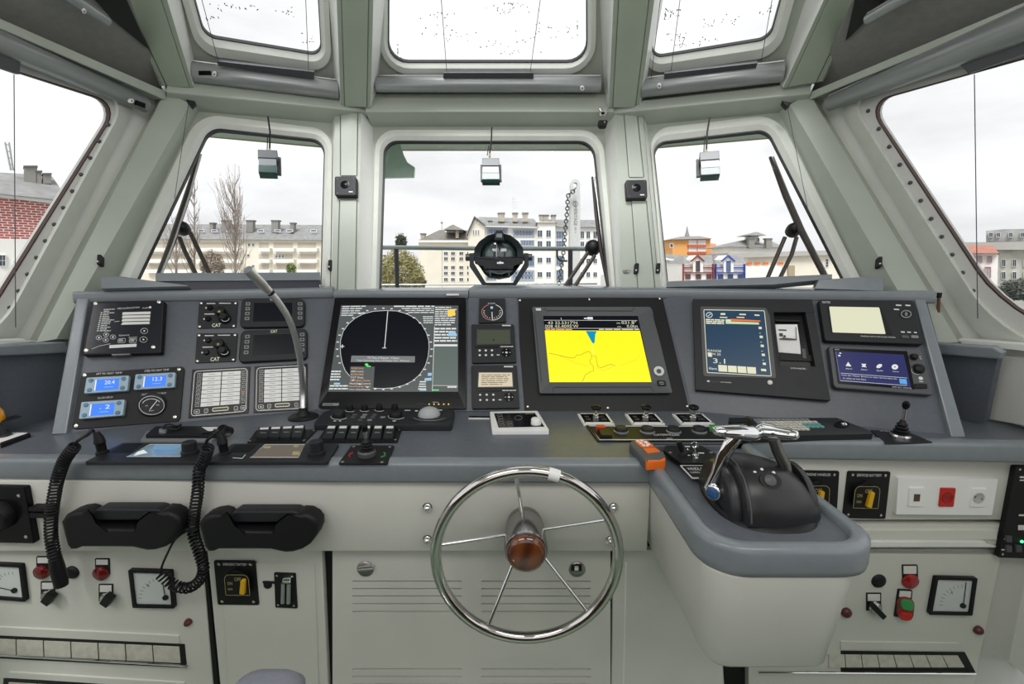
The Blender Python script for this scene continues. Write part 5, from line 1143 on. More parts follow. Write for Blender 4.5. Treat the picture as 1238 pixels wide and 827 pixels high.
rockers('bank of four black rocker switches on the worktop right of the small flat folder', A5(742, 62, 1045, 58, 980, 122, 695, 124), [A5(755 + 58 * k, 48 - 3 * k, 812 + 58 * k, 45 - 3 * k, 798 + 56 * k, 98, 742 + 58 * k, 96) for k in range(4)])
rockers('bank of six black rocker switches below the radar keyboard', A6(95, 262, 728, 262, 690, 372, 8, 374), [A6(108 + 97 * k, 236, 186 + 96.5 * k, 236, 150 + 97.5 * k + 3 * k, 342, 66 + 98 * k + 3 * k, 342) for k in range(6)])
# radar keyboard
q = A6(95, 92, 1168, 98, 1142, 232, -15, 226)
d = Dev('radar_keyboard', 'low black radar keyboard with knobs and a grey trackball under the radar display', 'keyboard', W, *cen(q))
d.part('housing', lambda mb: mb.slab(W, rq(q, [14, 3, 3, 4], 6), 0, .026, M['charcoal'], .003))
def kn(c, r, h, m=None): d.part('knob', lambda mb: mb.knob(W, *c, [(r, 0), (r * .98, h * .7), (r * .85, h), (.0001, h)], m or M['black'], 20, .026))
for x, y in ((297, 108), (418, 106), (540, 104), (668, 102)): kn(A6(x, y), .014, .022)
for x, y in ((205, 162), (680, 160)): kn(A6(x, y), .026, .020)
d.part('knob_rings', lambda mb: [mb.line(W, ell(A6(x, y), rx / 6.878, ry / 6.878, 20, 20, 200), .5, .0266, M['print']) for x, y, rx, ry in ((205, 165, 68, 22), (682, 162, 68, 22), (297, 112, 38, 11), (418, 110, 38, 11), (540, 108, 38, 11))], smooth=0)
def ball(mb):
    c = W.pt(*A6(955, 150), .026); r = .047
    mb.lathe(c, (0, 0, 1), [(r, 0), (r * .98, .008), (r * .85, .020), (r * .6, .029), (r * .3, .034), (.0001, .036)], mat('trackball', (.42, .44, .45), .35), 24)
d.part('trackball', ball, smooth=60)
d.part('ball_ring', lambda mb: (mb.line(W, ell(A6(955, 165), 27, 6, 24, -10, 190), .8, .0266, M['black']), mb.line(W, ell(A6(955, 160), 20, 5.4, 20, 20, 160), .6, .0266, M['grey'])), smooth=0)
for r_, row in enumerate(((316, 145, 3), (302, 165, 4), (362, 188, 2))):
    for k in range(row[2]):
        x = row[0] + (82 if r_ < 2 else 78) * k + 0; y = row[1]; d.part('key', lambda mb: mb.slab(W, rq(A6(x + 4, y - 6, x + 44, y - 6, x + 38, y + 5, x - 2, y + 5), .5, 2), .026, .029, M['grey'] if k % 2 else M['graphite'], .001))
d.part('print', lambda mb: [mb.flat(W, A6(*c), .0266, M['print']) for c in ((755, 108, 800, 108, 798, 114, 748, 114), (838, 110, 862, 110, 860, 120, 836, 120), (1030, 104, 1065, 106, 1060, 114, 1030, 112), (160, 196, 185, 196, 182, 202, 158, 202), (205, 196, 225, 196, 222, 202, 203, 202), (650, 196, 680, 196, 678, 202, 648, 202))], smooth=0)
# touch panel units on the front left with the cord plugs
def touch(label, q, s, scm, kc, kr, kh, lab):
    d = Dev('radio_unit', label, 'radio', W, *cen(q), 0, 'flat radio units')
    d.part('housing', lambda mb: mb.slab(W, rq(q, 2, 3), 0, .012, M['charcoal'], .002))
    d.part('screen', lambda mb: (mb.slab(W, s, .012, .0126, scm), mb.line(W, s, .7, .013, M['print'], True)))
    d.part('speaker_grille', lambda mb: [mb.slab(W, sub(lab, 0, k / 6, 1, (k + .5) / 6), .012, .0135, M['black']) for k in range(6)], smooth=0)
    r = kr; d.part('knob', lambda mb: mb.knob(W, *kc, [(r, 0), (r * 1.0, .010), (r * .86, .012), (r * .82, kh), (r * .7, kh + .003), (.0001, kh + .003)], M['charcoal'], 22, .012))
    return d
M['scr_t1'] = mat('radio_screen_glass', (.16, .25, .32), .08, emit=(.10, .15, .19), es=.4); M['scr_t2'] = mat('radio_screen_brown', (.14, .12, .10), .08, emit=(.10, .085, .07), es=.6)
d = touch('flat black radio unit with a pale blue screen beside the left cord plug', A5(75, 124, 505, 124, 470, 220, -115, 220), A5(212, 133, 402, 133, 362, 194, 92, 194), M['scr_t1'], A5(412, 178), .027, .040, A5(80, 128, 175, 128, 110, 175, 10, 175))
d.part('screen_block', lambda mb: (mb.flat(W, A5(235, 136, 390, 136, 330, 160, 222, 160), .0131, scr('radio_blue', (.12, .24, .36))), mb.flat(W, A5(150, 170, 180, 160, 200, 175, 130, 190), .0131, M['scr_ink'])), smooth=0)
d = touch('flat black radio unit with a brown screen right of the middle cord plug', A5(628, 128, 1156, 126, 1098, 220, 478, 220), A5(786, 134, 985, 134, 952, 198, 710, 198), M['scr_t2'], A5(1043, 182), .028, .046, A5(645, 132, 750, 132, 700, 172, 600, 172))
d.part('screen_block', lambda mb: [mb.flat(W, A5(*c), .0131, scr('radio_amber', (.24, .21, .10))) for c in ((780, 142, 818, 142, 810, 152, 776, 152), (925, 168, 960, 168, 955, 186, 920, 186), (930, 138, 955, 138, 952, 146, 926, 146))], smooth=0)
d.part('mark', lambda mb: mb.line(W, A5(625, 200, 672, 203, 688, 184), .8, .0125, M['print']), smooth=0)
# flat black folder with cable, on a grey book
q = A5(180, 92, 600, 92, 570, 114, 165, 114)
d = Dev('grey_book', 'thin grey book lying under the black folder on the left worktop', 'book', W, *cen(q))
d.part('cover', lambda mb: mb.slab(W, A5(195, 66, 590, 62, 520, 112, 165, 112), 0, .011, M['grey'], .001))
d = Dev('black_folder', 'black folder with a cable on top lying on the thin grey book', 'folder', W, *A5(400, 70), .011)
d.part('cover', lambda mb: mb.slab(W, rq(A5(238, 42, 600, 40, 545, 86, 188, 86), 1, 2), .011, .024, M['black'], .002))
d.part('paper_tab', lambda mb: mb.flat(W, A5(470, 46, 560, 46, 530, 68, 500, 66), .0245, M['print']))
d = Dev('cable_clip', 'small bundle of black cable and clips lying on the black folder', 'cable', W, *A5(320, 55), .024)
c0 = W.pt(*A5(320, 52), .028)
d.part('loop', lambda mb: mb.tube([c0 + V((.032 * math.cos(a), .028 * math.sin(a), .006 * math.sin(3 * a) + .004)) for a in [k * .4 for k in range(16)]], .0035, M['rubber'], 6, closed=True))
d.part('clip', lambda mb: mb.slab(W, rq(A5(258, 52, 298, 50, 290, 66, 255, 68), 1, 2), .024, .034, M['grey'], .002))
d = Dev('sunglasses', 'black folded spectacles at the right end of the black folder', 'glasses', W, *A5(590, 65), .02)
def f(mb):
    for x, y in ((575, 62), (600, 72)): 
        c = W.pt(*A5(x, y), .030); mb.lathe(c, (0.2, -.7, .7), [(.020, 0), (.022, .003), (.014, .006), (.0001, .006)], M['blackgloss'], 16)
    mb.tube([W.pt(*A5(560, 55), .034), W.pt(*A5(520, 70), .028), W.pt(*A5(470, 80), .026)], .003, M['black'], 6)
d.part('lenses', f)
# joysticks
def stick(mb, c, R, hgt, lean=V((0, 0, 0)), bell=True, tip=None):
    pass
q = A6(308, 400, 668, 402, 608, 552, 200, 552)
d = Dev('thruster_joystick', 'upright joystick on a black square plate with red and green arcs, front left worktop', 'joystick', W, *A6(440, 480))
d.part('plate', lambda mb: mb.slab(W, rq(q, 1.5, 3), 0, .006, M['black'], .001))
d.part('screws', lambda mb: screws(mb, W, [A6(328, 412), A6(628, 415), A6(235, 540), A6(562, 542)], .006, .006))
d.part('red_arc', lambda mb: mb.line(W, A6(322, 460, 300, 472, 290, 485, 295, 500), 1.4, .0066, M['red']), smooth=0); d.part('green_arc', lambda mb: mb.line(W, A6(575, 460, 590, 470, 585, 488, 552, 500), 1.6, .0066, M['green']), smooth=0)
b0 = W.pt(*A6(438, 482), .006)
d.part('collar', lambda mb: mb.lathe(b0, (0, 0, 1), [(.031, 0), (.031, .012), (.026, .018), (.022, .018)], M['graphite'], 24))
d.part('bellows', lambda mb: mb.lathe(b0, (0, 0, 1), [(.024, .016), (.026, .022), (.020, .025), (.023, .030), (.017, .034), (.020, .039), (.014, .043), (.016, .048), (.009, .056), (.007, .060)], M['rubber'], 20))
d.part('shaft', lambda mb: mb.lathe(b0, (-.03, 0, 1), [(.0062, .058), (.0075, .085)], M['steel'], 12)); d.part('grip', lambda mb: mb.lathe(b0, (-.03, 0, 1), [(.007, .084), (.0105, .094), (.0095, .108), (.005, .115), (.0001, .117)], M['blackgloss'], 14))
# white framed keypad
q = B1(152, 697, 425, 692, 492, 803, 165, 804)
d = Dev('white_keypad', 'white framed black keypad with a white knob under the centre column', 'keypad', W, *cen(q))
d.part('frame', lambda mb: mb.slab(W, rq(q, 1, 2), 0, .018, M['white'], .002))
qi = B1(176, 707, 408, 704, 464, 783, 202, 788)
d.part('face', lambda mb: mb.slab(W, qi, .018, .0188, M['blackgloss']))
d.part('keys', lambda mb: ([mb.line(W, ell(B1(x, y), 3.4, 1.3, 12), .4, .0192, M['grey'], True) for x, y in ((208, 717), (212, 731), (216, 745), (216, 760), (222, 775), (265, 760), (270, 775))], mb.line(W, ell(B1(315, 733), 4.5, 2.6, 14), .4, .0192, M['grey'], True), mb.text(W, 'SEARCHLIGHT', B1(352, 706, 404, 706, 408, 711, 354, 711), .0192, M['print'])), smooth=0)
d.part('knob', lambda mb: mb.knob(W, *B1(416, 768), [(.021, 0), (.020, .020), (.017, .024), (.0001, .025)], M['white'], 22, .0188))
d = Dev('panel_slot', 'thin black slot strip left of the white keypad', 'trim', W, *B1(90, 728)); d.part('strip', lambda mb: (mb.slab(W, B1(34, 722, 152, 724, 150, 733, 32, 732), 0, .001, M['blackgloss']), mb.slab(W, B1(32, 732, 150, 733, 150, 739, 30, 738), 0, .003, M['print'])))
# lever plates
for i, (q, st, lb) in enumerate(((B3(48, 116, 255, 114, 312, 190, 92, 190), (178, 150), 'leftmost'), (B3(386, 116, 600, 114, 672, 190, 442, 190), (532, 150), 'middle'), (B3(722, 116, 935, 114, 1026, 190, 792, 190), (870, 150), 'rightmost'))):
    d = Dev('thumb_lever', f'mushroom lever on white edged plate, {lb} of the three behind the dial panel', 'lever', W, *B3(*st), 0, 'mushroom levers')
    d.part('plate', lambda mb: (mb.slab(W, q, 0, .010, M['white'], .001), mb.slab(W, sub(q, .07, .07, .93, .84), .010, .0106, M['blackgloss'])))
    d.part('screws', lambda mb: screws(mb, W, [bil(q, .05, .06), bil(q, .95, .06), bil(q, .05, .92), bil(q, .95, .92)], .0106, .0045))
    d.part('print', lambda mb: [mb.text(W, t, sub(q, *uv), .011, M['grey']) for t, uv in (('ON', (.18, .25, .30, .4)), ('OFF', (.18, .5, .32, .65)), ('AUTO', (.66, .25, .82, .4)), ('FWD', (.68, .5, .84, .65)))], smooth=0)
    b = W.pt(*B3(*st), .0106)
    d.part('shaft', lambda mb: mb.lathe(b, (0, 0, 1), [(.015, 0), (.015, .006), (.012, .010), (.012, .02), (.006, .022), (.005, .036)], M['chrome'], 16))
    d.part('mushroom', lambda mb: mb.lathe(b + V((0, 0, .034)), (.05, -.05, 1), [(.006, 0), (.018, .006), (.022, .013), (.019, .020), (.010, .024), (.0001, .025)], M['blackgloss'], 18))
# dial panel
q = B3(108, 200, 1060, 204, 1260, 312, 192, 312)
d = Dev('engine_dial_panel', 'long black panel with four round pushbuttons, red and green rockers, by the throttle', 'control panel', W, *cen(q))
d.part('plate', lambda mb: (mb.slab(W, q, 0, .006, M['black'], .001), mb.line(W, sub(q, .02, .05, .99, .93), .9, .0066, M['print'], True)))
for x, y in ((358, 244), (545, 244), (732, 244), (915, 243)):
    d.part('push_dial', lambda mb: (mb.knob(W, *B3(x, y), [(.026, 0), (.026, .012), (.023, .018), (.016, .016), (.0001, .015)], M['charcoal'], 24, .006), mb.knob(W, *B3(x + 2, y + 5), [(.029, 0), (.029, .004), (.027, .005)], M['aluminium'], 24, .006)))
d.part('red_rocker', lambda mb: (mb.slab(W, B3(180, 196, 238, 196, 248, 216, 186, 216), .006, .024, M['red'], .002), mb.slab(W, B3(196, 222, 272, 222, 296, 272, 216, 272), .006, .020, M['black'], .003)))
d.part('green_rocker', lambda mb: mb.slab(W, B3(985, 195, 1050, 195, 1062, 218, 992, 218), .006, .022, M['green'], .002))
d.part('print', lambda mb: (mb.text(W, 'CATERPILLAR', B3(590, 263, 775, 263, 778, 276, 594, 276), .0066, M['print']), mb.text(W, 'HELM', B3(682, 291, 722, 291, 724, 302, 684, 302), .0068, M['print']), mb.text(W, 'SPEED', B3(580, 204, 615, 204, 615, 210, 580, 210), .0066, M['print'])), smooth=0)
# orange remote
d = Dev('orange_remote', 'grey and orange handheld remote control lying on the worktop edge', 'remote control', W, *B3(550, 390))
out = B3(420, 318, 440, 306, 540, 302, 580, 320, 668, 395, 678, 415, 672, 438, 640, 452, 545, 452, 520, 440, 440, 355, 424, 335)
d.part('body', lambda mb: mb.slab(W, out, 0, .030, mat('remote_grey', (.085, .09, .095), .5), .008), smooth=60)
d.part('orange_face', lambda mb: mb.slab(W, rq(B3(515, 364, 600, 358, 640, 388, 548, 398), 1, 3), .030, .0325, M['orange'], .001))
d.part('orange_base', lambda mb: mb.slab(W, rq(B3(528, 432, 676, 424, 676, 452, 540, 464), 1.5, 3), .001, .029, M['orange'], .004))
d.part('keypad_foil', lambda mb: mb.slab(W, rq(B3(448, 308, 535, 303, 600, 352, 505, 358), 3, 4), .030, .0318, M['orange'], .001))
for x, y, r in ((478, 316, 2.2), (505, 312, 2.2), (500, 330, 2.4), (535, 324, 2.8), (552, 338, 2.6), (520, 345, 2.2), (545, 348, 1.8)): d.part('button', lambda mb: mb.knob(W, *B3(x, y), [(r * .0028, 0), (r * .0026, .0025), (.0001, .003)], M['white'], 12, .0318))
# small toggle panel (windlass)
out = rq(B3(672, 343, 930, 343, 1048, 410, 1020, 470, 790, 470, 655, 376), 3, 3)
d = Dev('toggle_panel', 'small black six-sided panel with toggle levers behind the throttle arm', 'control panel', W, *cen(out))
d.part('plate', lambda mb: mb.slab(W, out, 0, .012, M['black'], .002))
d.part('screws', lambda mb: screws(mb, W, [B3(710, 396), B3(1000, 396), B3(900, 352)], .012, .0065))
for x, y, tx, ty, r in ((800, 412, 772, 318, .010), (840, 400, 820, 372, .007)):
    b = W.pt(*B3(x, y), .012); d.part('toggle', lambda mb: (mb.lathe(b, (0, 0, 1), [(.016, 0), (.014, .010), (.008, .012)], M['charcoal'], 14), mb.tube([b, atY(*B3(tx, ty), b.y + .005)], [r * .8, r], M['black'] if r > .008 else M['chrome'], 10)))
b = W.pt(*B3(888, 420), .012); t = atY(*B3(880, 342), b.y)
d.part('key', lambda mb: (mb.lathe(b, (0, 0, 1), [(.012, 0), (.012, .006), (.006, .008)], M['chrome'], 14), mb.tube([b, t - V((0, 0, .008))], .0045, M['chrome'], 8), mb.tube([t + V((.009 * math.cos(a), 0, .009 * math.sin(a))) for a in [k * math.pi / 6 for k in range(12)]], .003, M['chrome'], 6, closed=True)))
d.part('print', lambda mb: [mb.flat(W, B3(*c), .0125, M['print']) for c in ((812, 350, 850, 350, 852, 356, 814, 356), (905, 396, 950, 396, 952, 403, 908, 403), (818, 408, 850, 408, 852, 418, 820, 418), (885, 430, 905, 430, 908, 438, 888, 438))], smooth=0)
q = B3(778, 485, 1005, 485, 962, 578, 862, 576)
q = B3(780, 486, 985, 486, 1060, 574, 866, 576)
d = Dev('name_plate', 'small black label plate with white lettering between toggle panel and throttle', 'sign', W, *cen(q))
d.part('plate', lambda mb: (mb.slab(W, q, 0, .004, M['white']), mb.slab(W, sub(q, .03, .05, .97, .95), .004, .0044, M['blackgloss'])))
d.part('lettering', lambda mb: (mb.text(W, 'WINDLASS', sub(q, .12, .18, .80, .40), .0048, M['print']), mb.text(W, 'CONTROL UNIT', sub(q, .12, .50, .66, .64), .0048, M['print']), mb.text(W, 'BOW', sub(q, .48, .7, .66, .84), .0048, M['print'])), smooth=0)
# keyboard
q = B6(100, 112, 692, 112, 893, 196, 150, 200)
d = Dev('computer_keyboard', 'thick black keyboard with pale keys and a roller on the right worktop', 'keyboard', W, *cen(q))
yk = W.pt(*B6(880, 246), 0).y
def f(mb):
    t = [W.pt(*B6(96, 115), .05), W.pt(*B6(690, 112), .05), W.pt(*B6(893, 190), .036), W.pt(*B6(150, 205), .036)]
    o = [V((p.x, p.y, p.z)) for p in t]; base = [V((p.x, p.y, 1.0)) for p in t]
    mid = [p.lerp(b_, .25) + V((0, -.004 if i > 1 else 0, 0)) for i, (p, b_) in enumerate(zip(t, base))]
    mb.loft([base, mid, offset_poly(t, V((0, 0, 1)), .006)], M['charcoal'])
d.part('housing', f)
TKP = plane3(W.pt(*B6(96, 115), .05), W.pt(*B6(690, 112), .05), W.pt(*B6(893, 190), .036))
ka = [B6(215, 118), B6(560, 116), B6(655, 180), B6(330, 182)]
cols = (M['print'], scr('key_teal', (.12, .30, .28)), M['grey'])
def keys(d):
    for r_ in range(5):
        n = 13 if r_ < 4 else 9
        for k in range(n):
            if r_ == 0 and k > 11: continue
            u0 = k / 13; qb = sub(ka, u0 + .008, r_ / 5 + .03, u0 + 1 / 13 - .008, (r_ + 1) / 5 - .05)
            m_ = M['grey'] if r_ == 0 or k < 1 else (M['teal_key'] if (k > 8 and r_ > 1) else M['label'])
            d.part('key', lambda mb: mb.slab(TKP, qb, 0, .006, m_, .001), smooth=0)
M['teal_key'] = mat('teal_key', (.15, .38, .36), .4)
keys(d)
d.part('roller', lambda mb: (mb.slab(TKP, ell(B6(722, 150), 9, 3.8, 18), 0, .004, M['blackgloss'], .001), mb.knob(TKP, *B6(735, 155), [(.012, 0), (.011, .006), (.006, .010), (.0001, .011)], M['chrome'], 14, .0)))
d.part('rear_block', lambda mb: mb.slab(TKP, B6(98, 114, 200, 114, 215, 140, 100, 140), 0, .006, M['black'], .001))
# right joystick
q = B6(882, 182, 1082, 188, 1226, 250, 968, 254)
d = Dev('bow_thruster_joystick', 'joystick with black bellows on a dark plate at the right end of the worktop', 'joystick', W, *B6(1048, 222))
d.part('plate', lambda mb: mb.slab(W, q, 0, .006, M['charcoal'], .001))
b1 = W.pt(*B6(1048, 224), .006)
d.part('collar', lambda mb: mb.lathe(b1, (0, 0, 1), [(.033, 0), (.033, .008), (.028, .014), (.022, .014)], M['chrome'], 24))
d.part('bellows', lambda mb: mb.lathe(b1, (0, 0, 1), [(.026, .012), (.030, .018), (.021, .022), (.026, .028), (.018, .033), (.022, .040), (.014, .046), (.018, .052), (.010, .060), (.008, .070)], M['rubber'], 20))
d.part('shaft', lambda mb: mb.lathe(b1, (.03, 0, 1), [(.007, .066), (.006, .115)], M['steel'], 12)); d.part('grip', lambda mb: mb.lathe(b1, (.03, 0, 1), [(.007, .112), (.012, .122), (.012, .134), (.006, .142), (.0001, .143)], M['blackgloss'], 14))
d.part('print', lambda mb: mb.text(W, 'BOW THRUSTER', B6(935, 185, 990, 187, 992, 192, 937, 190), .0066, M['print']), smooth=0)
# orange item at the far left (emergency beacon) with its plates
d = Dev('orange_button_guard', 'orange mushroom button on a black sloping plate at the far left of the worktop', 'button', W, 4, 524)
d.part('white_plate', lambda mb: mb.slab(W, A8(-300, 465, 290, 468, 320, 490, 0, 590, -300, 640), 0, .008, M['white'], .001)); d.part('edge', lambda mb: mb.slab(W, A8(0, 575, 300, 470, 325, 480, 0, 600), .0, .014, M['black'], .001))
b = W.pt(*A8(45, 505), .008); tp = b + V((-.02, 0, .045))
d.part('post', lambda mb: mb.lathe(b, (-.2, 0, 1), [(.024, 0), (.022, .006), (.009, .010), (.009, .045)], M['charcoal'], 16))
d.part('black_plate', lambda mb: mb.loft([[V((tp.x + dx, tp.y + dy, tp.z + dz)) for dx, dy, dz in ((-.14, -.05, -.03), (.075, .02, .022), (.02, .05, .015), (-.16, .03, -.03))], [V((tp.x + dx, tp.y + dy, tp.z + dz + .006)) for dx, dy, dz in ((-.14, -.05, -.03), (.075, .02, .022), (.02, .05, .015), (-.16, .03, -.03))]], M['black']))
M['amber'] = mat('amber_plastic', (.85, .36, .01), .3)
d.part('cap', lambda mb: mb.lathe(tp + V((-.02, 0, .006)), (-.1, 0, 1), [(.036, 0), (.040, .006), (.040, .04), (.036, .048), (.030, .060), (.026, .064), (.0001, .066)], M['amber'], 24))
d.part('knob', lambda mb: mb.lathe(tp + V((-.025, -.012, .03)), (-.3, -1, .35), [(.022, .02), (.022, .032), (.016, .036), (.0001, .036)], M['orange'], 16))
# =====================================================================
#  STEERING WHEEL
# =====================================================================
YW = 1.30
M['hubsteel'] = mat('hub_steel', (.36, .35, .34), .25, 1.0)
M['wheelsteel'] = mat('polished_steel', (.62, .60, .57), .09, 1.0)
def wp(px, py): return atY(px, py, YW)
wc0 = wp(637, 673.5); Rw = .281
d = thing('steering_wheel', V((wc0.x, YW, wc0.z)), 'polished steel steering wheel with five thin spokes and a varnished wooden hub cap', 'steering wheel')
def pr(name, fn, lab=None, smooth=60):
    mb = MB(); fn(mb); o = mb.build(name, d, smooth)
    if lab: o['label'] = lab
    return o
pr('rim', lambda mb: mb.tube([wc0 + V((Rw * math.cos(a), 0, Rw * math.sin(a))) for a in [2 * math.pi * k / 72 for k in range(72)]], .0175, M['wheelsteel'], 14, closed=True))
a0 = math.atan2(-(574 - 673.5), (664 - 637))
pr('tape', lambda mb: mb.tube([wc0 + V((Rw * math.cos(a), 0, Rw * math.sin(a))) for a in [a0 - .075 + .03 * k for k in range(5)]], .0190, M['white'], 14, caps=False), 'band of white tape')
hx, hz = wp(636, 668).x, wp(636, 668).z
pr('hub', lambda mb: mb.lathe((hx, YAP, hz), (0, -1, 0), [(.058, -.0), (.058, .02), (.064, .03), (.066, .07), (.068, YAP - YW - .012), (.064, YAP - YW - .004)], M['hubsteel'], 32))
M['wood'] = mat('varnished_wood', (.16, .045, .012), .12, coat=1.0)
t_ = M['wood'].node_tree; wv = t_.nodes.new('ShaderNodeTexWave'); wv.inputs['Scale'].default_value = 5; wv.inputs['Distortion'].default_value = 6; wv.inputs['Detail'].default_value = 3
rr_ = t_.nodes.new('ShaderNodeValToRGB'); rr_.color_ramp.elements[0].color = (.07, .016, .005, 1); rr_.color_ramp.elements[1].color = (.17, .05, .014, 1); tcx = t_.nodes.new('ShaderNodeTexCoord')
t_.links.new(tcx.outputs['Object'], wv.inputs[0]); t_.links.new(wv.outputs[0], rr_.inputs[0]); t_.links.new(rr_.outputs[0], t_.nodes['Principled BSDF'].inputs['Base Color'])
pr('hub_cap', lambda mb: mb.lathe((hx, YW + .01, hz), (0, -1, 0), [(.060, 0), (.061, .014), (.058, .023), (.046, .030), (.024, .035), (.0001, .036)], M['wood'], 36), 'varnished brown wooden cap')
for px, py in ((624.5, 580), (732, 630.5), (534, 660.5), (590, 758), (709.5, 740)):
    tpt = wp(px, py); v = (tpt - wc0); v.y = 0; tpt = wc0 + v.normalized() * Rw; hub = V((hx, YW + .085, hz)); dv = (tpt - hub); dv.y = 0; st = hub + dv.normalized() * .064
    pr('spoke', lambda mb: mb.tube([st, tpt], 0.0062, M['chrome'], 10))
# =====================================================================
#  THROTTLE
# =====================================================================
zt = .984
cT = V((.69, 1.225, zt))
d = thing('throttle_control', cT, 'black domed twin throttle with two chrome handled levers on the worktop arm', 'throttle')
def dome(mb, rx, ry, hh, c, m, e=2.3, e2=2.2, seg=40, n=10, z0=0):
    rings = []
    for k in range(n + 1):
        t = k / n; z = hh * t; f_ = max(0.0, 1 - t ** e2) ** (1 / e2)
        rings.append([c + V((rx * f_ * (abs(math.cos(a)) ** (2 / e)) * (1 if math.cos(a) >= 0 else -1), ry * f_ * (abs(math.sin(a)) ** (2 / e)) * (1 if math.sin(a) >= 0 else -1) + .02 * t, z0 + z)) for a in [2 * math.pi * j / seg for j in range(seg)]])
    mb.loft(rings, m, True, True)
pr('base_flange', lambda mb: dome(mb, .132, .155, .018, cT, M['black'], 2.6, 4))
def f(mb):
    # wedge body: profile in Y-Z swept along X with rounded shoulders
    prof = [(-.140, .005), (-.138, .03), (-.128, .062), (-.108, .092), (-.075, .118), (-.03, .133), (.02, .134), (.07, .12), (.11, .09), (.135, .05), (.14, .005)]
    xs = [(-.088, .90), (-.084, .95), (-.07, .99)] + [(-.05 + .185 * math.sin(th), max(.03, math.cos(th) ** .78)) for th in [math.radians(a_) for a_ in (6, 18, 30, 42, 52, 61, 69, 76, 82, 87, 90)]]
    rings = [[cT + V((x, y * (s_ * .55 + .45), z * s_ + .004)) for y, z in prof] for x, s_ in xs]; mb.loft(rings, M['softblack'])
M['softblack'] = mat('satin_black', (.018, .018, .02), .33, bump=.05, bscale=400)
pr('body', f, smooth=70)
pr('side_cheek', lambda mb: mb.lathe(cT + V((-.128, .01, .005)), (-1, 0, 0), [(.10, -.045), (.108, -.02), (.104, 0), (.06, .006)], M['softblack'], 36) if 0 else mb.loft([[cT + V((x, .01 + s_ * .118 * math.cos(a), .002 + s_ * .118 * math.sin(a))) for a in [math.pi * k / 18 for k in range(19)]] for x, s_ in ((-.085, 1.0), (-.098, 1.02), (-.110, .97), (-.116, .86))], M['softblack']))
pr('side_cheek', lambda mb: mb.loft([[cT + V((x, .01 + s_ * .112 * math.cos(a), .002 + s_ * .112 * math.sin(a))) for a in [math.pi * k / 18 for k in range(19)]] for x, s_ in ((.10, 1.0), (.115, 1.0), (.124, .9))], M['softblack']))
# groove lines on the body
pr('groove', lambda mb: mb.tube([cT + V((-.086 + .003, y * 1.0, z)) for y, z in [(-.142, .02), (-.136, .05), (-.118, .085), (-.085, .117), (-.04, .137), (.02, .139), (.06, .128)]], .0022, M['graphite'], 6))
pv = atY(861.6, 592, 1.215); pvR = V((cT.x + .128, 1.215, pv.z))
pr('pivot', lambda mb: mb.lathe(pv + V((.05, 0, 0)), (-1, 0, 0), [(.02, 0), (.02, .03), (.013, .032), (.013, .05)], M['chrome'], 18))
pr('pivot', lambda mb: mb.lathe(pvR - V((.03, 0, 0)), (1, 0, 0), [(.02, 0), (.02, .03)], M['chrome'], 18))
def flatbar(mb, pts, widths, th, m):
    # lever bar in the Y-Z / picture plane, with thickness along X
    rings = []
    for i, (p, w_) in enumerate(zip(pts, widths)):
        a = pts[max(0, i - 1)]; b_ = pts[min(len(pts) - 1, i + 1)]; t = (b_ - a).normalized(); s_ = V((1, 0, 0)); s_ = (s_ - t * s_.dot(t)).normalized(); n_ = t.cross(s_)
        rings.append([p + s_ * (w_ / 2 * math.cos(q_)) + n_ * (th / 2 * math.sin(q_)) for q_ in [2 * math.pi * k / 12 for k in range(12)]])
    mb.loft(rings, m)
pr('lever', lambda mb: flatbar(mb, [pv + V((-.004, 0, 0)), atY(869, 572, 1.21), atY(874.5, 551, 1.205), atY(883, 537, 1.20), atY(891, 528, 1.20)], [.046, .044, .042, .040, .036], .022, M['chrome']), 'chrome lever')
pr('lever', lambda mb: flatbar(mb, [pvR, atY(953, 584, 1.21), atY(948, 560, 1.20), atY(940, 545, 1.20), atY(935, 530, 1.195)], [.036, .034, .032, .030, .030], .026, M['darksteel']), 'chrome lever')  # dark reflection on this chrome lever is put into a darker metal colour
def handle(mb, a, b_, r0, r1):
    P = [a.lerp(b_, t) for t in (0, .04, .2, .5, .8, .96, 1)]; R_ = [r0 * .45, r0 * .8, r0, (r0 + r1) / 2, r1, r1 * .85, r1 * .5]
    rings = []
    for p, r in zip(P, R_):
        t = (b_ - a).normalized(); s_ = V((0, 0, 1)); s_ = (s_ - t * s_.dot(t)).normalized(); n_ = t.cross(s_)
        rings.append([p + s_ * (r * .8 * math.sin(q_)) + n_ * (r * 1.2 * math.cos(q_)) for q_ in [2 * math.pi * k / 16 for k in range(16)]])
    mb.loft(rings, M['chrome'])
pr('handle', lambda mb: handle(mb, atY(864, 521, 1.18), atY(914, 523, 1.22), .019, .028), 'chrome grip')
pr('handle', lambda mb: handle(mb, atY(966, 526.5, 1.17), atY(914, 519, 1.24), .018, .026), 'chrome grip')
pr('trim_button', lambda mb: mb.box(atY(906, 511, 1.235), (.012, .03, .03), M['black'], bev=.003))
pr('emblem', lambda mb: (mb.lathe(pv - V((0.0, .012, 0)), (-.75, -.65, 0), [(.023, 0), (.023, .010), (.019, .013), (.0001, .013)], M['chrome'], 24), mb.lathe(pv - V((0.0, .012, 0)) + V((-.75, -.65, 0)).normalized() * .0132, (-.75, -.65, 0), [(.018, 0), (.017, .001), (.0001, .0012)], mat('emblem_blue', (.04, .12, .28), .3, noise=.6, nscale=250), 24)), 'round blue emblem disc')
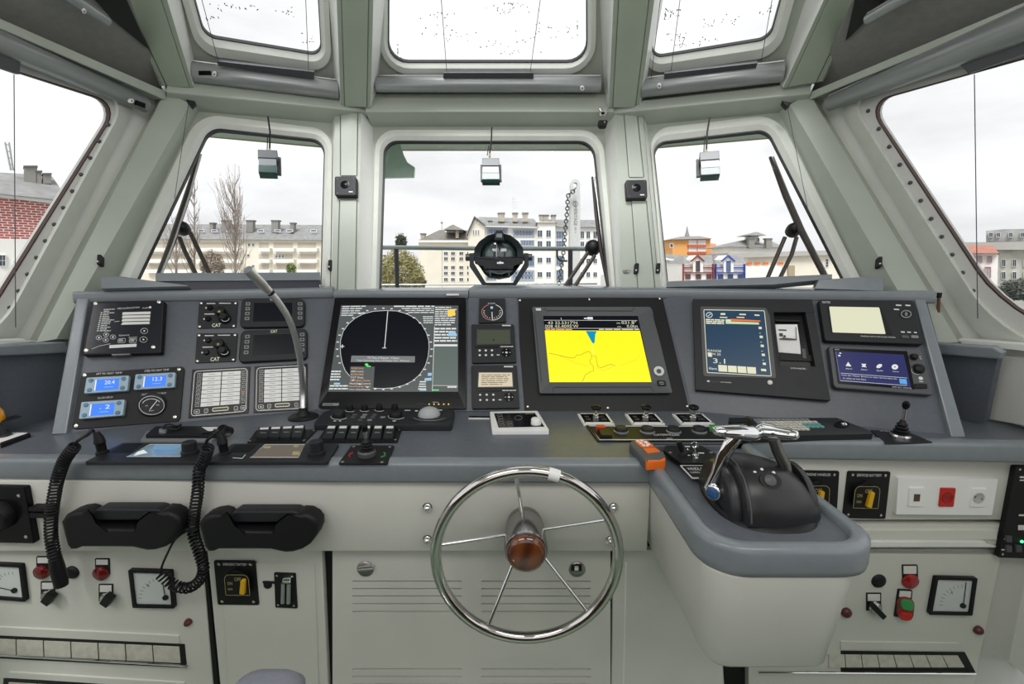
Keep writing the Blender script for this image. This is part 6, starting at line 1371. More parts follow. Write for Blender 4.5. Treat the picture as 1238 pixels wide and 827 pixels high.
# indicator pod on top
def onbody(x, y): return cT + V((x, y, 0))
def surfz(y):
    prof = [(-.140, .005), (-.138, .03), (-.128, .062), (-.108, .092), (-.075, .118), (-.03, .133), (.02, .134), (.07, .12)]
    for (y0, z0), (y1, z1) in zip(prof[:-1], prof[1:]):
        if y0 <= y <= y1: return z0 + (z1 - z0) * (y - y0) / (y1 - y0)
    return .13
def bod(px, py):
    r = ray(px, py); best = None
    for k in range(4000):
        t = .9 + k * .0002; p = CAM + r * t
        yy = p.y - cT.y
        if -.139 < yy < .1 and p.z - cT.z < surfz(yy) * 1.015: return p
    return p
BP = {}
for k_, c in (('a', (478, 368)), ('b', (521, 350)), ('c', (595, 370))): BP[k_] = bod(*B7(*c))
pc_ = bod(*B7(572, 422)); pn = V((0, -.75, .66))
pr('keypad', lambda mb: mb.loft([[pc_ + V((.028 * math.cos(a), 0, 0)) + V((0, .66, .75)) * (.022 * math.sin(a)) + pn * hh for a in [k * math.pi / 12 for k in range(24)]] for hh in (-.002, .005)], M['black']))
pr('button', lambda mb: mb.lathe(pc_ + V((-.002, 0, 0)), pn, [(.015, .004), (.015, .008), (.009, .011), (.0001, .012)], M['graphite'], 20))
for k_ in 'abc': pr('indicator', lambda mb: mb.lathe(BP[k_] - pn * .001, pn, [(.0045, 0), (.004, .003), (.0001, .004)], M['print'], 10))
# =====================================================================
#  FITTINGS AT THE WINDOWS
# =====================================================================
def blind(name_label, pl, a, b, ra, rb, h, barq, cords, badge, grp='roller blinds', cordh=None, end=M['tube']):
    c = ((a[0] + b[0]) / 2, (a[1] + b[1]) / 2); d = Dev('roller_blind', name_label, 'blind', pl, *c, h)
    A, B = pl.pt(*a, h), pl.pt(*b, h); ax = (B - A).normalized()
    d.part('cassette', lambda mb: mb.tube([A, A + ax * .004, B - ax * .004, B], [ra * .9, ra, rb, rb * .9], M['tube'], 20), smooth=50)
    d.part('cassette_rail', lambda mb: mb.tube([A + V((0, 0, ra * 1.15)), B + V((0, 0, rb * 1.15))], [.005, .005], M['aluminium'], 6))
    if barq: d.part('pull_bar', lambda mb: mb.slab(pl, barq, h - .01, h + .012, M['tube_dark'], .002))
    for p, q in cords:
        d.part('cord', lambda mb: mb.tube([pl.pt(*p, cordh if cordh is not None else h), pl.pt(*q, cordh if cordh is not None else h)], .0016, M['tube_dark'], 5))
    if badge: d.part('badge', lambda mb: (mb.slab(pl, ell(badge, 2.6, 2.6, 16), h + ra * .85, h + ra + .004, M['white']), mb.slab(pl, ell(badge, 1.2, 1.4, 10), h + ra + .004, h + ra + .0045, M['grey'])))
    return d
k = 2.7 / 560
blind('long grey roller blind cassette under the centre upper window', CU, (455, 102), (726, 102), 8.2 * k, 8.2 * k, .07, [(536, 88), (645, 88), (645, 95), (536, 95)], (((540, 86), (532, -20)), ((641, 87), (656, -20))), (704, 107))
d = blind('grey roller blind cassette under the left upper window', LU, (233, 87), (409, 109), 9.5 * k, 9.5 * k, .07, [(262, 74), (380, 87), (380, 96), (264, 80)], (((264, 75), (240, -15)), ((373, 86), (369, -15))), (259, 90))
d.part('label', lambda mb: mb.slab(LU, rect(240, 86, 255, 91), .07 + 9.5 * k, .073 + 9.5 * k, M['blackgloss']))
blind('grey roller blind cassette under the right upper window', RU, (776, 107), (947, 87), 9.5 * k, 9.5 * k, .07, [(803, 89), (916, 76), (914, 82), (803, 96)], (((811, 88), (824, -15)), ((787, 97), (800, -15)), ((920, 76), (936, -15))), (797, 104.5))
ks = 1.9 / 560
d = blind('grey roller blind cassette above the left side window', SL, (-90, 13), (176, 127), 15 * ks, 10.5 * ks, .07, [(-60, 45), (25, 73), (24, 90), (-60, 62)], (((17, 90), (19, 396)),), (159.5, 122))
d.part('label', lambda mb: mb.slab(SL, [(165, 121), (176, 125), (176, 131), (165, 127)], .07 + 9 * ks, .073 + 11.5 * ks, M['blackgloss']))
d = blind('grey roller blind cassette above the right side window', SR, (1001, 126), (1420, -42), 10 * ks, 22 * ks, .08, [(1160, 77), (1300, 22), (1300, 44), (1170, 89)], (((1178, 90), (1182, 385)),), None)
k2 = 1.7 / 560
blind('short dark blind cassette in the upper left corner of the ceiling', SUL, (70, -14), (130, 26), 6.5 * k2, 6.5 * k2, .06, None, (), (102, 14))
blind('short dark blind cassette in the upper right corner of the ceiling', SUR, (1048, 24), (1120, -18), 6.5 * k2, 6.5 * k2, .06, None, (), None)
mb = MB(); mb.slab(SUL, [(88, -30), (140, -30), (180, 60), (136, 24)], .002, .012, M['black']); o = mb.build('trim_15'); struct(o)
mb = MB(); mb.slab(SUR, [(1100, -30), (1040, -30), (1022, 50), (1062, 10)], .002, .012, M['black']); o = mb.build('trim_16'); struct(o)
# long guide wires in front of the corner pillars
for lab, pl, a, b in (('thin blind wire running down the left corner pillar', LW, (228, 125), (211, 240)), ('thin blind wire running down the right corner pillar', RW, (951, 125), (978, 260)), ('thin blind wire beside the right centre pillar', CW, (777, 130), (794, 322))):
    d = Dev('blind_wire', lab, 'wire', pl, *b, .12); d.part('wire', lambda mb: mb.tube([pl.pt(*a, .12), pl.pt(*b, .12)], .0013, M['tube_dark'], 5))
# cord cleats
for lab, pl, x, y, h, tri in (('small black cord cleat at the top of the left centre pillar', CW, 408.5, 127, .14, 0), ('small black cord cleat under the header right of centre', CW, 729, 148, .12, 0), ('small chrome cord cleat on the header right of centre', CW, 730, 132, .14, 2), ('small black cord cleat at the top of the right centre pillar', CW, 776.5, 130, .14, 0),
                           ('black triangular stop at the top of the left corner pillar', LW, 229.5, 123, .15, 1), ('black triangular stop at the top of the right corner pillar', RW, 950.5, 124.5, .15, 1),
                           ('black cord cleat low on the left corner pillar', LW, 119.5, 313.5, .11, 3), ('black cord cleat low on the right corner pillar', RW, 1064.5, 316, .11, 3),
                           ('tiny black latch low on the left window frame edge', CW, 399, 320, .10, 3), ('black latch at the foot of the centre window frame, right', CW, 757.5, 329, .10, 0), ('upright black latch on the right centre pillar', CW, 770, 324, .12, 3), ('tiny upright black latch at the left edge of the right window', CW, 796, 324, .11, 3)):
    d = Dev('cord_cleat', lab, 'cleat', pl, x, y, h - .02)
    m_ = M['chrome'] if tri == 2 else M['black']
    if tri == 1: q_ = [(x - 5, y - 3), (x + 6, y - 1), (x + 1, y + 4)]
    elif tri == 3: q_ = rq([(x - 2.2, y - 6), (x + 2.8, y - 6), (x + 2.2, y + 6), (x - 3, y + 6)], 1.2, 3)
    else: q_ = rq([(x - 6, y - 3), (x + 6, y - 3), (x + 5, y + 3), (x - 4, y + 3.2)], 2.2, 3)
    d.part('body', lambda mb: mb.slab(pl, q_, h - .035, h, m_, .002))
    if tri != 1: d.part('pin', lambda mb: mb.knob(pl, x + (2 if tri == 0 else -1), y + (0 if tri == 0 else 3), [(.005, 0), (.004, .006), (.0001, .007)], M['aluminium'], 8, h))
# loudspeakers on the pillars
for q, lab in ((rect(404.5, 213, 430.5, 236.3), 'square black speaker on the left centre pillar'), ([(756.5, 217.5), (782, 217), (783, 239), (758, 240)], 'square black speaker on the right centre pillar')):
    d = Dev('pillar_speaker', lab, 'speaker', CW, *cen(q), .10)
    d.part('housing', lambda mb: mb.slab(CW, rq(q, 2, 4), .10, .135, M['charcoal'], .004))
    c = cen(q); d.part('cone', lambda mb: mb.knob(CW, c[0] - .5, c[1] - 1.5, [(.024, 0), (.024, .002), (.018, .003), (.016, 0), (.010, .002), (.0001, .003)], M['blackgloss'], 22, .135))
    d.part('marks', lambda mb: (mb.flat(CW, [(c[0] + 4, c[1] + 6.5), (c[0] + 9, c[1] + 6.5), (c[0] + 9, c[1] + 7.8), (c[0] + 4, c[1] + 7.8)], .1355, M['print']), [mb.knob(CW, *bil(q, u, v), [(.004, 0), (.003, .001)], M['graphite'], 8, .135) for u in (.12, .88) for v in (.12, .88)]), smooth=0)
# hanging mirrored lamp boxes
M['lampgrey'] = mat('lamp_housing', (.05, .06, .065), .3, .1); M['lampmid'] = mat('lamp_pane', (.20, .22, .23), .2); M['lampteal'] = mat('lamp_teal', (.025, .075, .065), .15)
for lab, pl, cab, q, side in (('small grey lamp box hanging on a black cable in the centre window', CW, ((594.5, 154), (594, 172), (592, 186)), [(583, 191), (603.5, 191), (604.5, 217), (582, 217)], [(580.5, 199), (606, 198.5), (606.5, 218.8), (581, 218.8)]),
                              ('small grey lamp box hanging on a black cable in the left window', LW, ((324, 141), (326.5, 160), (326, 180)), [(311.5, 180.5), (335, 181.5), (335, 208.8), (312, 208)], [(333, 189), (339.5, 190), (340, 211), (314, 210)]),
                              ('small grey lamp box hanging on a black cable in the right window', RW, ((858, 142.5), (855, 160), (854, 181.5)), [(846, 184), (869.5, 182), (871, 210.5), (847, 212)], [(841.7, 192.5), (850, 191), (870, 211.5), (842, 213.5)])):
    d = Dev('hanging_lamp', lab, 'lamp', pl, *cen(q), .08)
    d.part('cable', lambda mb: (mb.tube([pl.pt(*p, .10) for p in cab], .0045, M['rubber'], 6), mb.tube([pl.pt(cab[1][0] - 3, cab[1][1] + 4, .10), pl.pt(cab[2][0] - 3, cab[2][1] + 2, .10)], .0025, M['rubber'], 6)))
    d.part('back_plate', lambda mb: mb.slab(pl, side, .055, .07, M['graphite'], .002))
    d.part('housing', lambda mb: (mb.slab(pl, sub(q, 0, 0, 1, .36), .07, .13, M['lampgrey'], .002), mb.slab(pl, sub(q, .04, .36, .96, .68), .07, .125, M['lampmid'], 0), mb.slab(pl, sub(q, .02, .68, .98, 1), .07, .13, M['lampteal'], .002)))
    d.part('nut', lambda mb: mb.tube([pl.pt(*cab[2], .10), pl.pt(cab[2][0], cab[2][1] + 4, .10)], .006, M['gold'], 6))
# wipers (outside the glass)
M['wiper'] = mat('wiper_blade', (.045, .032, .027), .5)
def wiper(lab, pl, blade, pivot, arms, w0=.016):
    d = Dev('window_wiper', lab, 'wiper', pl, *pivot, -.12)
    B_ = [pl.pt(*p, -.10) for p in blade]
    d.part('blade', lambda mb: (mb.tube(B_, [w0 * .5, w0, w0, w0 * .8][:len(B_)], M['wiper'], 8), mb.tube([p + V((.014, -.006, 0)) for p in B_], [.005] * len(B_), M['aluminium'], 6)))
    kk = pl.ppm(*pivot, -.12)
    d.part('motor', lambda mb: mb.lathe(pl.pt(*pivot, -.16), pl.n, [(9.5 * kk, 0), (9.5 * kk, .03), (7 * kk, .055), (3.5 * kk, .065), (.0001, .066)], M['rubber'], 18))
    for a in arms: d.part('arm', lambda mb: mb.tube([pl.pt(*p, -.13) for p in a], [.011] * len(a), M['wiper'], 8))
wiper('window wiper parked at the left edge of the left window', LW, [(241, 187), (227, 235), (207, 295), (192, 333)], (222, 278), [((217, 287), (224, 305), (237, 332)), ((230, 281), (254, 332))])
wiper('window wiper at the right edge of the right window', RW, [(931, 190), (950, 237), (968, 278), (996, 333)], (958, 280), [((949, 287), (928, 336)), ((963, 287), (957, 308), (943, 336))])
wiper('window wiper at the right edge of the centre window', CW, [(716, 214), (721, 260), (727, 305), (735, 346)], (716, 301), [((711, 305), (683, 346)), ((719, 309), (695, 346))], .012)
# outer shelf that carries the searchlight
mb = MB(); mb.box((-.05, 2.95, 1.44), (3.0, .75, .05), M['paint']); struct(mb.build('trim_17'))
# searchlight
M['searchblack'] = mat('searchlight_black', (.02, .027, .03), .35)
SLP = Plane((0, 2.9, 0), (0, -1, 0)); S7 = CR(560, 265, 9.733)
d = Dev('searchlight', 'large round black searchlight in a black yoke outside the centre window', 'searchlight', SLP, 603.5, 345)
cS = S7(420, 425)
oct_o = S7(385, 165, 455, 165, 560, 190, 650, 260, 705, 340, 712, 430, 700, 500, 650, 570, 600, 640, 540, 690, 420, 712, 300, 690, 245, 640, 200, 570, 150, 510, 125, 430, 135, 340, 190, 260, 290, 190)
oct_i = [(cS[0] + (x - cS[0]) * .74, cS[1] + (y - cS[1]) * .74) for x, y in oct_o]
d.part('housing', lambda mb: mb.ring(SLP, oct_o, oct_i, -.16, .05, M['searchblack'], .02))

M['searchglass'] = mat('searchlight_lens', (.03, .05, .05), .04, spec=.9, coat=1.0)
cc3 = SLP.pt(*cS, -.02)
d.part('lens', lambda mb: mb.lathe(cc3, (0, -1, 0), [(.118, -.02), (.115, 0), (.095, .022), (.06, .038), (.02, .045), (.0001, .046)], M['searchglass'], 32), smooth=70)
d.part('rear_cover', lambda mb: mb.lathe(cc3 + V((0, .12, 0)), (0, 1, 0), [(.12, 0), (.10, .05), (.0001, .06)], M['searchblack'], 28))
d.part('cross_band', lambda mb: (mb.slab(SLP, rq(S7(125, 445, 712, 445, 700, 525, 600, 560, 600, 590, 240, 590, 240, 560, 140, 525), .5, 2), .03, .065, M['charcoal'], .004), mb.slab(SLP, rq(S7(235, 590, 605, 590, 560, 640, 280, 640), 1, 2), .03, .06, M['searchblack'], .004)))
d.part('top_clamp', lambda mb: (mb.slab(SLP, rq(S7(378, 130, 465, 130, 482, 250, 365, 250), 1, 2), .03, .08, M['charcoal'], .004), mb.slab(SLP, S7(392, 170, 455, 170, 458, 215, 388, 215), .08, .083, M['grey'])))
d.part('spine', lambda mb: mb.tube([SLP.pt(*S7(397, 300), .04), SLP.pt(*S7(397, 445), .06)], .003, M['aluminium'], 6))
d.part('badge', lambda mb: (mb.flat(SLP, S7(398, 505, 475, 505, 473, 525, 396, 525), .066, M['print']), mb.flat(SLP, S7(436, 490, 450, 505, 422, 505), .066, M['print'])), smooth=0)
d.part('lower_frame', lambda mb: mb.line(SLP, S7(318, 670, 318, 605, 400, 640, 460, 640, 540, 605, 540, 670), 1.6, .062, M['graphite']), smooth=0)
yk_ = S7(72, 400, 118, 400, 118, 520, 262, 755, 590, 755, 725, 520, 725, 400, 768, 400, 768, 560, 610, 800, 240, 800, 75, 560)
d.part('yoke', lambda mb: mb.slab(SLP, yk_, -.07, -.02, M['searchblack'], .003))
for x in (95, 745): d.part('trunnion', lambda mb: mb.lathe(SLP.pt(*S7(x, 450), -.045), (1, 0, 0), [(.022, -.035), (.022, .035)], M['searchblack'], 14))
d.part('foot', lambda mb: mb.box(SLP.pt(603, 346, -.045) + V((0, 0, -.06)), (.16, .10, .10), M['searchblack'], bev=.004))
# guard rail outside
RP = Plane((0, 5.0, 0), (0, -1, 0))
d = Dev('guard_rail', 'polished guard rail with posts running across outside the centre window', 'railing', RP, 590, 345)
M['railgrey'] = mat('rail_metal', (.30, .32, .32), .25, .9)
d.part('top_rail', lambda mb: mb.tube([RP.pt(440, 299), RP.pt(600, 300.5), RP.pt(722, 301)], .024, M['railgrey'], 10))
d.part('mid_rail', lambda mb: mb.tube([RP.pt(440, 344.5), RP.pt(722, 343)], .010, M['railgrey'], 8))
for a, b, r in (((479, 301), (484, 480), .024), ((689.5, 302), (690, 480), .026)): d.part('post', lambda mb: mb.tube([RP.pt(*a), RP.pt(*b)], r, M['charcoal'], 10))
d.part('hook', lambda mb: mb.tube(spline([RP.pt(673.5, 303), RP.pt(674, 311), RP.pt(678, 315), RP.pt(686, 315.5)], 5), .011, M['charcoal'], 8))
mb = MB(); mb.box((0, 5.6, .2), (8, 4.8, .1), mat('foredeck', (.30, .34, .31), .5)); o = mb.build('trim_18'); struct(o)
# davit post and chain 
DP = Plane((0, 7.0, 0), (0, -1, 0)); T2 = CR(590, 200, 5.513)
d = Dev('davit_post', 'tall white post with a round eye at its top outside the centre window', 'post', DP, 694, 345)
def f(mb):
    o_ = T2(548, 160, 550, 125, 560, 100, 580, 90, 600, 98, 612, 120, 615, 160, 615, 500, 612, 830, 530, 830, 545, 500)
    c = T2(582, 125); k_ = [T2(582 + 14 * math.cos(a), 125 + 14 * math.sin(a)) for a in [math.radians(180 - 360 * j / 11 * -1) for j in range(11)]]
    mb.slab(DP, T2(548, 180, 615, 180, 615, 500, 612, 1290, 530, 1290, 545, 500), -.16, 0, M['post'], .006)
    top = [T2(582 + 34 * math.cos(math.radians(a)), 130 + 40 * math.sin(math.radians(a))) for a in range(180, 361, 12)]
    inn = [T2(582 + 15 * math.cos(math.radians(a)), 130 + 17 * math.sin(math.radians(a))) for a in range(180, 361, 12)]
    bo = [T2(582 + 34 * math.cos(math.radians(a)), 182) if 0 else T2(582 - 34 + 68 * j / 15, 182) for j in range(16)]; bi = [T2(582 - 15 * math.cos(math.pi * j / 15), 130 + 17 * math.sin(math.pi * j / 15)) for j in range(16)]
    mb.ring(DP, top + bo[::-1][1:-1], inn + bi[::-1][1:-1], -.10, 0, M['post'])
M['post'] = mat('white_post', (.60, .60, .585), .45, noise=.05)
d.part('post', f)
d.part('lettering', lambda mb: (mb.line(DP, ell(T2(582, 255), 2.6, 3.2, 14), .8, .004, M['grey'], True), mb.flat(DP, T2(578, 240, 586, 240, 586, 270, 578, 270), .004, M['grey']), mb.text(DP, 'HERITAGE', [T2(596, 275), T2(596, 400), T2(572, 400), T2(572, 275)], .004, M['grey']), mb.text(DP, 'SWL 1 t', [T2(590, 410), T2(590, 450), T2(576, 450), T2(576, 410)], .004, M['grey'])), smooth=0)
M['chainmetal'] = mat('chain_metal', (.08, .08, .075), .4, .6)
d = Dev('chain', 'dark link chain hanging from the eye of the white post', 'chain', DP, 682, 345, .1)
cpts = spline([DP.pt(*T2(*c), .10) for c in ((585, 150), (560, 180), (535, 195), (530, 240), (528, 300), (520, 370), (515, 430), (510, 500), (500, 600), (488, 680), (480, 760), (470, 830), (466, 1290))], 12)
CPn_, L_ = resample(cpts, 58)
for i, p in enumerate(CPn_[:-1]):
    q2 = CPn_[i + 1]; c = (p + q2) / 2; t = (q2 - p).normalized(); s_ = t.cross(V((0, 1, 0))) if i % 2 else V((0, 1, 0)); s_ = (s_ - t * s_.dot(t)).normalized(); L2 = (q2 - p).length * .62
    d.part('link', lambda mb: mb.tube([c + t * (L2 * math.cos(a)) + s_ * (.026 * math.sin(a)) for a in [k_ * math.pi / 5 for k_ in range(10)]], .009, M['chainmetal'], 5, closed=True))
# small rod at the right end of the ledge, rear shelves, side shelves
d = Dev('thin_rod', 'thin brown rod with a dark cap standing behind the right end of the console', 'rod', PR, 1134, 410)
b_ = atY(1133.5, 412, 2.02); t_2 = atY(1135, 360, 2.02)
d.part('rod', lambda mb: mb.tube([b_, t_2], .006, mat('brown_rod', (.16, .07, .03), .4), 8)); d.part('cap', lambda mb: mb.tube([t_2, t_2 + V((0, 0, .022))], .009, M['black'], 8))
def cpart(nm, pl, out, h0, h1, m, bev=.002): mb = MB(); mb.slab(pl, out, h0, h1, m, bev); return mb.build(nm, con)
cpart('rear_shelf', LW, [(188, 330), (387, 329), (387, 338.5), (188, 340)], .05, .12, M['lip']); cpart('rear_panel', LW, [(190, 340), (386, 338.5), (386, 352), (190, 353)], .05, .11, M['navy'])
cpart('rear_shelf', RW, [(806, 340), (1006, 331.5), (1006, 337), (935, 344), (806, 347)], .05, .12, M['lip'])
cpart('rear_shelf', LW, [(122, 335), (145, 334), (228, 346), (122, 349)], .10, .17, M['lip']); cpart('rear_shelf', RW, [(990, 338), (1040, 335), (1068, 336), (1068, 352), (985, 349)], .10, .17, M['lip'])
def spart(nm, pl, out, h0, h1, m, bev=.002): mb = MB(); mb.slab(pl, out, h0, h1, m, bev); o = mb.build(nm); struct(o)
spart('trim_19', SL, [(-60, 414), (30, 410), (44, 413), (-60, 422)], .07, .10, M['paint_white']); spart('trim_20', SL, [(-60, 422), (80, 414), (84, 420), (82, 427), (-60, 433)], .12, .16, M['lip'], .006)
spart('trim_21', SL, [(-60, 433), (80, 427), (74, 520), (-60, 520)], .10, .12, M['console'])
spart('trim_22', SR, [(1158, 410), (1290, 420), (1290, 430), (1165, 417)], .05, .08, M['paint_white']); spart('trim_23', SR, [(1128, 415), (1200, 420), (1211, 427), (1208, 434), (1128, 428)], .15, .18, M['lip'], .006)
spart('trim_24', SR, [(1130, 428), (1206, 434), (1190, 510), (1130, 510)], .11, .14, M['console']); spart('trim_25', SR, [(1200, 430), (1320, 440), (1320, 530), (1186, 505)], .0, .06, M['cream'])
# =====================================================================
#  OUTSIDE: quay, buildings, trees
# =====================================================================
ZG = -7.0
mb = MB(); mb.add([(-400, 14, ZG - 1), (400, 14, ZG - 1), (400, 45, ZG - 1), (-400, 45, ZG - 1)], [[0, 1, 2, 3]], mat('harbour_water', (.12, .14, .13), .12, noise=.2, nscale=2, bump=.6, bscale=3)); tag(mb.build('water'), kind='structure')
mb = MB(); mb.box((0, 245, ZG - .5), (900, 400, 1.0), mat('quay_paving', (.38, .37, .35), .8, noise=.1, nscale=1)); tag(mb.build('ground'), kind='structure')
EXT = {}
def em(n, c, r=.8, noise=.06, ns=.4): 
    if n not in EXT: EXT[n] = mat(n, c, r, noise=noise, nscale=ns)
    return EXT[n]
WHT = em('facade_white', (.82, .80, .75)); CRM = em('facade_cream', (.76, .71, .60)); ROOF = em('slate_roof', (.26, .26, .255), .7, .25, 1.5); ROOFB = em('brown_roof', (.20, .19, .165), .7, .2, 1); CHIM = em('chimney_stone', (.45, .40, .33), .8, .3, 2)
PANE = mat('far_window_pane', (.05, .07, .09), .1); PANEB = mat('far_window_blue', (.10, .15, .22), .08); FRW = em('far_window_frame', (.78, .78, .78)); STO = em('facade_stone', (.50, .49, .43), .8, .25, 1.2); BRN = em('facade_brown', (.40, .17, .10), .8)
class Bld:
    def __init__(s, name, label, px, py, D, n=None, group=None):
        r = ray(px, py); r2 = V((r.x, r.y, 0)).normalized()
        p = CAM + r * (D / r.y) if n is None else CAM + r * (D / V((r.x, r.y)).length)
        s.pl = Plane(p, n if n is not None else (0, -1, 0)); s.root = thing(name, V((p.x, p.y, ZG)), label, 'building', group)
        s.dz = 1
    def body(s, out, m, depth=9, h=0, nm='wall'):
        mb = MB(); mb.slab(s.pl, out, h - depth, h, m); return mb.build(nm, s.root, 0)
    def down(s, x0, y0, x1, y1, m, depth=9, h=0, nm='wall'):
        a, b = s.pl.pt(x0, y0, h), s.pl.pt(x1, y1, h); mb = MB(); c, d_ = V((b.x, b.y, ZG)), V((a.x, a.y, ZG)); n = s.pl.n * depth; n.z = 0
        mb.loft([[a, b, c, d_], [p - n for p in (a, b, c, d_)]], m); return mb.build(nm, s.root, 0)
    def win(s, x, y, w, h, m=PANE, frame=FRW, cols=2, rows=1, hh=0, nm='window'):
        q = rect(x - w / 2, y - h / 2, x + w / 2, y + h / 2); k = s.pl.ppm(x, y)
        mb = MB(); fr = max(.4, w * .08)
        mb.ring(s.pl, q, rect(x - w / 2 + fr, y - h / 2 + fr, x + w / 2 - fr, y + h / 2 - fr), hh - .05, hh + .12, frame)
        for c in range(1, cols): xx = x - w / 2 + w * c / cols; mb.slab(s.pl, rect(xx - fr / 3, y - h / 2, xx + fr / 3, y + h / 2), hh, hh + .10, frame)
        for c in range(1, rows): yy = y - h / 2 + h * c / rows; mb.slab(s.pl, rect(x - w / 2, yy - fr / 3, x + w / 2, yy + fr / 3), hh, hh + .10, frame)
        o = mb.build(nm, s.root, 0); mb = MB(); mb.slab(s.pl, rect(x - w / 2 + fr * .8, y - h / 2 + fr * .8, x + w / 2 - fr * .8, y + h / 2 - fr * .8), hh, hh + .05, m); mb.build('pane', o, 0)
    def box(s, q, h0, h1, m, nm):
        mb = MB(); mb.slab(s.pl, q, h0, h1, m); return mb.build(nm, s.root, 0)
    def hip(s, base, ridge, m, depth=8, over=.4):
        """hipped roof: base TL,TR px at the eave; ridge two px points set back"""
        a, b = s.pl.pt(*base[0], over), s.pl.pt(*base[1], over); r0, r1 = s.pl.pt(*ridge[0], -depth / 2), s.pl.pt(*ridge[1], -depth / 2)
        n = s.pl.n * (depth + 2 * over); c, d_ = b - n, a - n
        mb = MB(); mb.add([a, b, c, d_, r0, r1], [[0, 1, 5, 4], [1, 2, 5], [2, 3, 4, 5], [3, 0, 4], [0, 3, 2, 1]], m); return mb.build('roof', s.root, 0)
    def chim(s, x, y0, y1, w, m=CHIM, hh=-1.5):
        mb = MB(); mb.slab(s.pl, rect(x - w / 2, y0 + 1.5, x + w / 2, y1), hh - 1, hh, m); mb.slab(s.pl, rect(x - w / 2 - .7, y0, x + w / 2 + .7, y0 + 1.6), hh - 1.1, hh + .1, em('chimney_cap', (.16, .15, .14))); mb.build('chimney', s.root, 0)
a_ = CR(455, 240, 7.517); b_2 = CR(590, 200, 5.513); c_ = CR(160, 240, 5.158); d_3 = CR(790, 240, 5.158); g_ = CR(1100, 240, 5.167)
# hip roofed block behind the searchlight left
B = Bld('apartment_block', 'cream block with a brown hipped roof and pyramid top left of the searchlight', 535, 320, 85)
B.down(506, 291, 574, 292, CRM, 10); B.hip(((503.5, 291.5), (580, 293)), ((531, 278), (575, 278.5)), ROOFB, 10)
B.box(rect(504, 290.5, 575, 293), -.5, .6, WHT, 'cornice'); B.hip(((536, 277.5), (561, 278)), ((547, 271.5), (548, 271.5)), ROOFB, 5); B.box(rect(538, 277.5, 560, 281), -6, -3.5, WHT, 'roof_lantern')
B.chim(511, 282, 288, 5); B.chim(552.5, 277, 288, 3.4, hh=-.5); mb = MB(); mb.tube([B.pl.pt(534.2, 281, -5), B.pl.pt(534.2, 265, -5)], [.12, .03], CHIM, 5); mb.ball(B.pl.pt(534.2, 269, -5), .28, CHIM, 6); mb.build('spire', B.root, 0)
B.box(rect(534, 296, 534.6, 350), 0, .1, em('line_grey', (.5, .5, .48)), 'downpipe')
for x in (539, 547.6, 557.6, 567):
    for y in (306.5, 313, 323.5, 330.5, 338): B.win(x, y, 5.2, 4.6)
# big white block
B = Bld('apartment_block', 'long white block with grey roof, chimneys and glazed bays behind the searchlight', 650, 320, 74)
B.down(584, 272.5, 651, 274.5, WHT, 11); B.down(650, 268, 671.5, 268, WHT, 11, .8); B.down(670, 273, 728, 273.5, WHT, 11)
B.body([(566, 282), (574, 264.5), (586, 273), (587, 372), (567, 372)], CRM, 11, .6, 'gable_wall')
mb = MB()
A1_, A2_ = [B.pl.pt(*p, 1.0) for p in ((564.5, 283), (573.5, 262.6))]; 
for p, q2 in (((564, 284), (573.6, 262.5)), ((573.6, 262.5), (587, 273))):
    u, v = B.pl.pt(*p, 1.2), B.pl.pt(*q2, 1.2); n = B.pl.n * 12; up = V((0, 0, .25)); mb.loft([[u, v, v - n, u - n], [u + up, v + up, v - n + up, u - n + up]], ROOF)
mb.build('gable_roof', B.root, 0)
B.hip(((585, 273.5), (652, 275)), ((578, 262), (646, 264.5)), ROOF, 11, .6); B.hip(((648.5, 269), (673, 269)), ((657, 265), (664, 265)), ROOF, 11, 1.2); B.hip(((670, 274), (730, 274.5)), ((670, 265.5), (726, 266)), ROOF, 11, .6)
B.box([(584, 273), (652, 274.6), (652, 275.6), (584, 274)], 0, .8, FRW, 'cornice')
B.win(592.5, 267.8, 6, 2.6, PANE, ROOF, 1, 1, -2, 'skylight')
for x in (572.5, 575.5, 578.5): B.win(x, 281, 1.8, 6, cols=1, hh=.6)
for x0, x1, y, h_, n in ((589, 614, 280, 9.5, 7), (620, 646, 282, 9.5, 7), (629, 646, 293.7, 7.2, 5), (589, 600, 293, 7, 3), (638, 646, 315.5, 13, 3), (618, 646, 333, 13, 7), (588, 600, 333, 12, 3)): B.win((x0 + x1) / 2, y, x1 - x0, h_, PANEB, em('bay_frame', (.35, .38, .45)), n, 2)
for y in (282.5, 295.5, 314.6, 332):
    for x in (652.8, 663.2): B.win(x, y, 6.3, 7 if y > 300 else 9, hh=.8)
for y, h_ in ((284, 9), (295, 8), (315, 12), (333, 13)): B.win(677, y, 9, h_, PANEB, em('bay_frame', (.35, .38, .45)), 3, 2)
for x in (704, 711.2, 719.6):
    for y in (284, 295, 315.5, 332): B.win(x, y, 5, 9 if y < 290 else 6.4)
for x, w_ in ((606, 8), (622.7, 6), (635, 6.5), (660, 6.5), (654, 3.5), (669.5, 5)): B.chim(x, 257 if x < 640 else 259.5, 268, w_)
mb = MB(); A_ = B.pl.pt(620, 262, -3); T_ = B.pl.pt(620, 239, -3); mb.tube([A_, T_], .05, FRW, 5)
for k_ in range(4): p = A_.lerp(T_, .45 + .16 * k_); mb.tube([p - V((.1, 0, 0)), p + V((.75 - .1 * k_, 0, 0))], .03, em('antenna_grey', (.4, .4, .4)), 4)
mb.build('roof_antenna', B.root, 0)
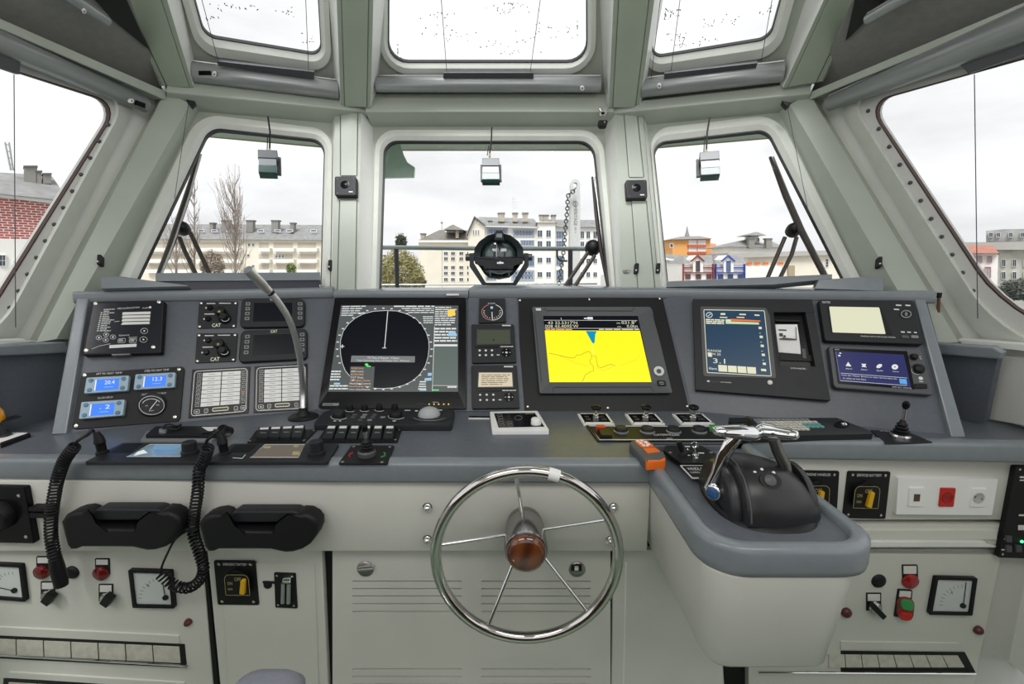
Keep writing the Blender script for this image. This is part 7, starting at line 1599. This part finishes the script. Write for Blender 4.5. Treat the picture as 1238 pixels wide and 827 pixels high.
# long low block, left window
B = Bld('apartment_block', 'long cream block with grey dormer roof seen through the left window', 290, 320, 95)
B.down(120, 287, 404, 290, CRM, 12); B.hip(((118, 288), (406, 290.5)), ((150, 270.5), (400, 272)), ROOF, 12, .8)
for k_, y in enumerate((301, 314.5, 327)):
    for x0, x1 in ((175, 230), (236, 290), (312, 326), (330, 355), (359, 383)): B.box(rect(x0, y - 1, x1, y + 3.2), 0, 1.0, WHT, 'balcony'); B.box(rect(x0 + 1, y - 7.5, x1 - 1, y - 1.5), -.02, .04, em('balcony_shade', (.50, .45, .37)), 'balcony_shade_panel')  # flat panels above the balconies; the recess shade is put into their colour
for x, y in ((301, 296), (306, 296), (334, 310), (338, 310), (342, 310), (300, 309), (306, 322)): B.win(x, y, 3.6, 4)
for x in (243, 259, 277.5, 288, 315, 335.5, 350, 379): B.win(x, 279, 7.5, 3, PANEB, FRW, 1, 1, -1.5, 'dormer')
for x, w_ in ((272, 8.5), (301.5, 8), (332, 8), (255.5, 4), (353, 4.5)): B.chim(x, 266 if w_ > 5 else 269, 281, w_, em('chimney_grey', (.25, .24, .22)), -2)
# red block and lower house, left side window
r_ = ray(10, 300); nL = V((-r_.x, -r_.y, 0))
B = Bld('brick_building', 'red brick building with grey roof beyond the left side window', 20, 260, 44, nL)
brick = mat('red_brick', (.42, .09, .075), .8, noise=.3, nscale=1.5); t_ = brick.node_tree; bt = t_.nodes.new('ShaderNodeTexBrick'); bt.inputs['Color1'].default_value = (.46, .10, .08, 1); bt.inputs['Color2'].default_value = (.36, .09, .08, 1); bt.inputs['Mortar'].default_value = (.72, .62, .58, 1); bt.inputs['Scale'].default_value = 1.6; bt.inputs['Mortar Size'].default_value = .035
tcb = t_.nodes.new('ShaderNodeTexCoord'); mpb = t_.nodes.new('ShaderNodeMapping'); mpb.inputs['Rotation'].default_value = (math.pi / 2, 0, 0); t_.links.new(tcb.outputs['Object'], mpb.inputs[0]); t_.links.new(mpb.outputs[0], bt.inputs[0]); t_.links.new(bt.outputs[0], t_.nodes['Principled BSDF'].inputs['Base Color'])
B.body([(-120, 224), (0, 237), (80, 246), (80, 292), (-120, 286)], brick, 8, 0); B.body([(-120, 286), (80, 290), (80, 400), (-120, 400)], WHT, 8, .01, 'lower_wall'); B.box([(-120, 220), (0, 233.5), (82, 243), (82, 248), (0, 238), (-120, 225)], -.2, .5, WHT, 'cornice')
B.hip(((-120, 222), (84, 243)), ((-100, 203), (62, 212)), ROOF, 10, .8)
for x, y, w_ in ((37, 200, 16), (47, 206, 7), (57, 209, 10)): B.chim(x, y, 222, w_, em('chimney_grey', (.25, .24, .22)), -2.5)
for x, y in ((-10, 262), (3, 315), (-14, 318), (20, 322)): B.win(x, y, 8, 14, cols=2, rows=2)
mb = MB()
for o_ in (0, 1.2): mb.tube([B.pl.pt(6 + 4 * o_, 172, -3), B.pl.pt(13 + 2.4 * o_, 206, -3)], .05, em('antenna_grey', (.4, .4, .4)), 4)
for k_ in range(4): mb.tube([B.pl.pt(7 + 2 * k_, 175 + 8 * k_, -3), B.pl.pt(12 + 1.4 * k_, 175 + 8 * k_, -3)], .04, em('antenna_grey', (.4, .4, .4)), 4)
mb.build('roof_antenna', B.root, 0)
# right window buildings
B = Bld('orange_building', 'orange brick building with red banded balconies beyond the right window', 836, 300, 120)
ORG = em('facade_orange', (.72, .36, .12)); B.down(814, 289, 859, 288.5, ORG, 10); B.down(858, 294, 866, 295, em('facade_salmon', (.75, .42, .25)), 9, -2); B.hip(((811.5, 289.5), (862, 288.5)), ((824, 285.8), (846, 285.5)), ROOF, 12, 1)
for y in (293, 301.5):
    for x in (837.5, 848.5): B.win(x, y, 9.5, 5.6, em('balcony_pale', (.75, .74, .72)), FRW, 1)
    B.box(rect(832, y + 3.2, 854, y + 5.8), 0, .5, em('balcony_red', (.50, .12, .06)), 'balcony')
mb = MB(); mb.tube([B.pl.pt(830.7, 288, -6), B.pl.pt(830.7, 281, -6), B.pl.pt(830.7, 273, -6)], [.8, .35, .04], ROOF, 6); mb.build('spire', B.root, 0)
B = Bld('white_house', 'white house low at the left edge of the right window', 806, 320, 76); B.down(790, 309, 823, 315, WHT, 8); B.hip(((786, 312), (824, 318)), ((800, 307), (822, 308)), ROOF, 8, .5); B.win(812, 297, 4, 5, cols=1)
def rowhouse(lab, x0, x1, col, px_):
    B = Bld('row_house', lab, (x0 + x1) / 2, 325, 62); cm = em('trim_' + ('red' if col[0] > .2 else 'blue'), col, .6); m_ = (x0 + x1) / 2 - 1
    B.down(x0, 319, x1, 319, WHT, 8); B.hip(((x0, 320), (x1 - 1, 320)), ((x0 + 1, 308.5), (x1 - 3, 308.5)), ROOF, 8, .1)
    B.body([(px_ - 6, 329), (px_ - 6, 314), (px_, 308.5), (px_ + 6, 314), (px_ + 6, 329)], WHT, 3, .4, 'dormer')
    for q_ in ([(px_ - 8, 315), (px_, 308), (px_, 309.6), (px_ - 8, 316.6)], [(px_, 308), (px_ + 8, 315), (px_ + 8, 316.6), (px_, 309.6)]): B.box(q_, .35, .7, cm, 'verge')
    B.win(px_, 322, 5, 13, PANE if col[0] > .2 else PANEB, cm, 1, 1, .4)
    for y in (322.5, 328.5): B.box(rect(x0, y, x1, y + 1.1), 0, .3, cm, 'string_course')
    for x in (x0, x1 - 1.2): B.box(rect(x, 319, x + 1.2, 340), 0, .35, cm, 'corner_strip')
    for x in (x0 + 6, (x0 + x1) / 2, x1 - 6): B.win(x, 334.5, 6, 6, PANE, cm, 2, 1, .1)
rowhouse('white row house with dark red outlines seen through the right window', 826, 863.5, (.26, .04, .035), 844)
rowhouse('white row house with blue outlines seen through the right window', 865.5, 901.5, (.04, .08, .38), 881)
B = Bld('grey_roofed_house', 'pale house with grey roofs rising behind the blue outlined house', 915, 300, 105); B.down(884, 298, 946, 299, WHT, 10); B.hip(((882, 298), (948, 299)), ((903, 289), (930, 290)), ROOF, 12, 1); B.box(rect(908, 283, 925, 294), -6, -3, WHT, 'roof_lantern'); B.hip(((904, 284.5), (927, 284.5)), ((913, 280.5), (916, 280.5)), ROOF, 5)
for x in (909, 930): B.chim(x, 288, 300, 7, em('chimney_grey', (.25, .24, .22)), 1)
B.win(917, 290, 3, 5, cols=1, hh=-3)
B = Bld('long_warehouse', 'long tan and white building with small orange windows, right window', 955, 320, 80); B.down(887, 311, 905, 311, WHT, 9, .2); B.down(904, 310, 1045, 307, CRM, 9); B.body([(880, 306), (1045, 301.5), (1045, 307), (880, 312)], em('roof_pale', (.42, .41, .38)), 9, .9, 'roof'); B.down(901, 321, 945, 321, WHT, 1, .4)
for x in (896, 906, 916, 926, 944): B.win(x, 318.6, 6, 2.8, em('orange_pane', (.75, .20, .06)), em('orange_pane', (.75, .20, .06)), 1, 1, .45)
B.box(rect(953, 321, 961, 336), 0, .3, em('door_tan', (.36, .30, .20)), 'door'); B.win(1000, 318, 4, 10, PANE, FRW, 1, 3)
# far right
r_ = ray(1215, 310); nR = V((-r_.x, -r_.y, 0))
B = Bld('stone_building', 'grey stone building with rows of windows beyond the right side window', 1225, 320, 60, nR)
B.body([(1206, 302), (1330, 300), (1330, 400), (1206, 400)], STO, 8, 0); B.body([(1160, 293), (1330, 291), (1330, 302), (1160, 302)], em('roof_pale', (.42, .41, .38)), 8, .6, 'cornice'); B.body([(1192, 279), (1215, 277), (1330, 276), (1330, 292), (1192, 292)], em('upper_grey', (.34, .34, .33), .8, .3, 1), 6, -1.5, 'attic')
for x in (1213.5, 1226.5, 1240, 1254):
    for y in (318, 333): B.win(x, y, 5, 9, cols=2)
for x in (1198, 1207, 1222, 1236): B.win(x, 284, 5, 6, hh=-1.4)
B = Bld('pink_house', 'white house with pink framed windows beyond the right side window', 1188, 320, 50, nR)
B.body([(1150, 306), (1206, 306), (1205, 345), (1205, 400), (1150, 400)], WHT, 7, 0); B.hip(((1140, 306), (1208, 306)), ((1150, 296), (1200, 297)), em('tile_red', (.42, .17, .12), .8, .2, 2), 7, .5)
PK = em('frame_pink', (.55, .28, .26)); [B.win(x, y, 6, 8, em('pane_pale', (.45, .45, .47)), PK, 2) for x in (1176, 1184.5, 1196.5) for y in (313.5,)]; [B.win(x, 329, 7.5, 13, em('pane_pale', (.45, .45, .47)), PK, 2) for x in (1181, 1194.5)]
# vegetation
def leaf_crown(mb, c, rx, ry, rz, n, s_, m, seed):
    r = random.Random(seed)
    for _ in range(n):
        a, b, k_ = r.random() * 6.283, math.acos(2 * r.random() - 1), (.55 + .45 * r.random())
        p = V(c) + V((rx * math.sin(b) * math.cos(a), ry * math.sin(b) * math.sin(a), rz * math.cos(b))) * k_
        u = V((r.gauss(0, 1), r.gauss(0, 1), r.gauss(0, 1))).normalized() * s_ * (.5 + r.random()); v = V((r.gauss(0, 1), r.gauss(0, 1), r.gauss(0, 1))).normalized() * s_ * .6
        mb.add([p - u, p + v, p + u], [[0, 1, 2]], m)
def vegetation(name, lab, px, py, D, hpx, wpx, m, n=1800, s_=.30, cat='tree', trunk=True, seed=1, cz=0):
    T = atY(px, py, D); kpx = D / F; root = thing(name, V((T.x, T.y, ZG)), lab, cat); hz, rx = hpx * kpx / 2, wpx * kpx / 2
    mb = MB(); leaf_crown(mb, (T.x, T.y, T.z), rx, rx, hz, n, s_, m, seed); tag(mb.build('crown', root, 0), kind='stuff')
    if trunk: mb = MB(); mb.tube([(T.x, T.y, ZG), (T.x, T.y, T.z)], [rx * .12, rx * .06], em('bark', (.16, .12, .09)), 7); mb.build('trunk', root)
OL = em('olive_leaf', (.34, .31, .13), .7, .3, 2); DK = em('dark_leaf', (.08, .10, .06), .7, .3, 2); BRL = em('brown_twigs', (.32, .26, .20), .8, .2, 2)
vegetation('broad_tree', 'olive green tree behind the rail at the left of the centre window', 484, 334, 42, 66, 58, OL, 5200, .20, seed=3)
vegetation('conifer', 'dark conifer top rising over the olive tree', 485, 292, 55, 18, 13, DK, 500, .28, seed=4)
vegetation('dark_bush', 'dark bush at the foot of the cream block, centre window', 508, 342, 50, 14, 14, DK, 500, .22, 'bush', False, seed=5)
vegetation('small_tree', 'small green tree at the right of the left window', 352, 325, 60, 14, 11, em('green_leaf', (.22, .28, .10), .7, .3, 2), 500, .22, seed=6)
vegetation('twiggy_bush', 'brown twiggy bush between the two bare poplars', 257, 322, 42, 40, 26, BRL, 1600, .16, 'bush', False, seed=7)
vegetation('grey_bush', 'dark grey bushes under the stone building, right side window', 1234, 350, 34, 26, 40, em('grey_leaf', (.16, .17, .15), .8, .3, 2), 1800, .20, 'bush', False, seed=8)
def poplar(lab, px, ptop, pbot, D, wpx, seed, n1=26):
    r = random.Random(seed); kpx = D / F; top = atY(px, ptop, D); bot = atY(px, pbot, D); root = thing('bare_poplar', V((bot.x, bot.y, ZG)), lab, 'tree'); m_ = em('poplar_bark', (.30, .25, .21), .8, .2, 2)
    mb = MB(); mb.tube([(bot.x, bot.y, ZG), bot, bot.lerp(top, .6), top], [.16, .11, .05, .015], m_, 6); mb.build('trunk', root)
    mb = MB()
    for i in range(n1):
        t = .02 + .85 * r.random(); p = bot.lerp(top, t); a = r.random() * 6.283; L = (wpx * kpx) * (1 - t * .75) * (.6 + .6 * r.random()); dr = V((math.cos(a), math.sin(a), 0))
        q = p + dr * L * .45 + V((0, 0, L * (.6 + .5 * r.random()))); e = q + dr * L * .15 + V((0, 0, L * (.8 + .5 * r.random())))
        mb.tube([p, q, e], [.035, .02, .007], m_, 4)
        for j in range(5):
            s0 = p.lerp(q, .4 + .6 * r.random()) if j < 3 else q.lerp(e, r.random()); d2 = V((r.gauss(0, .5), r.gauss(0, .5), 1)).normalized(); mb.tube([s0, s0 + d2 * L * (.4 + .4 * r.random())], [.012, .005], m_, 3)
    tag(mb.build('branches', root, 0), kind='stuff')
poplar('tall bare poplar in the middle of the left window', 284, 198, 345, 40, 34, 11, 60)
poplar('bare poplar just right of the left wiper', 235, 212, 345, 42, 20, 12, 34)
poplar('small bare tree behind the left wiper blade', 213, 262, 345, 38, 22, 13, 26)
